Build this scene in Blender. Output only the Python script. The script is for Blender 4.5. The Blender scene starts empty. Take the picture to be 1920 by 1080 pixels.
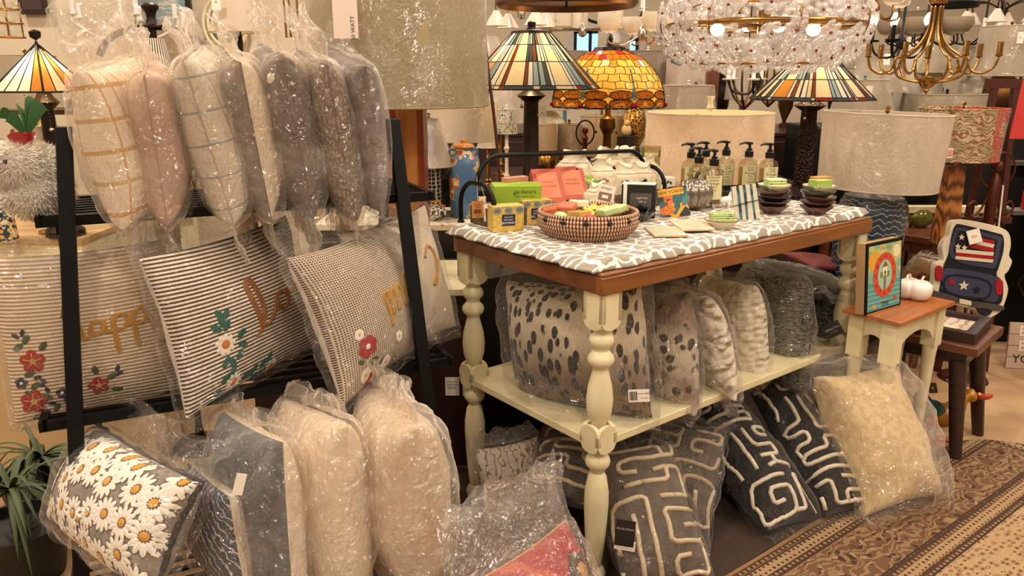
import bpy, bmesh, math, random
from math import *
from mathutils import Vector, Matrix, noise
R = random.Random(7)
COL = bpy.context.scene.collection
# ------------------------------------------------------------------ camera geometry (1920x1080, focal length in pixels)
F = 1450.0; PITCH = radians(15.4); EYE = 1.4
def ray(x, y):
    u = (x - 960) / F; v = (540 - y) / F
    return Vector((u, cos(PITCH) + v * sin(PITCH), -sin(PITCH) + v * cos(PITCH)))
def atz(x, y, z):
    r = ray(x, y); t = (z - EYE) / r[2]; return Vector((r[0] * t, r[1] * t, z))
def aty(x, y, Y):
    r = ray(x, y); t = Y / r[1]; return Vector((r[0] * t, Y, EYE + r[2] * t))
# ------------------------------------------------------------------ colours
def H(h):
    h = h.lstrip('#'); c = [int(h[i:i + 2], 16) / 255 for i in (0, 2, 4)]
    return tuple(((x / 12.92) if x <= .04045 else ((x + .055) / 1.055) ** 2.4) for x in c) + (1.0,)
def C(c): return H(c) if isinstance(c, str) else c
# ------------------------------------------------------------------ node helper
class S:
    def __init__(s, n, k): s.n = n; s.k = k
    def _m(s, op, o=None, o2=None): return s.n.math(op, s, o, o2)
    def __add__(s, o): return s._m('ADD', o)
    __radd__ = __add__
    def __mul__(s, o): return s._m('MULTIPLY', o)
    __rmul__ = __mul__
    def __sub__(s, o): return s._m('SUBTRACT', o)
    def __rsub__(s, o): return s.n.math('SUBTRACT', o, s)
    def __truediv__(s, o): return s._m('DIVIDE', o)
    def gt(s, o): return s._m('GREATER_THAN', o)
    def lt(s, o): return s._m('LESS_THAN', o)
    def sin(s): return s._m('SINE')
    def abs(s): return s._m('ABSOLUTE')
    def frac(s): return s._m('FRACT')
    def floor(s): return s._m('FLOOR')
    def min(s, o): return s._m('MINIMUM', o)
    def max(s, o): return s._m('MAXIMUM', o)
    def pow(s, o): return s._m('POWER', o)
class N:
    def __init__(s, nt): s.nt = nt
    def new(s, t): return s.nt.nodes.new(t)
    def put(s, inp, v):
        if v is None: return
        if isinstance(v, S): s.nt.links.new(v.k, inp)
        elif isinstance(v, str): inp.default_value = H(v)
        elif isinstance(v, (tuple, list)) and len(v) == 3 and inp.type == 'RGBA': inp.default_value = tuple(v) + (1,)
        else: inp.default_value = v
    def math(s, op, a, b=None, c=None):
        n = s.new('ShaderNodeMath'); n.operation = op
        s.put(n.inputs[0], a); s.put(n.inputs[1], b); s.put(n.inputs[2], c)
        return S(s, n.outputs[0])
    def coord(s, k='Object'):
        return S(s, s.new('ShaderNodeTexCoord').outputs[k])
    def sep(s, v):
        n = s.new('ShaderNodeSeparateXYZ'); s.put(n.inputs[0], v); return [S(s, o) for o in n.outputs]
    def comb(s, x=0., y=0., z=0.):
        n = s.new('ShaderNodeCombineXYZ')
        for i, q in enumerate((x, y, z)): s.put(n.inputs[i], q)
        return S(s, n.outputs[0])
    def vm(s, op, a, b):
        n = s.new('ShaderNodeVectorMath'); n.operation = op; s.put(n.inputs[0], a); s.put(n.inputs[1], b); return S(s, n.outputs[0])
    def scale(s, v, x, y, z): return s.vm('MULTIPLY', v, (x, y, z))
    def noise(s, v, sc, det=3., dist=0., rough=.5, color=False):
        n = s.new('ShaderNodeTexNoise'); s.put(n.inputs['Vector'], v); s.put(n.inputs['Scale'], sc)
        s.put(n.inputs['Detail'], det); s.put(n.inputs['Distortion'], dist); s.put(n.inputs['Roughness'], rough)
        return S(s, n.outputs['Color' if color else 0])
    def vor(s, v, sc, feat='F1', rnd=1., out=0, dim=None):
        n = s.new('ShaderNodeTexVoronoi'); n.feature = feat
        if dim: n.voronoi_dimensions = dim
        s.put(n.inputs['Vector'], v); s.put(n.inputs['Scale'], sc); s.put(n.inputs['Randomness'], rnd)
        return S(s, n.outputs[out])
    def wave(s, v, sc, dist=0., det=2., dsc=1., dirn='X', prof='SIN', rings=False):
        n = s.new('ShaderNodeTexWave'); s.put(n.inputs['Vector'], v); s.put(n.inputs['Scale'], sc)
        n.wave_type = 'RINGS' if rings else 'BANDS'; n.wave_profile = prof
        if not rings: n.bands_direction = dirn
        s.put(n.inputs['Distortion'], dist); s.put(n.inputs['Detail'], det); s.put(n.inputs['Detail Scale'], dsc)
        return S(s, n.outputs['Fac'])
    def mix(s, f, a, b, mode='MIX'):
        n = s.new('ShaderNodeMix'); n.data_type = 'RGBA'; n.blend_type = mode
        s.put(n.inputs[0], f); s.put(n.inputs[6], a); s.put(n.inputs[7], b); return S(s, n.outputs[2])
    def ramp(s, f, stops, const=False):
        n = s.new('ShaderNodeValToRGB'); cr = n.color_ramp
        if const: cr.interpolation = 'CONSTANT'
        while len(cr.elements) < len(stops): cr.elements.new(.5)
        for e, (p, c) in zip(cr.elements, stops):
            e.position = p; e.color = C(c) if not isinstance(c, (int, float)) else (c, c, c, 1)
        s.put(n.inputs[0], f); return S(s, n.outputs[0])
    def smooth(s, x, lo, hi):
        n = s.new('ShaderNodeMapRange'); n.interpolation_type = 'SMOOTHSTEP'
        s.put(n.inputs[0], x); n.inputs[1].default_value = lo; n.inputs[2].default_value = hi; return S(s, n.outputs[0])
    def bump(s, h, st=.5, d=.01, nrm=None):
        n = s.new('ShaderNodeBump'); s.put(n.inputs['Height'], h); n.inputs['Strength'].default_value = st
        n.inputs['Distance'].default_value = d
        return S(s, n.outputs[0])
MATS = {}
def newmat(name):
    m = bpy.data.materials.new(name); m.use_nodes = True; nt = m.node_tree; nt.nodes.clear()
    out = nt.nodes.new('ShaderNodeOutputMaterial'); return m, N(nt), out
def mat(name, col='#888888', rough=.5, metal=0., bump=None, bs=.5, bd=.01, **kw):
    if name in MATS: return MATS[name]
    m, n, out = newmat(name); b = n.new('ShaderNodeBsdfPrincipled')
    n.put(b.inputs['Base Color'], col(n) if callable(col) else C(col))
    n.put(b.inputs['Roughness'], rough(n) if callable(rough) else rough); b.inputs['Metallic'].default_value = metal
    if bump: n.put(b.inputs['Normal'], n.bump(bump(n), bs, bd))
    for k, v in kw.items():
        k = {'emit': 'Emission Strength', 'ecol': 'Emission Color', 'trans': 'Transmission Weight', 'coat': 'Coat Weight', 'sheen': 'Sheen Weight',
             'spec': 'Specular IOR Level', 'sss': 'Subsurface Weight', 'alpha': 'Alpha', 'ior': 'IOR', 'aniso': 'Anisotropic'}[k]
        n.put(b.inputs[k], v(n) if callable(v) else (C(v) if k == 'Emission Color' else v))
    n.nt.links.new(b.outputs[0], out.inputs[0]); MATS[name] = m; return m
def film(name, milk=.1, tint='#ffffff', gl=.12, rough=.12, sc=14., white='#f2ece2', bs=.9, bd=.02, edge=.5):
    """thin polythene: see-through, slightly milky (more so where it is seen at a grazing angle), glossy over fine creases"""
    if name in MATS: return MATS[name]
    m, n, out = newmat(name); co = n.coord('Object')
    h = n.noise(n.scale(co, 1, 1, .6), sc, 3., 1.2) + n.math('MULTIPLY', (n.noise(co, sc * 1.6, 2., 2.5) - .5).abs(), -1.6) + n.math('MULTIPLY', (n.noise(n.scale(co, 1, 1, .4), sc * 4., 1., 1.) - .5).abs(), -.5)
    nb = n.bump(h, bs, bd)
    lw = n.new('ShaderNodeLayerWeight'); lw.inputs[0].default_value = .35; n.put(lw.inputs['Normal'], nb)
    face = S(n, lw.outputs['Facing']); lw2 = n.new('ShaderNodeLayerWeight'); lw2.inputs[0].default_value = .3; flat = S(n, lw2.outputs['Facing'])
    tr = n.new('ShaderNodeBsdfTransparent'); n.put(tr.inputs[0], tint)
    di = n.new('ShaderNodeBsdfDiffuse'); n.put(di.inputs[0], white)
    tl = n.new('ShaderNodeBsdfTranslucent'); n.put(tl.inputs[0], white)
    gs = n.new('ShaderNodeBsdfGlossy'); gs.inputs['Roughness'].default_value = rough; n.put(gs.inputs['Normal'], nb)
    def mixs(f, a, b):
        q = n.new('ShaderNodeMixShader'); n.put(q.inputs[0], f); n.nt.links.new(a.outputs[0], q.inputs[1]); n.nt.links.new(b.outputs[0], q.inputs[2]); return q
    dd = mixs(.4, di, tl)
    fold = n.smooth(n.noise(co, sc * .6, 3., 2.), .45, .75)
    base = mixs((flat.pow(3.) * edge + fold * milk * .8 + milk * .5).min(.96), tr, dd)
    fin = mixs((face.pow(4.) * .30 + gl).min(.9), base, gs)
    n.nt.links.new(fin.outputs[0], out.inputs[0]); MATS[name] = m; return m
def fabric_shade(name, col, tl=.45, rough=.9):
    """lampshade cloth: lets light through"""
    if name in MATS: return MATS[name]
    m, n, out = newmat(name); c = col(n) if callable(col) else C(col)
    p = n.new('ShaderNodeBsdfPrincipled'); n.put(p.inputs[0], c); p.inputs['Roughness'].default_value = rough
    t = n.new('ShaderNodeBsdfTranslucent'); n.put(t.inputs[0], c)
    q = n.new('ShaderNodeMixShader'); q.inputs[0].default_value = tl
    n.nt.links.new(p.outputs[0], q.inputs[1]); n.nt.links.new(t.outputs[0], q.inputs[2]); n.nt.links.new(q.outputs[0], out.inputs[0])
    MATS[name] = m; return m
# ------------------------------------------------------------------ mesh builder
class MB:
    def __init__(s): s.v = []; s.f = []; s.m = []; s.uv = []; s.hasuv = False
    def add(s, vs, fs, mi=0, uv=None):
        o = len(s.v); s.v += [tuple(q) for q in vs]
        s.uv += list(uv) if uv else [(0, 0)] * len(vs)
        if uv: s.hasuv = True
        for f in fs: s.f.append([i + o for i in f]); s.m.append(mi)
        return s
    def box(s, c, d, mi=0, M=None):
        x, y, z = [q / 2 for q in d]
        vs = [Vector((c[0] + i * x, c[1] + j * y, c[2] + k * z)) for i in (-1, 1) for j in (-1, 1) for k in (-1, 1)]
        if M: vs = [M @ q for q in vs]
        return s.add(vs, [(0, 1, 3, 2), (4, 6, 7, 5), (0, 4, 5, 1), (2, 3, 7, 6), (0, 2, 6, 4), (1, 5, 7, 3)], mi)
    def lathe(s, prof, c=(0, 0, 0), seg=24, mi=0, M=None, rib=0, ribn=0, uvw=None, a0=0, a1=2 * pi):
        n = len(prof); vs = []; uv = []; full = abs(a1 - a0 - 2 * pi) < 1e-6; cols = seg if full else seg + 1
        for i in range(cols):
            a = a0 + (a1 - a0) * i / seg; k = 1 + rib * cos(ribn * a)
            for j, (r, z) in enumerate(prof):
                p = Vector((c[0] + r * k * cos(a), c[1] + r * k * sin(a), c[2] + z)); vs.append(M @ p if M else p)
                uv.append((i / seg, j / max(1, n - 1)))
        fs = []
        for i in range(seg):
            i2 = (i + 1) % cols
            for j in range(n - 1): fs.append((i * n + j, i2 * n + j, i2 * n + j + 1, i * n + j + 1))
        return s.add(vs, fs, mi, uv)
    def tube(s, pts, r, seg=8, mi=0, closed=False, flat=1.):
        pts = [Vector(p) for p in pts]; n = len(pts); rs = r if isinstance(r, (list, tuple)) else [r] * n
        vs = []; up = None
        for i, p in enumerate(pts):
            a = pts[(i - 1) % n] if (closed or i > 0) else p; b = pts[(i + 1) % n] if (closed or i < n - 1) else p
            t = (b - a); t = t.normalized() if t.length > 1e-9 else Vector((0, 0, 1))
            if up is None: up = t.orthogonal().normalized()
            up = (up - t * up.dot(t)); up = up.normalized() if up.length > 1e-6 else t.orthogonal().normalized()
            w = t.cross(up)
            for k in range(seg):
                an = 2 * pi * k / seg; vs.append(p + (up * cos(an) + w * sin(an) * flat) * rs[i])
        fs = []
        for i in range(n if closed else n - 1):
            j = (i + 1) % n
            for k in range(seg):
                l = (k + 1) % seg; fs.append((i * seg + k, i * seg + l, j * seg + l, j * seg + k))
        if not closed: fs += [tuple(range(seg))[::-1], tuple((n - 1) * seg + k for k in range(seg))]
        return s.add(vs, fs, mi)
    def ball(s, c, r, mi=0, seg=12, sc=(1, 1, 1), M=None):
        m = max(4, seg // 2 + 1)
        pr = [(max(1e-5, sin(pi * j / (m - 1))), -cos(pi * j / (m - 1))) for j in range(m)]
        T = Matrix.Translation(Vector(c)) @ Matrix.Diagonal((r * sc[0], r * sc[1], r * sc[2], 1))
        if M: T = M @ T
        return s.lathe(pr, seg=seg, mi=mi, M=T)
    def prism(s, poly, z0, z1, mi=0, M=None):
        n = len(poly); vs = [Vector((x, y, z0)) for x, y in poly] + [Vector((x, y, z1)) for x, y in poly]
        if M: vs = [M @ q for q in vs]
        fs = [tuple(range(n))[::-1], tuple(range(n, 2 * n))] + [(i, (i + 1) % n, n + (i + 1) % n, n + i) for i in range(n)]
        return s.add(vs, fs, mi)
    def grid(s, fn, nu, nv, mi=0, us=None, vs_=None, uvf=None):
        us = us or [i / nu for i in range(nu + 1)]; vv = vs_ or [j / nv for j in range(nv + 1)]
        P = []; uv = []
        for v in vv:
            for u in us: P.append(fn(u, v)); uv.append(uvf(u, v) if uvf else (u, v))
        w = len(us); fs = [(j * w + i, j * w + i + 1, (j + 1) * w + i + 1, (j + 1) * w + i) for j in range(len(vv) - 1) for i in range(w - 1)]
        return s.add(P, fs, mi, uv)
    def build(s, name, mats, parent=None, smooth=True, ang=40, bevel=0.):
        me = bpy.data.meshes.new(name); me.from_pydata(s.v, [], s.f)
        for m in (mats if isinstance(mats, (list, tuple)) else [mats]): me.materials.append(m)
        me.polygons.foreach_set('material_index', s.m)
        if s.hasuv:
            ul = me.uv_layers.new(name='UVMap'); li = [0] * len(me.loops); me.loops.foreach_get('vertex_index', li)
            ul.data.foreach_set('uv', [c for i in li for c in s.uv[i]])
        if smooth: me.shade_smooth(); me.set_sharp_from_angle(angle=radians(ang))
        me.validate()
        o = bpy.data.objects.new(name, me); COL.objects.link(o)
        if parent: o.parent = parent
        if bevel:
            b = o.modifiers.new('b', 'BEVEL'); b.width = bevel; b.segments = 2; b.limit_method = 'ANGLE'; b.angle_limit = radians(50)
        return o
def thing(name, label, cat, loc=(0, 0, 0), rz=0., group=None, M=None):
    o = bpy.data.objects.new(name, None); COL.objects.link(o); o.empty_display_size = .05
    if M is not None: o.matrix_world = M
    else: o.location = loc; o.rotation_euler = (0, 0, rz)
    o['label'] = label; o['category'] = cat
    if group: o['group'] = group
    return o
def tag(o, label=None, cat=None, group=None, kind=None):
    if label: o['label'] = label
    if cat: o['category'] = cat
    if group: o['group'] = group
    if kind: o['kind'] = kind
    return o
def struct(o): o['kind'] = 'structure'; return o
def dup(o, M, label, group=None):
    kids = {}
    for q in COL.objects:
        if q.parent is not None: kids.setdefault(q.parent.name, []).append(q)
    def cp(src, par):
        c = src.copy(); COL.objects.link(c)
        if par: c.parent = par
        for k in kids.get(src.name, []): cp(k, c)
        return c
    r = cp(o, None); r.matrix_world = M; r['label'] = label
    if group: r['group'] = group
    return r
def TR(loc, rz=0., rx=0., ry=0., sc=1.):
    return Matrix.Translation(Vector(loc)) @ Matrix.Rotation(rz, 4, 'Z') @ Matrix.Rotation(ry, 4, 'Y') @ Matrix.Rotation(rx, 4, 'X') @ Matrix.Diagonal((sc, sc, sc, 1))
def frame3(o, x, z):
    """matrix with origin o, local x along x, local z near z"""
    x = x.normalized(); y = z.cross(x).normalized(); z2 = x.cross(y)
    m = Matrix.Identity(4)
    for i in range(3): m[i][0] = x[i]; m[i][1] = y[i]; m[i][2] = z2[i]; m[i][3] = o[i]
    return m
# ------------------------------------------------------------------ writing
_FT = {}
def letters(txt, size=1., align='CENTER', bold=False):
    key = (txt, align)
    if key not in _FT:
        cu = bpy.data.curves.new('t', 'FONT'); cu.body = txt; cu.align_x = align; cu.align_y = 'CENTER'; cu.resolution_u = 2
        o = bpy.data.objects.new('t', cu); COL.objects.link(o); dg = bpy.context.evaluated_depsgraph_get()
        me = bpy.data.meshes.new_from_object(o.evaluated_get(dg)); _FT[key] = ([tuple(v.co) for v in me.vertices], [tuple(p.vertices) for p in me.polygons])
        bpy.data.objects.remove(o); bpy.data.curves.remove(cu); bpy.data.meshes.remove(me)
    v, f = _FT[key]; return [(x * size, y * size) for x, y, z in v], f
def write(mb, txt, size, M, mi=1, sx=1.):
    """flat lettering in the local XY plane of M"""
    v, f = letters(txt, size); mb.add([M @ Vector((x * sx, y, 0)) for x, y in v], f, mi)
def card(mb, w, h, t, M, lines=(), mi=0, ti=1, bars=None, hole=False):
    """a card of w x h in the XY plane of M, written on its +Z face; lines = (text, size, x, y)"""
    mb.box((0, 0, 0), (w, h, t), mi, M)
    for tx, sz, x, y in lines: write(mb, tx, sz, M @ Matrix.Translation((x, y, t / 2 + .0006)), ti)
    if bars:
        x0, y0, bw, bh = bars; x = x0; q = random.Random(3)
        while x < x0 + bw:
            w_ = q.choice((.0008, .0014, .002)); mb.box((x, y0, t / 2 + .0004), (w_, bh, .0004), ti, M); x += w_ + q.choice((.0008, .0016))
# ------------------------------------------------------------------ materials used everywhere
def wood(name, a, b, sc=6., rough=.4, axis='X', coat=.15):
    def col(n):
        co = n.coord('Object'); st = n.scale(co, *((.12, 1, 1) if axis == 'X' else (1, .12, 1) if axis == 'Y' else (1, 1, .12)))
        return n.mix(n.smooth(n.noise(st, sc * 4, 5., 1.5) * .7 + n.noise(st, sc * 14, 3.) * .3, .3, .7), a, b)
    return mat(name, col, rough, coat=coat)
CREAM = mat('cream_paint', lambda n: n.mix(n.smooth(n.noise(n.coord(), 9., 4.), .35, .8), '#e6dcb4', '#d3c596'), .42, coat=.1)
BLACK = mat('black_metal', '#0b0a09', .5, spec=.2)
DARK = mat('dark_bronze', '#2a1d14', .38, .6)
BRASS = mat('brass', '#a87f45', .25, 1.)
COPPER = mat('copper_pipe', '#8a4a28', .3, 1.)
NICKEL = mat('nickel', '#b8aea0', .22, 1.)
WHITE = mat('white_gloss', '#f0e9dc', .3)
PAPER = mat('paper', '#efe6d6', .8)
INK = mat('ink', '#1c1a1a', .8)
KRAFT = mat('kraft_card', '#b4733a', .8)
CLEAR = film('clear_film', .03, gl=.11, rough=.17, sc=9, bs=1., bd=.10, edge=.3)
CRISP = film('crisp_cellophane', .02, gl=.16, rough=.15, sc=22, bs=1., bd=.04, edge=.3)
TIGHT = film('tight_film', .015, gl=.075, rough=.13, sc=11, bs=1., bd=.12, edge=.25)
FROST = film('frosted_film', .34, '#fbf3e8', gl=.09, rough=.22, sc=6, bs=.9, bd=.08, edge=.7)
HAZY = film('hazy_film', .20, '#fdf8f0', gl=.11, rough=.19, sc=8, bs=1., bd=.09, edge=.6)
SHINY = film('shiny_film', .06, gl=.20, rough=.14, sc=10, bs=1., bd=.13, edge=.4)
# ------------------------------------------------------------------ cushions
def psurf(W, Hh, T, pinch=.07, e=.42, sd=0., cr=.006, sag=0.):
    def f(u, v, side=1, off=0.):
        u = max(-1, min(1, u)); v = max(-1, min(1, v)); a = 1 - u * u; b = 1 - v * v
        x = W / 2 * u * (1 - pinch * b + sag * (-v) * .5); z = Hh / 2 * v * (1 - pinch * a)
        t = T / 2 * (max(0, a) * max(0, b)) ** e * (1 - sag * v)
        q = cr * noise.noise(Vector((x * 9 + sd, z * 9, side * 3 + sd))) * (2.2 - a - b) * min(1, t * 60)
        return Vector((x, -side * (t + off) + q * -side, z))
    return f
def cushion_mesh(f, mb=None, n=26, mi=0, back=None):
    mb = mb or MB(); us = [sin(pi / 2 * (-1 + 2 * i / n)) for i in range(n + 1)]
    uvf = lambda u, v: ((u + 1) / 2, (v + 1) / 2)
    mb.grid(lambda u, v: f(u, v, 1), 0, 0, mi, us, us, uvf)
    mb.grid(lambda u, v: f(-u, v, -1), 0, 0, mi if back is None else back, us, us, uvf)
    return mb
def piping(f, mb, r=.003, mi=0, n=40):
    ps = []
    for i in range(4):
        for k in range(n // 4):
            t = -1 + 2 * k / (n // 4)
            ps.append([(t, -1), (1, t), (-t, 1), (-1, -t)][i])
    mb.tube([f(u, v, 1) for u, v in ps], r, 6, mi, closed=True); return mb
def bag_mesh(W, Hh, T, top=.1, bot=.03, sd=0., taper=.2, crump=.012, grow=.012, flare=0., peaks=.5, n=30, lean=(0, 0), pinch=.05):
    """a polythene bag round a cushion: follows it closely, goes slack and creased at its ends"""
    f = psurf(W * 1.03 + grow, Hh + grow * 2, T + grow * 2, pinch, .36)
    mb = MB(); tv = top / (Hh / 2); bv = bot / (Hh / 2)
    us = [sin(pi / 2 * (-1 + 2 * i / n)) for i in range(n + 1)]; m = int(n * 1.3)
    vv = [-1 - bv * (1 - k / 5) for k in range(5)] + [sin(pi / 2 * (-1 + 2 * i / n)) for i in range(n + 1)] + [1 + tv * (k + 1) / 9 for k in range(9)]
    def pt(u, v, side):
        ov = 0
        if v > 1: ov = (v - 1) / max(tv, 1e-6)
        elif v < -1: ov = (-1 - v) / max(bv, 1e-6)
        p = f(u, v, side)
        q = Vector((p.x * 11 + sd, p.z * 11 + sd * 2, side * 1.7))
        rdg = 1 - abs(2 * noise.noise(q)) - abs(noise.noise(q * 2.3))
        edge = min(1, (1 - u * u) * 6)
        p.y -= side * crump * rdg * edge * .8
        p.x += crump * .9 * noise.noise(q * 1.4 + Vector((7, 0, 0)))
        p.z += crump * .9 * noise.noise(q * 1.2 + Vector((0, 9, 0)))
        if ov > 0:
            ex = (v - 1 if v > 0 else v + 1) * Hh / 2
            pk = 1 - peaks * (.5 + noise.noise(Vector((u * 2.1 + sd, sd, 0)))) * ov
            p.z += ex * (pk if v > 0 else 1)
            if v > 0: p.x *= (1 - taper * ov + flare * ov * u * u); p.x += lean[0] * ov ** 1.5; p.y += lean[1] * ov ** 1.5
            else: p.x *= 1 - taper * .5 * ov
            w = noise.noise(Vector((u * 3.5 + sd, v * 3, sd)))
            p.y += (.035 * w + .012 * noise.noise(Vector((u * 11 + sd, v * 6, 1)))) * min(1, ov * 1.5) + side * -.004 * (1 - u * u)
        return p
    mb.grid(lambda u, v: pt(u, v, 1), 0, 0, 0, us, vv); mb.grid(lambda u, v: pt(-u, v, -1), 0, 0, 0, us, vv)
    return mb
def corners(bl, br, tl):
    """matrix and size of a cushion from three corners in the world: bottom left, bottom right, top left as its front is seen"""
    X = br - bl; Z = tl - bl; c = bl + X / 2 + Z / 2; M = frame3(c, X, Z); return M, X.length, Z.length
CUSH = {}
def cushion(name, label, bl, br, tl, T, cover, bagm=None, deco=None, grow=1.04, pinch=.07, e=.42, pipe=None, back=None, bag=None, sd=None, group=None, sag=0., cr=.008, cat='pillow', n=26, flip=False):
    sd = sd if sd is not None else R.uniform(0, 90); M, W, Hh = corners(bl, br, tl); W *= grow; Hh *= grow
    th = thing(name, label, cat, M=M, group=group); f = psurf(W, Hh, T, pinch, e, sd, cr, sag)
    mats = [cover]; mb = MB()
    if back: mats.append(back)
    cushion_mesh(f, mb, n, 0, 1 if back else None)
    mb.build('pillow_cover', mats, th, ang=80)
    if pipe: piping(f, MB(), .0035 if name == 'bagged_pillow' and T > .2 or 'poppy' in label else .002, 0).build('piping', pipe, th)
    if deco: deco(th, f, W, Hh)
    if bagm: bag_mesh(W, Hh, T, sd=sd, pinch=pinch * .7, **(bag or {})).build('plastic_bag', bagm, th, ang=180)
    CUSH[name + str(len(CUSH))] = (th, f, W, Hh); return th, f, W, Hh
def spline(pts, k=6):
    P = [Vector(p) for p in pts]; out = []
    for i in range(len(P) - 1):
        a = P[max(0, i - 1)]; b = P[i]; c = P[i + 1]; d = P[min(len(P) - 1, i + 2)]
        for j in range(k):
            t = j / k; out.append(.5 * ((2 * b) + (c - a) * t + (2 * a - 5 * b + 4 * c - d) * t * t + (3 * b - a - 3 * c + d) * t ** 3))
    out.append(P[-1]); return out
def cord(mb, f, W, Hh, pts, r=.004, mi=0, k=6, off=.001, seg=6, smooth=True):
    """a cord laid on a cushion along (x, z) points in metres from its centre"""
    q = spline([(x, z, 0) for x, z in pts], k) if smooth else [Vector((x, z, 0)) for x, z in pts]
    mb.tube([f(p.x / (W / 2), p.y / (Hh / 2), 1, off) for p in q], r, seg, mi)
def patch(mb, f, W, Hh, pts, mi=0, off=.002):
    """a flat applique on a cushion: a fan from its middle"""
    cx = sum(p[0] for p in pts) / len(pts); cz = sum(p[1] for p in pts) / len(pts); n = len(pts)
    vs = [f(cx / (W / 2), cz / (Hh / 2), 1, off)] + [f((cx + (x - cx) * .5) / (W / 2), (cz + (z - cz) * .5) / (Hh / 2), 1, off) for x, z in pts] + [f(x / (W / 2), z / (Hh / 2), 1, off * .6) for x, z in pts]
    fs = [(0, 1 + i, 1 + (i + 1) % n) for i in range(n)] + [(1 + i, 1 + n + i, 1 + n + (i + 1) % n, 1 + (i + 1) % n) for i in range(n)]
    mb.add(vs, fs, mi)
def disc(cx, cz, r, n=10, sx=1., rot=0., sz=1.):
    return [(cx + r * (sx * cos(a) * cos(rot) - sz * sin(a) * sin(rot)), cz + r * (sx * cos(a) * sin(rot) + sz * sin(a) * cos(rot))) for a in [2 * pi * i / n for i in range(n)]]
def petal(cx, cz, r0, r1, w, a, n=9):
    """petal from radius r0 to r1 pointing at angle a"""
    m = (r0 + r1) / 2; return disc(cx + m * cos(a), cz + m * sin(a), 1, n, (r1 - r0) / 2, a, w)
EXPO = 0.32
# ================================================================== room
CARPET = mat('tan_carpet', lambda n: n.mix(n.noise(n.coord(), 120., 3.), '#b8976f', '#9c7d58'), .98, bump=lambda n: n.noise(n.coord(), 180., 2.), bs=.5, bd=.006)
WALLM = mat('beige_wall', '#cdbda2', .9)
def slab(name, c, d, m_): o = MB().box(c, d).build(name, m_, None, smooth=False); struct(o); return o
slab('floor', (.5, 3.2, -.05), (12, 10, .1), CARPET)
slab('wall_back', (.5, 8.25, 1.5), (12, .1, 3.2), WALLM)
slab('wall_left', (-5.55, 3.2, 1.5), (.1, 10, 3.2), WALLM)
slab('wall_right', (6.55, 3.2, 1.5), (.1, 10, 3.2), WALLM)
slab('ceiling', (.5, 3.2, 3.15), (12, 10, .1), mat('ceiling_paint', '#d8cbb4', .9))
# lighting: recessed lamps in the ceiling
w = bpy.data.worlds.new('world'); bpy.context.scene.world = w; w.use_nodes = True
w.node_tree.nodes['Background'].inputs[0].default_value = H('#fff0de'); w.node_tree.nodes['Background'].inputs[1].default_value = .16
def lamp(name, loc, e, size, col='#fff0e1', kind='AREA', rot=(0, 0, 0)):
    l = bpy.data.lights.new(name, kind); l.energy = e; l.color = C(col)[:3]
    if kind == 'AREA': l.shape = 'DISK'; l.size = size
    else: l.shadow_soft_size = size
    o = bpy.data.objects.new(name, l); COL.objects.link(o); o.location = loc; o.rotation_euler = rot; return o
q = random.Random(1)
for ix in range(5):
    for iy in range(4):
        x = -3.2 + ix * 1.75; y = .1 + iy * 1.9
        lamp('ceiling_downlight', (x, y, 3.08), 22, .12)

# unseen point lights added around the camera for frontal light and plastic glints
for i, (x, y, z, e) in enumerate(((-1.9, -.9, 2.1, 5), (-.9, -1.5, 1.95, 6), (.2, -1.2, 2.25, 6), (1.3, -1.6, 2.0, 6), (2.2, -.6, 2.1, 6), (2.9, .6, 1.9, 5), (-2.6, .4, 1.9, 5), (-.3, -.5, 2.5, 4), (.9, -.3, 2.6, 4), (1.8, .7, 2.45, 4), (-1.3, .3, 2.45, 4), (-2.4, 1.5, 2.2, 4), (3.3, 2.0, 2.2, 4), (.5, .9, 2.75, 3), (-.5, 1.4, 2.7, 3))):
    lamp('added_glint_light', (x, y, min(2.9, z + .35)), e * .85, .03, '#ffe9cc', 'POINT')
# ================================================================== the display table
TA = radians(90 - 51.7)                       # heading of the table's long side from world X
NEAR = atz(1132, 517, .92)
tM = TR((NEAR.x, NEAR.y, 0), TA)
TL_, TW_, TH_ = 1.325, .665, .92
table = thing('display_table', 'long cream table with turned legs and brown wooden edge full of bagged cushions', 'table', M=tM)
WOODB = wood('brown_apron_wood', '#8c5626', '#6f3f18', 3., .3, 'X', .3)
WOOD_SHADED = wood('brown_apron_wood_shaded', '#744320', '#5a3014', 3., .3, 'Y', .3)  # apron ends: same wood in darker browns, shade put into the colour
a = MB()
for (x0, x1, y0, y1) in ((0, TL_, 0, .03), (0, TL_, TW_ - .03, TW_)):
    a.box(((x0 + x1) / 2, (y0 + y1) / 2, .889), (x1 - x0, y1 - y0, .046), 0)
    a.box(((x0 + x1) / 2, (y0 + y1) / 2 + (.003 if y0 == 0 else -.003), .9155), (x1 - x0 - .006, y1 - y0 - .006, .009), 0)
for x0 in (0, TL_ - .03):
    a.box((x0 + .015, TW_ / 2, .889), (.0298, TW_ - .06, .046), 1)
    a.box((x0 + .015, TW_ / 2, .9155), (.024, TW_ - .054, .009), 1)
a.build('wooden_apron', [WOODB, WOOD_SHADED], table, bevel=.003)
MB().box((TL_ / 2, TW_ / 2, .9), (TL_ - .06, TW_ - .06, .02)).build('tabletop', CREAM, table)
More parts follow.
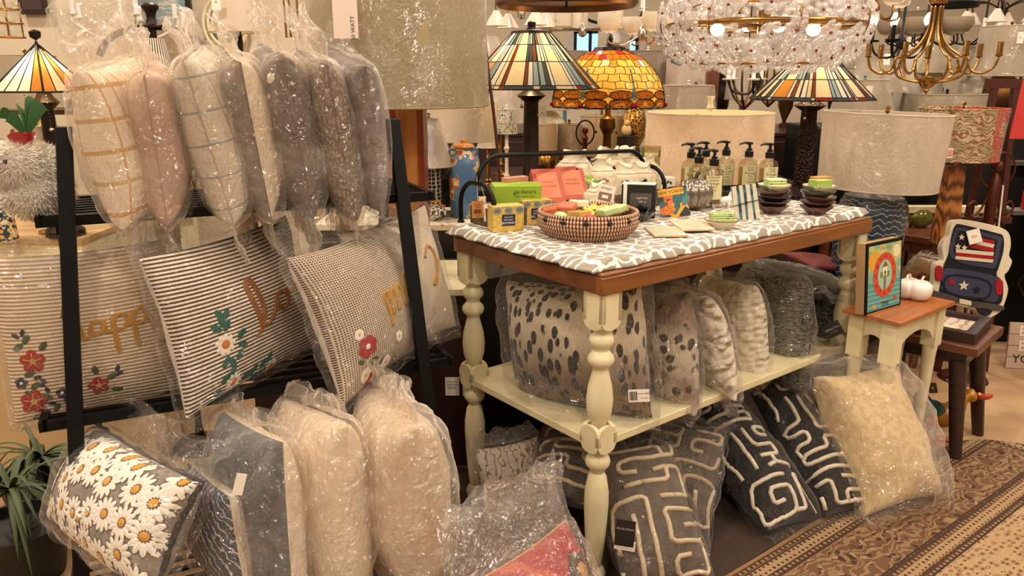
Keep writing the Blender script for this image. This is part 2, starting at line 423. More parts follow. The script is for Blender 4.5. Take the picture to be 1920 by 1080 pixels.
def turned_leg(cx, cy):
    m = MB(); s = .07
    # square block with scalloped faces down to the turning
    def blk(z0, z1, cut, both=False):
        n = 8; arc = [(-s / 2 + s * i / n, z0 + cut * (1 - sqrt(max(0, 1 - (2 * i / n - 1) ** 2)))) for i in range(n + 1)]
        top = [(-s / 2 + s * i / n, z1 - cut * (1 - sqrt(max(0, 1 - (2 * i / n - 1) ** 2)))) for i in range(n, -1, -1)] if both else [(s / 2, z1), (-s / 2, z1)]
        poly = arc + top
        for q in range(4):
            Mx = Matrix.Translation((cx, cy, 0)) @ Matrix.Rotation(q * pi / 2, 4, 'Z') @ Matrix.Rotation(pi / 2, 4, 'X')
            m.prism(poly, s / 2 - .012, s / 2, 0, Mx)
        m.box((cx, cy, (z0 + z1) / 2), (s - .006, s - .006, (z1 - z0) - cut * (1.4 if both else .7)))
    blk(.765, .866, .022); blk(.415, .495, .026, True)
    pr = [(.022, .79), (.03, .765), (.03, .762), (.022, .758)]
    for z1, z0, r in ((.758, .705, .034), (.705, .652, .036)):
        h = (z1 - z0) / 2
        pr += [(max(.021, r * sin(pi * k / 8)), z1 - h + h * cos(pi * k / 8)) for k in range(1, 8)]
    pr += [(.02, .65), (.023, .64), (.033, .60), (.0365, .565), (.034, .53), (.027, .505), (.022, .498), (.02, .49), (.02, .42), (.023, .412)]
    z1, z0, r = .41, .352, .035; h = (z1 - z0) / 2
    pr += [(max(.021, r * sin(pi * k / 8)), z1 - h + h * cos(pi * k / 8)) for k in range(1, 8)]
    pr += [(.019, .348), (.026, .335), (.0335, .29), (.0345, .25), (.031, .18), (.026, .11), (.021, .065), (.02, .055), (.028, .045), (.033, .03), (.03, .01), (.02, 0)]
    m.lathe(pr[::-1], (cx, cy, 0), 28); return m
for cx, cy in ((.043, .043), (.043, TW_ - .043), (TL_ - .043, .043), (TL_ - .043, TW_ - .043)):
    turned_leg(cx, cy).build('leg', CREAM, table, ang=35)
MB().box((TL_ / 2, TW_ / 2, .44), (TL_ - .03, TW_ - .04, .024)).build('shelf', CREAM, table, bevel=.003)
SHELF = .453
# cloth on the table
def cloth_col(n):
    co = n.coord('Object'); w = n.vm('ADD', co, n.vm('MULTIPLY', n.noise(co, 22., 2., color=True), (.05, .05, 0)))
    d = n.vor(n.scale(w, .75, 1.2, 0), 24., 'DISTANCE_TO_EDGE', .6, dim='2D')
    return n.mix(n.smooth(d, .085, .11), '#e9e2d2', n.mix(n.noise(co, 60., 2.), '#8d8272', '#a3998a'))
CLOTH = mat('ogee_cloth', cloth_col, .9)
def cl(u, v):
    x = .03 + (TL_ - .035) * u; y = .022 + (TW_ - .005) * v
    e = min(u * TL_, (1 - u) * TL_, v * TW_, (1 - v) * TW_)
    k = max(0, 1 - e / .03)
    x += k * .008 * sin(v * 37 + 2 * noise.noise(Vector((v * 9, 0, 0)))) * (1 if u < .1 or u > .9 else 0)
    y += k * .007 * sin(u * 61 + 3 * noise.noise(Vector((u * 9, 3, 0)))) * (1 if v < .1 or v > .9 else 0)
    k2 = max(0, 1 - e / .022) ** 2
    z = .946 - k2 * .021 + k * (1 - k2) * .009 * noise.noise(Vector((u * 28, v * 15, 2))) + .0015 * noise.noise(Vector((u * 9, v * 6, 5)))
    if u < .04: x -= .045 * (1 - u / .04)
    if u > .97 and v < .3: z += .012 * (u - .97) / .03
    return Vector((x, y, z))
m = MB(); m.grid(cl, 130, 70, 0); m.grid(lambda u, v: cl(1 - u, v) - Vector((0, 0, .003)), 130, 70, 0)
tag(m.build('table_cloth', CLOTH, None), 'grey and white trellis patterned cloth spread over the long table', 'cloth').matrix_world = tM
# ================================================================== ladder rack
RA = radians(90 - 65.0)
rx = Vector((cos(RA), sin(RA), 0)); ry = Vector((-sin(RA), cos(RA), 0)); R0 = Vector((-1.04, 1.695, 0))
rM = TR(R0, RA)
rack = thing('display_rack', 'black metal ladder rack with three slatted shelves of bagged cushions', 'rack', M=rM)
SP = .865; ly = lambda z: (z - .61) * .19
for px_ in (0, SP):
    m = MB(); w, d = .034, .03
    P = lambda z, dx, dy: Vector((px_ + (.085 * (z - .61) if px_ == 0 else -.035 * (z - .61)) + dx * w / 2, ly(z) + dy * d / 2 - .015, z))
    vs = [P(z, i, j) for z in (0, 1.285) for i, j in ((-1, -1), (1, -1), (1, 1), (-1, 1))]
    m.add(vs, [(0, 3, 2, 1), (4, 5, 6, 7)] + [(i, (i + 1) % 4, 4 + (i + 1) % 4, 4 + i) for i in range(4)])
    m.build('front_post', BLACK, rack, bevel=.002)
    m = MB(); vs = [Vector((px_ + i * .012, .55 - .24 * z / 1.08 + j * .012 + .0, z)) for z in (0, 1.1) for i, j in ((-1, -1), (1, -1), (1, 1), (-1, 1))]
    m.add(vs, [(0, 3, 2, 1), (4, 5, 6, 7)] + [(i, (i + 1) % 4, 4 + (i + 1) % 4, 4 + i) for i in range(4)]); m.build('rear_post', BLACK, rack)
for z in (1.08, .61, .14):
    m = MB(); y0 = ly(z) + .003; dp = .34 if z > 1 else .40; x0, x1 = (-.02 if z > 1 else -.07), SP + (.075 if z > 1 else .09)
    m.box(((x0 + x1) / 2, y0 + .009, z - .011), (x1 - x0, .018, .024)); m.box(((x0 + x1) / 2, y0 + dp, z - .011), (x1 - x0, .018, .024))
    for x in (x0, x1): m.box((x, y0 + dp / 2, z - .011), (.018, dp, .024))
    for k in range(1, 8): m.box(((x0 + x1) / 2, y0 + dp * k / 8, z - .006), (x1 - x0, .016, .008))
    m.build('slatted_shelf', BLACK, rack)
def onrack(x, y, off=0., z=None):
    """point of the view ray on the upright plane `off` behind the rack's front line"""
    r = ray(x, y); p0 = R0 + ry * off; n = ry; t = (p0 - Vector((0, 0, EYE))).dot(n) / r.dot(n); return Vector((0, 0, EYE)) + r * t
# ------------------------------------------------------------------ fabrics
def uvxy(n): return n.sep(n.coord('UV'))[:2]
def grid_col(base, line, nx, ny, w=.05, wob=.03):
    def f(n):
        uv = n.coord('UV'); x, y, _ = n.sep(n.vm('ADD', uv, n.vm('MULTIPLY', n.vm('SUBTRACT', n.noise(uv, 4., 2., color=True), (.5, .5, .5)), (wob, wob, 0))))
        k = ((x * nx).frac() - .5).abs().lt(w).max(((y * ny).frac() - .5).abs().lt(w))
        soft = n.noise(uv, 90., 2.)
        return n.mix(k * (soft * .4 + .6), base, line)
    return f
LINEN = lambda n: n.noise(n.coord('UV'), 160., 3.) + n.noise(n.coord('Object'), 25., 3.) * 1.2
def fab(name, c1, c2=None, **k):
    c2 = c2 or c1
    return mat(name, lambda n: n.mix(n.smooth(n.noise(n.coord(), 40., 3.), .35, .65), c1, c2), .95, bump=LINEN, bs=.35, bd=.004, sheen=.15, **k)
YEL = mat('yellow_check', grid_col('#e3d8c6', '#c08c14', 13, 5, .07), .95, bump=LINEN, bs=.3, bd=.004)
PINK = mat('blush_linen', lambda n: n.mix(n.smooth(n.noise(n.coord(), 9., 3.), .3, .75), '#cbb2a2', '#b39486'), .95, bump=LINEN, bs=.4, bd=.004)
BLUEG = mat('pale_blue_check', grid_col('#cfc6b8', '#7c8a90', 7, 5, .035), .95, bump=LINEN, bs=.5, bd=.004)
TAUPE = fab('taupe_velvet', '#6f6259', '#83756a'); CHAR = fab('charcoal_velvet', '#54493f', '#675b50')
IVORY = fab('ivory_cotton', '#e6dccb', '#d8ccb8'); WHT = fab('white_quilt', '#ece1cb', '#d9ccb4')
WOVEN = mat('woven_taupe', lambda n: n.mix(n.vor(n.scale(n.coord(), 1, 1, .6), 150.).lt(.42), '#6e5d50', '#a08c79'), .95, bump=LINEN, bs=.4, bd=.004)
SILV = fab('silver_satin', '#7a6c5e', '#625548')
def stripe_col(c1, c2, n_, w=.5):
    def f(n):
        uv = n.coord('UV'); x, y, _ = n.sep(n.vm('ADD', uv, n.vm('MULTIPLY', n.noise(uv, 3., 2., color=True), (0, .012, 0)))); return n.mix(n.smooth((y * n_).frac().lt(w) * 1., 0, 1), c1, c2)
    return f
TICK = mat('tan_ticking', stripe_col('#dccbae', '#a98f74', 44, .45), .95, bump=lambda n: (uvxy(n)[1] * 44 * 6.283).sin(), bs=.3, bd=.002)
TICK2 = mat('brown_ticking', stripe_col('#e4d6bf', '#4a3529', 40, .48), .95, bump=lambda n: (uvxy(n)[1] * 40 * 6.283).sin(), bs=.3, bd=.002)
def hound(n):
    x, y = uvxy(n); a = (x * 62).frac().lt(.52); b = (y * 62).frac().lt(.52); return n.mix(a * b, '#c9b79d', n.mix(a.max(b), '#4b3b30', '#3a2c24') if False else '#43342a')
HOUND = mat('houndstooth', lambda n: n.mix(((uvxy(n)[0] * 62).frac().lt(.6)) * ((uvxy(n)[1] * 62).frac().lt(.6)), '#cbb99f', '#4a3a2e'), .95, bump=LINEN, bs=.3, bd=.003)
GOLD = mat('gold_thread', lambda n: n.mix((n.wave(n.coord(), 260., 2.)), '#a8701c', '#e0ae55'), .45, bump=lambda n: n.wave(n.coord(), 300., 3.), bs=.5, bd=.001)
RED = mat('red_felt', '#a01f22', .9); GREEN = mat('green_felt', '#3d5030', .9); TEAL = mat('teal_felt', '#0e5a4a', .9); NAVY = mat('navy_felt', '#242748', .9)
CREAMF = mat('cream_felt', '#efe6d4', .9); ORNG = mat('orange_felt', '#c9741f', .9)
# ------------------------------------------------------------------ top shelf: seven cushions stood on edge like books
TOPD = [  # near top, near bottom pixel, cover, thickness, back, name, label
    ((168, 128), (212, 432), YEL, .155, None, 'white bagged cushion with a yellow painted check, at the end of the top rack shelf'),
    ((272, 135), (312, 420), PINK, .14, None, 'plain dusty pink bagged cushion between the yellow check and pale blue check ones'),
    ((352, 108), (432, 420), BLUEG, .15, None, 'off-white bagged cushion with faint pale blue check lines on the top rack shelf'),
    ((446, 112), (512, 410), TAUPE, .135, IVORY, 'bagged grey cushion with cream back and small pale ovals near its top'),
    ((524, 104), (594, 412), CHAR, .135, None, 'dark charcoal bagged cushion with pale ovals at its top corner'),
    ((604, 116), (674, 415), WOVEN, .13, None, 'taupe bagged cushion with a dotted woven seam, next to the shiny grey-brown one'),
    ((676, 118), (722, 396), SILV, .12, None, 'shiny grey-brown cushion in tight clear wrap beside the wooden block lamp'),
]
def ovals(pts, m1=CREAMF):
    def d(th, f, W, Hh):
        mb = MB()
        for x, z, r in pts: patch(mb, f, W, Hh, disc(x, z, r, 10, 1.3, .3), 0, .0015)
        mb.build('oval_print', m1, th, ang=180)
    return d
for i, (tp, bt, cv, T, bk, lb) in enumerate(TOPD):
    br = onrack(bt[0], bt[1], -.02 + .01 * (i % 2)); tr = onrack(tp[0], tp[1], .05)
    yaw = (ry + rx * (.38, .05, .2, 0, 0, 0, 0)[i]).normalized()
    bl = br + yaw * .37 + Vector((0, 0, .045)); tl = tr + yaw * .37 + Vector((0, 0, .03))
    deco = None
    if i == 3: deco = ovals([(.165, .02, .008), (.15, .045, .008), (.16, .07, .007), (.155, -.005, .007)])
    if i == 4: deco = ovals([(.12, .12, .008), (.125, .09, .009), (.135, .06, .008), (.16, .115, .008), (.17, .16, .012)])
    if i == 5: deco = lambda th, f, W, Hh: [patch(mb_ := MB(), f, W, Hh, disc(W / 2 * .93, Hh / 2 * (-.9 + 1.8 * k / 60), .0022, 5), 0, .002).__class__ if False else None for k in range(0)]
    cushion('bagged_pillow', lb, bl, br, tl, T * 1.12, cv, HAZY if i < 3 else (FROST if i == -1 else HAZY) if i < 6 else CRISP, deco, group='cushions stood on edge on the top rack shelf', pinch=.05, e=.36, back=bk,
            pipe=None if i in (0, 6) else (mat('pink_seam', '#a08575', .9) if i == 1 else mat('blue_seam', '#a89c8c', .9) if i == 2 else mat('brown_seam', '#5a4c41', .9)),
            bag=dict(top=[.12, .11, .12, .1, .13, .14, .03][i], bot=.10 if i < 6 else .02, taper=.08, crump=.012 if i < 6 else .007, peaks=.75, lean=(0, -.01), grow=.01), sd=3. + i * 5)
# ------------------------------------------------------------------ middle shelf: four lettered cushions
def flower5(mb, f, W, Hh, cx, cz, r, mi, ci, n=5, rot=0., w=.36):
    for k in range(n): patch(mb, f, W, Hh, petal(cx, cz, r * .1, r, r * w, rot + 2 * pi * k / n), mi, .0022)
    patch(mb, f, W, Hh, disc(cx, cz, r * .25, 8), ci, .0034)
def leaf(mb, f, W, Hh, x, z, l, a, mi): patch(mb, f, W, Hh, petal(x, z, 0, l, l * .28, a), mi, .0018)
def deco_happy(th, f, W, Hh):
    mb = MB(); k = .001
    def L(pts, r=.0052):
        for o in (-.003, .003): cord(mb, f, W, Hh, [(x * k + o, z * k + o * .4) for x, z in pts], r * .62, 0)
    L([(-52, 58), (-46, 80), (-40, 66), (-46, 20), (-48, 4), (-38, 30), (-24, 36), (-16, 20), (-14, 0), (-4, -4), (4, 4)])
    L([(34, 34), (16, 36), (6, 20), (10, 2), (26, 4), (34, 22), (36, 36), (38, 10), (48, 4), (56, 12)])
    L([(58, 44), (58, 0), (60, -34), (62, -50)]); L([(58, 30), (70, 44), (86, 42), (90, 24), (78, 8), (62, 10)])
    L([(88, 12), (98, 20), (104, 46), (104, 0), (106, -28), (107, -42)]); L([(104, 34), (116, 50), (132, 48), (136, 30), (124, 14), (108, 14)])
    L([(136, 20), (146, 24), (152, 10), (150, -6), (162, 0), (168, 22), (168, -10), (162, -40), (150, -44)])
    mb.build('lettering', GOLD, th, ang=180)
    mb = MB(); s = W / 2; q = Hh / 2
    flower5(mb, f, W, Hh, -.135, -.045, .031, 0, 1, 5, .3, .42); flower5(mb, f, W, Hh, -.148, -.15, .033, 0, 1, 5, .1, .42)
    flower5(mb, f, W, Hh, .0, -.135, .026, 0, 1, 5, .5, .42)
    for cx, cz in ((-.17, -.098), (-.083, -.138), (-.07, -.155)): flower5(mb, f, W, Hh, cx, cz, .016, 2, 4, 5, .2, .42)
    for cx, cz, a in ((-.14, -.09, .3), (-.135, -.105, -.4), (-.125, -.09, -1.), (-.118, -.115, -1.2), (-.15, .018, 1.2), (-.155, .015, 2.6), (-.1, -.165, 2.9), (-.055, -.12, .6), (.042, -.115, .5), (.045, -.105, 1.2)):
        leaf(mb, f, W, Hh, cx, cz, .02, a, 2)
    for cx, cz, a in ((-.15, -.0, -2.6), (-.15, 0, .9), (-.115, -.02, .9), (-.16, -.08, .3), (-.165, -.12, -.6), (-.15, -.118, .7), (-.15, -.185, -1.5), (-.095, -.165, -2.), (.02, -.12, .4), (.025, -.15, -.3), (-.0, -.105, 1.7), (-.105, -.15, 2.6)):
        leaf(mb, f, W, Hh, cx, cz, .028, a, 3)
    for (cx, cz, r) in ((-.135, -.045, .022), (-.148, -.15, .022), (0, -.135, .018)):
        for k2 in range(5): a = .3 + 2 * pi * k2 / 5; cord(mb, f, W, Hh, [(cx, cz), (cx + r * cos(a), cz + r * sin(a))], .0012, 1, 2, .004, smooth=False)
    mb.build('flower_embroidery', [RED, mat('straw_felt', '#c9a060', .9), NAVY, GREEN, CREAMF], th, ang=180)
bl, br, tl = onrack(10, 792, .115), onrack(325, 735, .115), onrack(2, 490, .15)
cushion('bagged_pillow', 'tan striped bagged cushion lettered happy in gold with red and navy flowers', bl, br, tl, .15, TICK, CLEAR, deco_happy, grow=1.05, pinch=.05, e=.45, back=IVORY,
        bag=dict(top=.04, bot=.01, taper=.1, crump=.006), sd=11, group='lettered cushions on the middle rack shelf')
def deco_love(th, f, W, Hh):
    mb = MB(); k = .001
    def L(pts):
        for o in (-.004, .004): cord(mb, f, W, Hh, [(x * k * 1.4 + o - .075, z * k * 1.1 + o * .3 - .005) for x, z in pts], .0042, 0)
    L([(20, -62), (36, -40), (26, 30), (22, 70), (32, 84), (42, 66), (50, 10), (48, -22), (38, -40), (58, -44), (80, -20), (96, 10)])
    L([(128, 18), (104, 22), (94, 0), (104, -22), (124, -20), (134, 2), (128, 18), (150, 14), (170, 16)])
    mb.build('lettering', mat('bronze_thread', '#9a5c1a', .5, bump=lambda n: n.wave(n.coord(), 300., 3.), bs=.5, bd=.001), th, ang=180)
    mb = MB()
    for cx, cz, r in ((-.108, -.045, .03), (-.088, -.155, .026), (.05, -.17, .024)):
        cx -= .045; cz -= .015
        for q in range(9): patch(mb, f, W, Hh, petal(cx, cz, r * .25, r, r * .24, 2 * pi * q / 9), 0, .0022)
        patch(mb, f, W, Hh, disc(cx, cz, r * .42, 9), 1, .0035)
    for cx, cz, a in ((-.105, .0, 1.6), (-.105, -.01, .9), (-.112, -.008, 2.4), (-.1, .02, 2.), (-.1, .02, .8), (-.07, -.04, .5), (-.07, -.055, -.5), (-.1, -.08, -2.4), (-.1, -.085, -1.2), (-.085, -.105, -2.), (-.08, -.1, .8), (-.1, -.125, -2.6), (-.1, -.13, -1.2),
                      (-.12, -.17, 2.8), (-.11, -.18, -1.4), (-.06, -.16, .2), (-.03, -.165, .8), (-.02, -.17, -.3), (.005, -.16, .9), (.01, -.17, .0), (.03, -.15, 1.)):
        leaf(mb, f, W, Hh, cx - .045, cz - .015, .034, a, 2)
    mb.build('daisy_embroidery', [CREAMF, ORNG, TEAL], th, ang=180)
bl = atz(350, 778, .6); br = atz(590, 648, .615); tl = aty(272, 486, bl.y + .03)
cushion('bagged_pillow', 'brown and white striped bagged cushion with gold script and white embroidered daisies', bl, br, tl, .17, TICK2, CLEAR, deco_love, grow=1.04, pinch=.08, e=.45, back=IVORY,
        bag=dict(top=.13, bot=.03, taper=.15, crump=.012), sd=21, group='lettered cushions on the middle rack shelf')
def deco_me(th, f, W, Hh):
    mb = MB(); k = .001
    def L(pts):
        for o in (-.003, .003): cord(mb, f, W, Hh, [(x * k * 1.3 + o - .095, z * k * 1.1 + o * .3 - .01) for x, z in pts], .0036, 0)
    L([(44, -56), (46, -20), (42, 26), (56, 34), (60, 0), (58, -30), (64, 10), (76, 38), (84, 10), (80, -28), (90, 16), (104, 42), (112, 14), (110, -18), (124, -20), (134, 6)])
    L([(134, 2), (150, 24), (150, 50), (136, 54), (128, 26), (134, -8), (152, -16), (170, 0)])
    mb.build('lettering', GOLD, th, ang=180)
    mb = MB()
    for cx, cz, r, mi in ((-.1, -.09, .032, 0), (-.085, -.19, .026, 0), (-.112, -.165, .02, 1), (-.12, -.048, .016, 1), (.03, -.115, .018, 1), (-.035, -.165, .02, 1), (.13, .19, .02, 0)):
        cx -= .05 if cx < .1 else 0; flower5(mb, f, W, Hh, cx, cz, r, mi, 1 if mi == 0 else 3, 6, .2, .5)
    for cx, cz, a in ((-.1, -.13, -1.2), (-.09, -.13, -.4), (-.08, -.15, -.9), (-.07, -.17, -.4), (-.06, -.16, .5), (-.02, -.2, .3), (.0, -.19, 1.), (-.115, -.13, 2.5)): leaf(mb, f, W, Hh, cx - .05, cz, .026, a, 2)
    mb.build('flower_embroidery', [RED, CREAMF, GREEN, mat('straw_felt'), ], th, ang=180)
bl = atz(640, 758, .585); br = atz(812, 634, .62); tl = aty(548, 486, bl.y + .04)
me_t = cushion('bagged_pillow', 'brown houndstooth bagged cushion with gold script and red flowers behind the second rack post', bl, br, tl, .17, HOUND, CLEAR, deco_me, grow=1.04, pinch=.1, e=.45, back=IVORY,
        bag=dict(top=.13, bot=.03, taper=.15, crump=.014), sd=31, group='lettered cushions on the middle rack shelf')[0]
def deco_g(th, f, W, Hh):
    mb = MB(); cord(mb, f, W, Hh, [(.07, .06), (.1, .09), (.12, .05), (.1, -.02), (.08, -.03), (.11, 0), (.14, .04)], .005, 0); mb.build('lettering', GOLD, th, ang=180)
bl = aty(700, 690, 2.03); br = aty(846, 612, 2.3); tl = aty(648, 440, 2.08)
cushion('bagged_pillow', 'pale woven cushion with gold letters peeping past the rack beside the table leg', bl, br, tl, .12, mat('pale_hound', lambda n: n.mix(((uvxy(n)[0] * 70).frac().lt(.5)) * ((uvxy(n)[1] * 70).frac().lt(.5)), '#d8c9ae', '#9c8a72'), .95), CLEAR, deco_g, grow=1.03, back=IVORY,
        bag=dict(top=.03, bot=.02, crump=.008), sd=41, group='lettered cushions on the middle rack shelf')
# swing tags on the middle row
def swing(name, lab, c, w, h, M_, mats, lines=(), bars=None, string=None):
    th = thing(name, lab, 'tag', M=M_)
    mb = MB(); card(mb, w, h, .0012, Matrix.Identity(4), lines, bars=bars); mb.build('card', mats, th, smooth=False)
    if string: MB().tube([Vector(p) for p in string], .0007, 5).build('string', PAPER, th)
    return th
def facing(p, w=(0, 0, 0), roll=0., tilt=0.):
    """a frame at p whose +Z looks back towards the shop aisle"""
    d = Vector((-p[0] * .6, -1, .12 + tilt)).normalized(); x = Vector((0, 0, 1)).cross(d).normalized(); y = d.cross(x)
    m = Matrix.Identity(4)
    for i in range(3): m[i][0] = x[i]; m[i][1] = y[i]; m[i][2] = d[i]; m[i][3] = p[i]
    return m @ Matrix.Rotation(roll, 4, 'Z')
p = aty(628, 808, bl.y - .36)
swing('price_tag', 'brown kraft swing tag hanging below the houndstooth cushion', 0, .03, .05, facing(p, roll=-.25), [KRAFT, INK], string=[(0, .025, 0), (.005, .05, 0), (.0, .08, .01)])
# ------------------------------------------------------------------ bottom of the rack
def daisies(th, f, W, Hh):
    mb = MB(); q = random.Random(5); pts = []
    for i in range(6000):
        x, z = q.uniform(-.47, .47) * W, q.uniform(-.47, .47) * Hh
        if all((x - a) ** 2 + (z - b) ** 2 > .061 ** 2 for a, b, _ in pts): pts.append((x, z, q.uniform(.040, .046)))
    for j, (x, z, r) in enumerate(pts):
        o = q.uniform(0, 1); n = 13; off = (j % 3) * .0007
        for k in range(n):
            a = o + 2 * pi * k / n; patch(mb, f, W, Hh, petal(x, z, r * .2, r * 1.03, r * .20, a, 8), 2, .0016 + off); patch(mb, f, W, Hh, petal(x, z, r * .26, r * .96, r * .15, a, 8), 0, .0026 + off)
        patch(mb, f, W, Hh, disc(x, z, r * .25, 10), 2, .003 + off); patch(mb, f, W, Hh, disc(x, z, r * .225, 10), 1, .0042 + off)
    for x, z in ((.02, -.05), (.04, -.12)):
        patch(mb, f, W, Hh, disc(x, z, .008, 8, 1.5, .5), 3, .006); patch(mb, f, W, Hh, disc(x + .003, z, .003, 6, 1, .5), 2, .007)
        for s in (-1, 1): patch(mb, f, W, Hh, disc(x - .004, z + .012 * s, .008, 8, .6, .5), 0, .007)
    mb.build('daisy_print', [mat('daisy_white', '#efe8d8', .9), mat('daisy_yellow', '#d99a2e', .9), mat('daisy_outline', '#6a5a4e', .9), mat('bee_gold', '#b08a28', .9)], th, ang=180)
DAISY = fab('daisy_ground', '#8f8678', '#7d7468')
tl = aty(168, 792, 1.83); tr = aty(362, 902, 1.5); br = aty(300, 1130, 1.36); bl = tl + br - tr
cushion('bagged_pillow', 'white daisy print bagged cushion with black fringe at the foot of the rack', bl, br, tl, .19, DAISY, CLEAR, daisies, grow=1.02, e=.42, pinch=.07, pipe=None,
        bag=dict(top=.11, bot=.02, taper=.1, crump=.010, lean=(.1, 0)), sd=51)
th, f, W, Hh = CUSH[list(CUSH)[-1]]
mb = MB(); q = random.Random(2); ps = []
for i in range(4):
    for k in range(24):
        t = -1 + 2 * k / 24; u, v = [(t, -1), (1, t), (-t, 1), (-1, -t)][i]; ps.append(f(u, v) + Vector((q.uniform(-.003, .003), q.uniform(-.003, .003), q.uniform(-.003, .003))))
mb.tube(ps, [q.uniform(.005, .009) for _ in ps], 7, closed=True); mb.build('fringe', mat('charcoal_fringe', '#2c2824', .95), th)
BLUEP = mat('blue_stitched', lambda n: n.mix((n.wave(n.scale(n.coord(), 1, 1, 1), 22., 6., 3., 2., 'DIAGONAL')).gt(.93), '#4c5460', '#c9bfb0'), .95, bump=LINEN, bs=.3, bd=.004)
SLATE = fab('slate_blue', '#3f4650', '#4d545e')
BOT = [
    ((352, 868, 1.8), (425, 930, 1.52), (470, 1130, 1.45), BLUEP, IVORY, .13, CLEAR, 'blue cushion with white stitching and a cream back beside the daisy one'),
    ((415, 775, 1.86), (520, 830, 1.56), (560, 1150, 1.45), SLATE, IVORY, .17, HAZY, 'slate blue cushion with cream back in hazy bag bearing a paper tag'),
    ((530, 752, 1.92), (640, 800, 1.62), (680, 1140, 1.5), IVORY, None, .19, FROST, 'cream cushion in frosted bag between the slate blue one and the bulky beige one'),
    ((690, 728, 2.0), (765, 800, 1.66), (820, 1130, 1.5), fab('beige_cotton', '#dccfbb', '#cfc0a8'), None, .23, FROST, 'bulky beige cushion in crumpled frosted bag next to the maroon cabinet'),
]
for i, (a_, b_, c_, cv, bk, T, bg, lb) in enumerate(BOT):
    tl = aty(*a_); tr = aty(*b_); br = aty(*c_); bl = tl + br - tr
    cushion('bagged_pillow', lb, bl, br, tl, T, cv, bg, grow=1.03, e=.36, pinch=.04, back=bk, pipe=IVORY if i == 0 else None, bag=dict(top=[.03, .05, .06, .1][i], bot=.02, taper=.3, crump=.016, grow=.014), sd=60. + i * 7, group='cushions stood on edge on the bottom rack shelf')
p = aty(449, 908, 1.40); swing('paper_tag', 'white paper tag on the slate blue cushion', 0, .02, .045, facing(p, roll=-.3), [PAPER, INK])
# loose cushions in front of the table end
def poppy(th, f, W, Hh):
    mb = MB(); cx, cz = .33 * W, .18 * Hh
    for r, mi in ((.042, 0), (.034, 1)):
        q = random.Random(4); patch(mb, f, W, Hh, [(cx + r * (1 + .18 * q.uniform(-1, 1)) * cos(t), cz + r * (1 + .18 * q.uniform(-1, 1)) * sin(t)) for t in [2 * pi * k / 26 for k in range(26)]], mi, .003 + mi * .001)
    patch(mb, f, W, Hh, disc(cx, cz, .018, 10), 2, .006)
    mb.build('poppy_print', [mat('poppy_dark', '#2f2623', .9), mat('poppy_centre', '#4a3a32', .9), mat('straw_felt')], th, ang=180)
REDS = mat('poppy_red', lambda n: n.mix(n.smooth(n.noise(n.coord(), 14., 4., 2.), .5, .62), '#a5212a', '#c65a3c'), .9)
tr = aty(1092, 968, 1.62); tl = aty(905, 1092, 1.38); br = aty(1150, 1230, 1.42); bl = tl + br - tr
cushion('bagged_pillow', 'red poppy print cushion with straw piping in a big frosted bag before the table', bl, br, tl, .12, REDS, film('frosted_poppy', .19, '#fbf3e8', gl=.2, rough=.25, sc=9, bs=.9, bd=.08, edge=.6), poppy, pipe=mat('straw_cord', '#c49a55', .9), grow=1.02,
        bag=dict(top=.17, bot=.03, taper=-.05, crump=.02, peaks=.35, lean=(.06, 0)), sd=71)
bl = atz(880, 985, .04); br = atz(985, 960, .05); tl = aty(930, 850, 2.2)
cushion('bagged_pillow', 'small cream cushion with brown stitching in a clear bag by the first table leg', bl, br, tl, .1, mat('stitched_cream', lambda n: n.mix(n.wave(n.coord(), 14., 9., 3., 3.).gt(.88), '#e2d6c2', '#96755c'), .95), SHINY, grow=1.1, bag=dict(top=.06, bot=.03, taper=.3, crump=.016), sd=75)
# ------------------------------------------------------------------ table shelf
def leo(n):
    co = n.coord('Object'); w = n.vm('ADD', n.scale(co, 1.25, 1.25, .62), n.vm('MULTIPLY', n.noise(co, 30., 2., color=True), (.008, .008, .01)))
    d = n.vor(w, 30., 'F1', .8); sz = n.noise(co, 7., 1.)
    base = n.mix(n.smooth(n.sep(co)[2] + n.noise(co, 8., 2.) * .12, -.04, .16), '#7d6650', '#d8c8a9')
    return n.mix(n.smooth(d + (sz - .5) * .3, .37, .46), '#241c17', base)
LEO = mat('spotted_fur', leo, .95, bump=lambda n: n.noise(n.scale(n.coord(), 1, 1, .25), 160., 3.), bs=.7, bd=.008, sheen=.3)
def leo2(n):
    co = n.coord('Object'); d = n.vor(n.vm('ADD', co, n.vm('MULTIPLY', n.noise(co, 18., 2., color=True), (.03, .03, .03))), 24., 'F1', 1.)
    return n.mix(n.smooth(d, .28, .42), '#2c211b', n.mix(n.smooth(n.noise(co, 10., 3.), .35, .65), '#8a6f58', '#dccdb2'))
LEO2 = mat('blotched_fur', leo2, .95, bump=lambda n: n.noise(n.scale(n.coord(), 1, 1, .3), 140., 3.), bs=.7, bd=.008, sheen=.3)
QUILT = mat('white_quilting', lambda n: n.mix(n.noise(n.coord(), 20.), '#efe4cd', '#e0d2b8'), .9, bump=lambda n: n.vor(n.scale(n.vm('ADD', n.coord(), n.vm('MULTIPLY', n.noise(n.coord(), 12., 2., color=True), (.03, .03, .03))), 1, 1, 1.9), 26., 'SMOOTH_F1'), bs=1., bd=-.04)
QUILT2 = mat('petal_quilting', lambda n: n.mix(n.noise(n.coord(), 20.), '#f0e6d0', '#e2d4ba'), .9, bump=lambda n: n.vor(n.scale(n.coord(), 1, 1, 1.6), 30., 'SMOOTH_F1', .5), bs=1., bd=-.04)
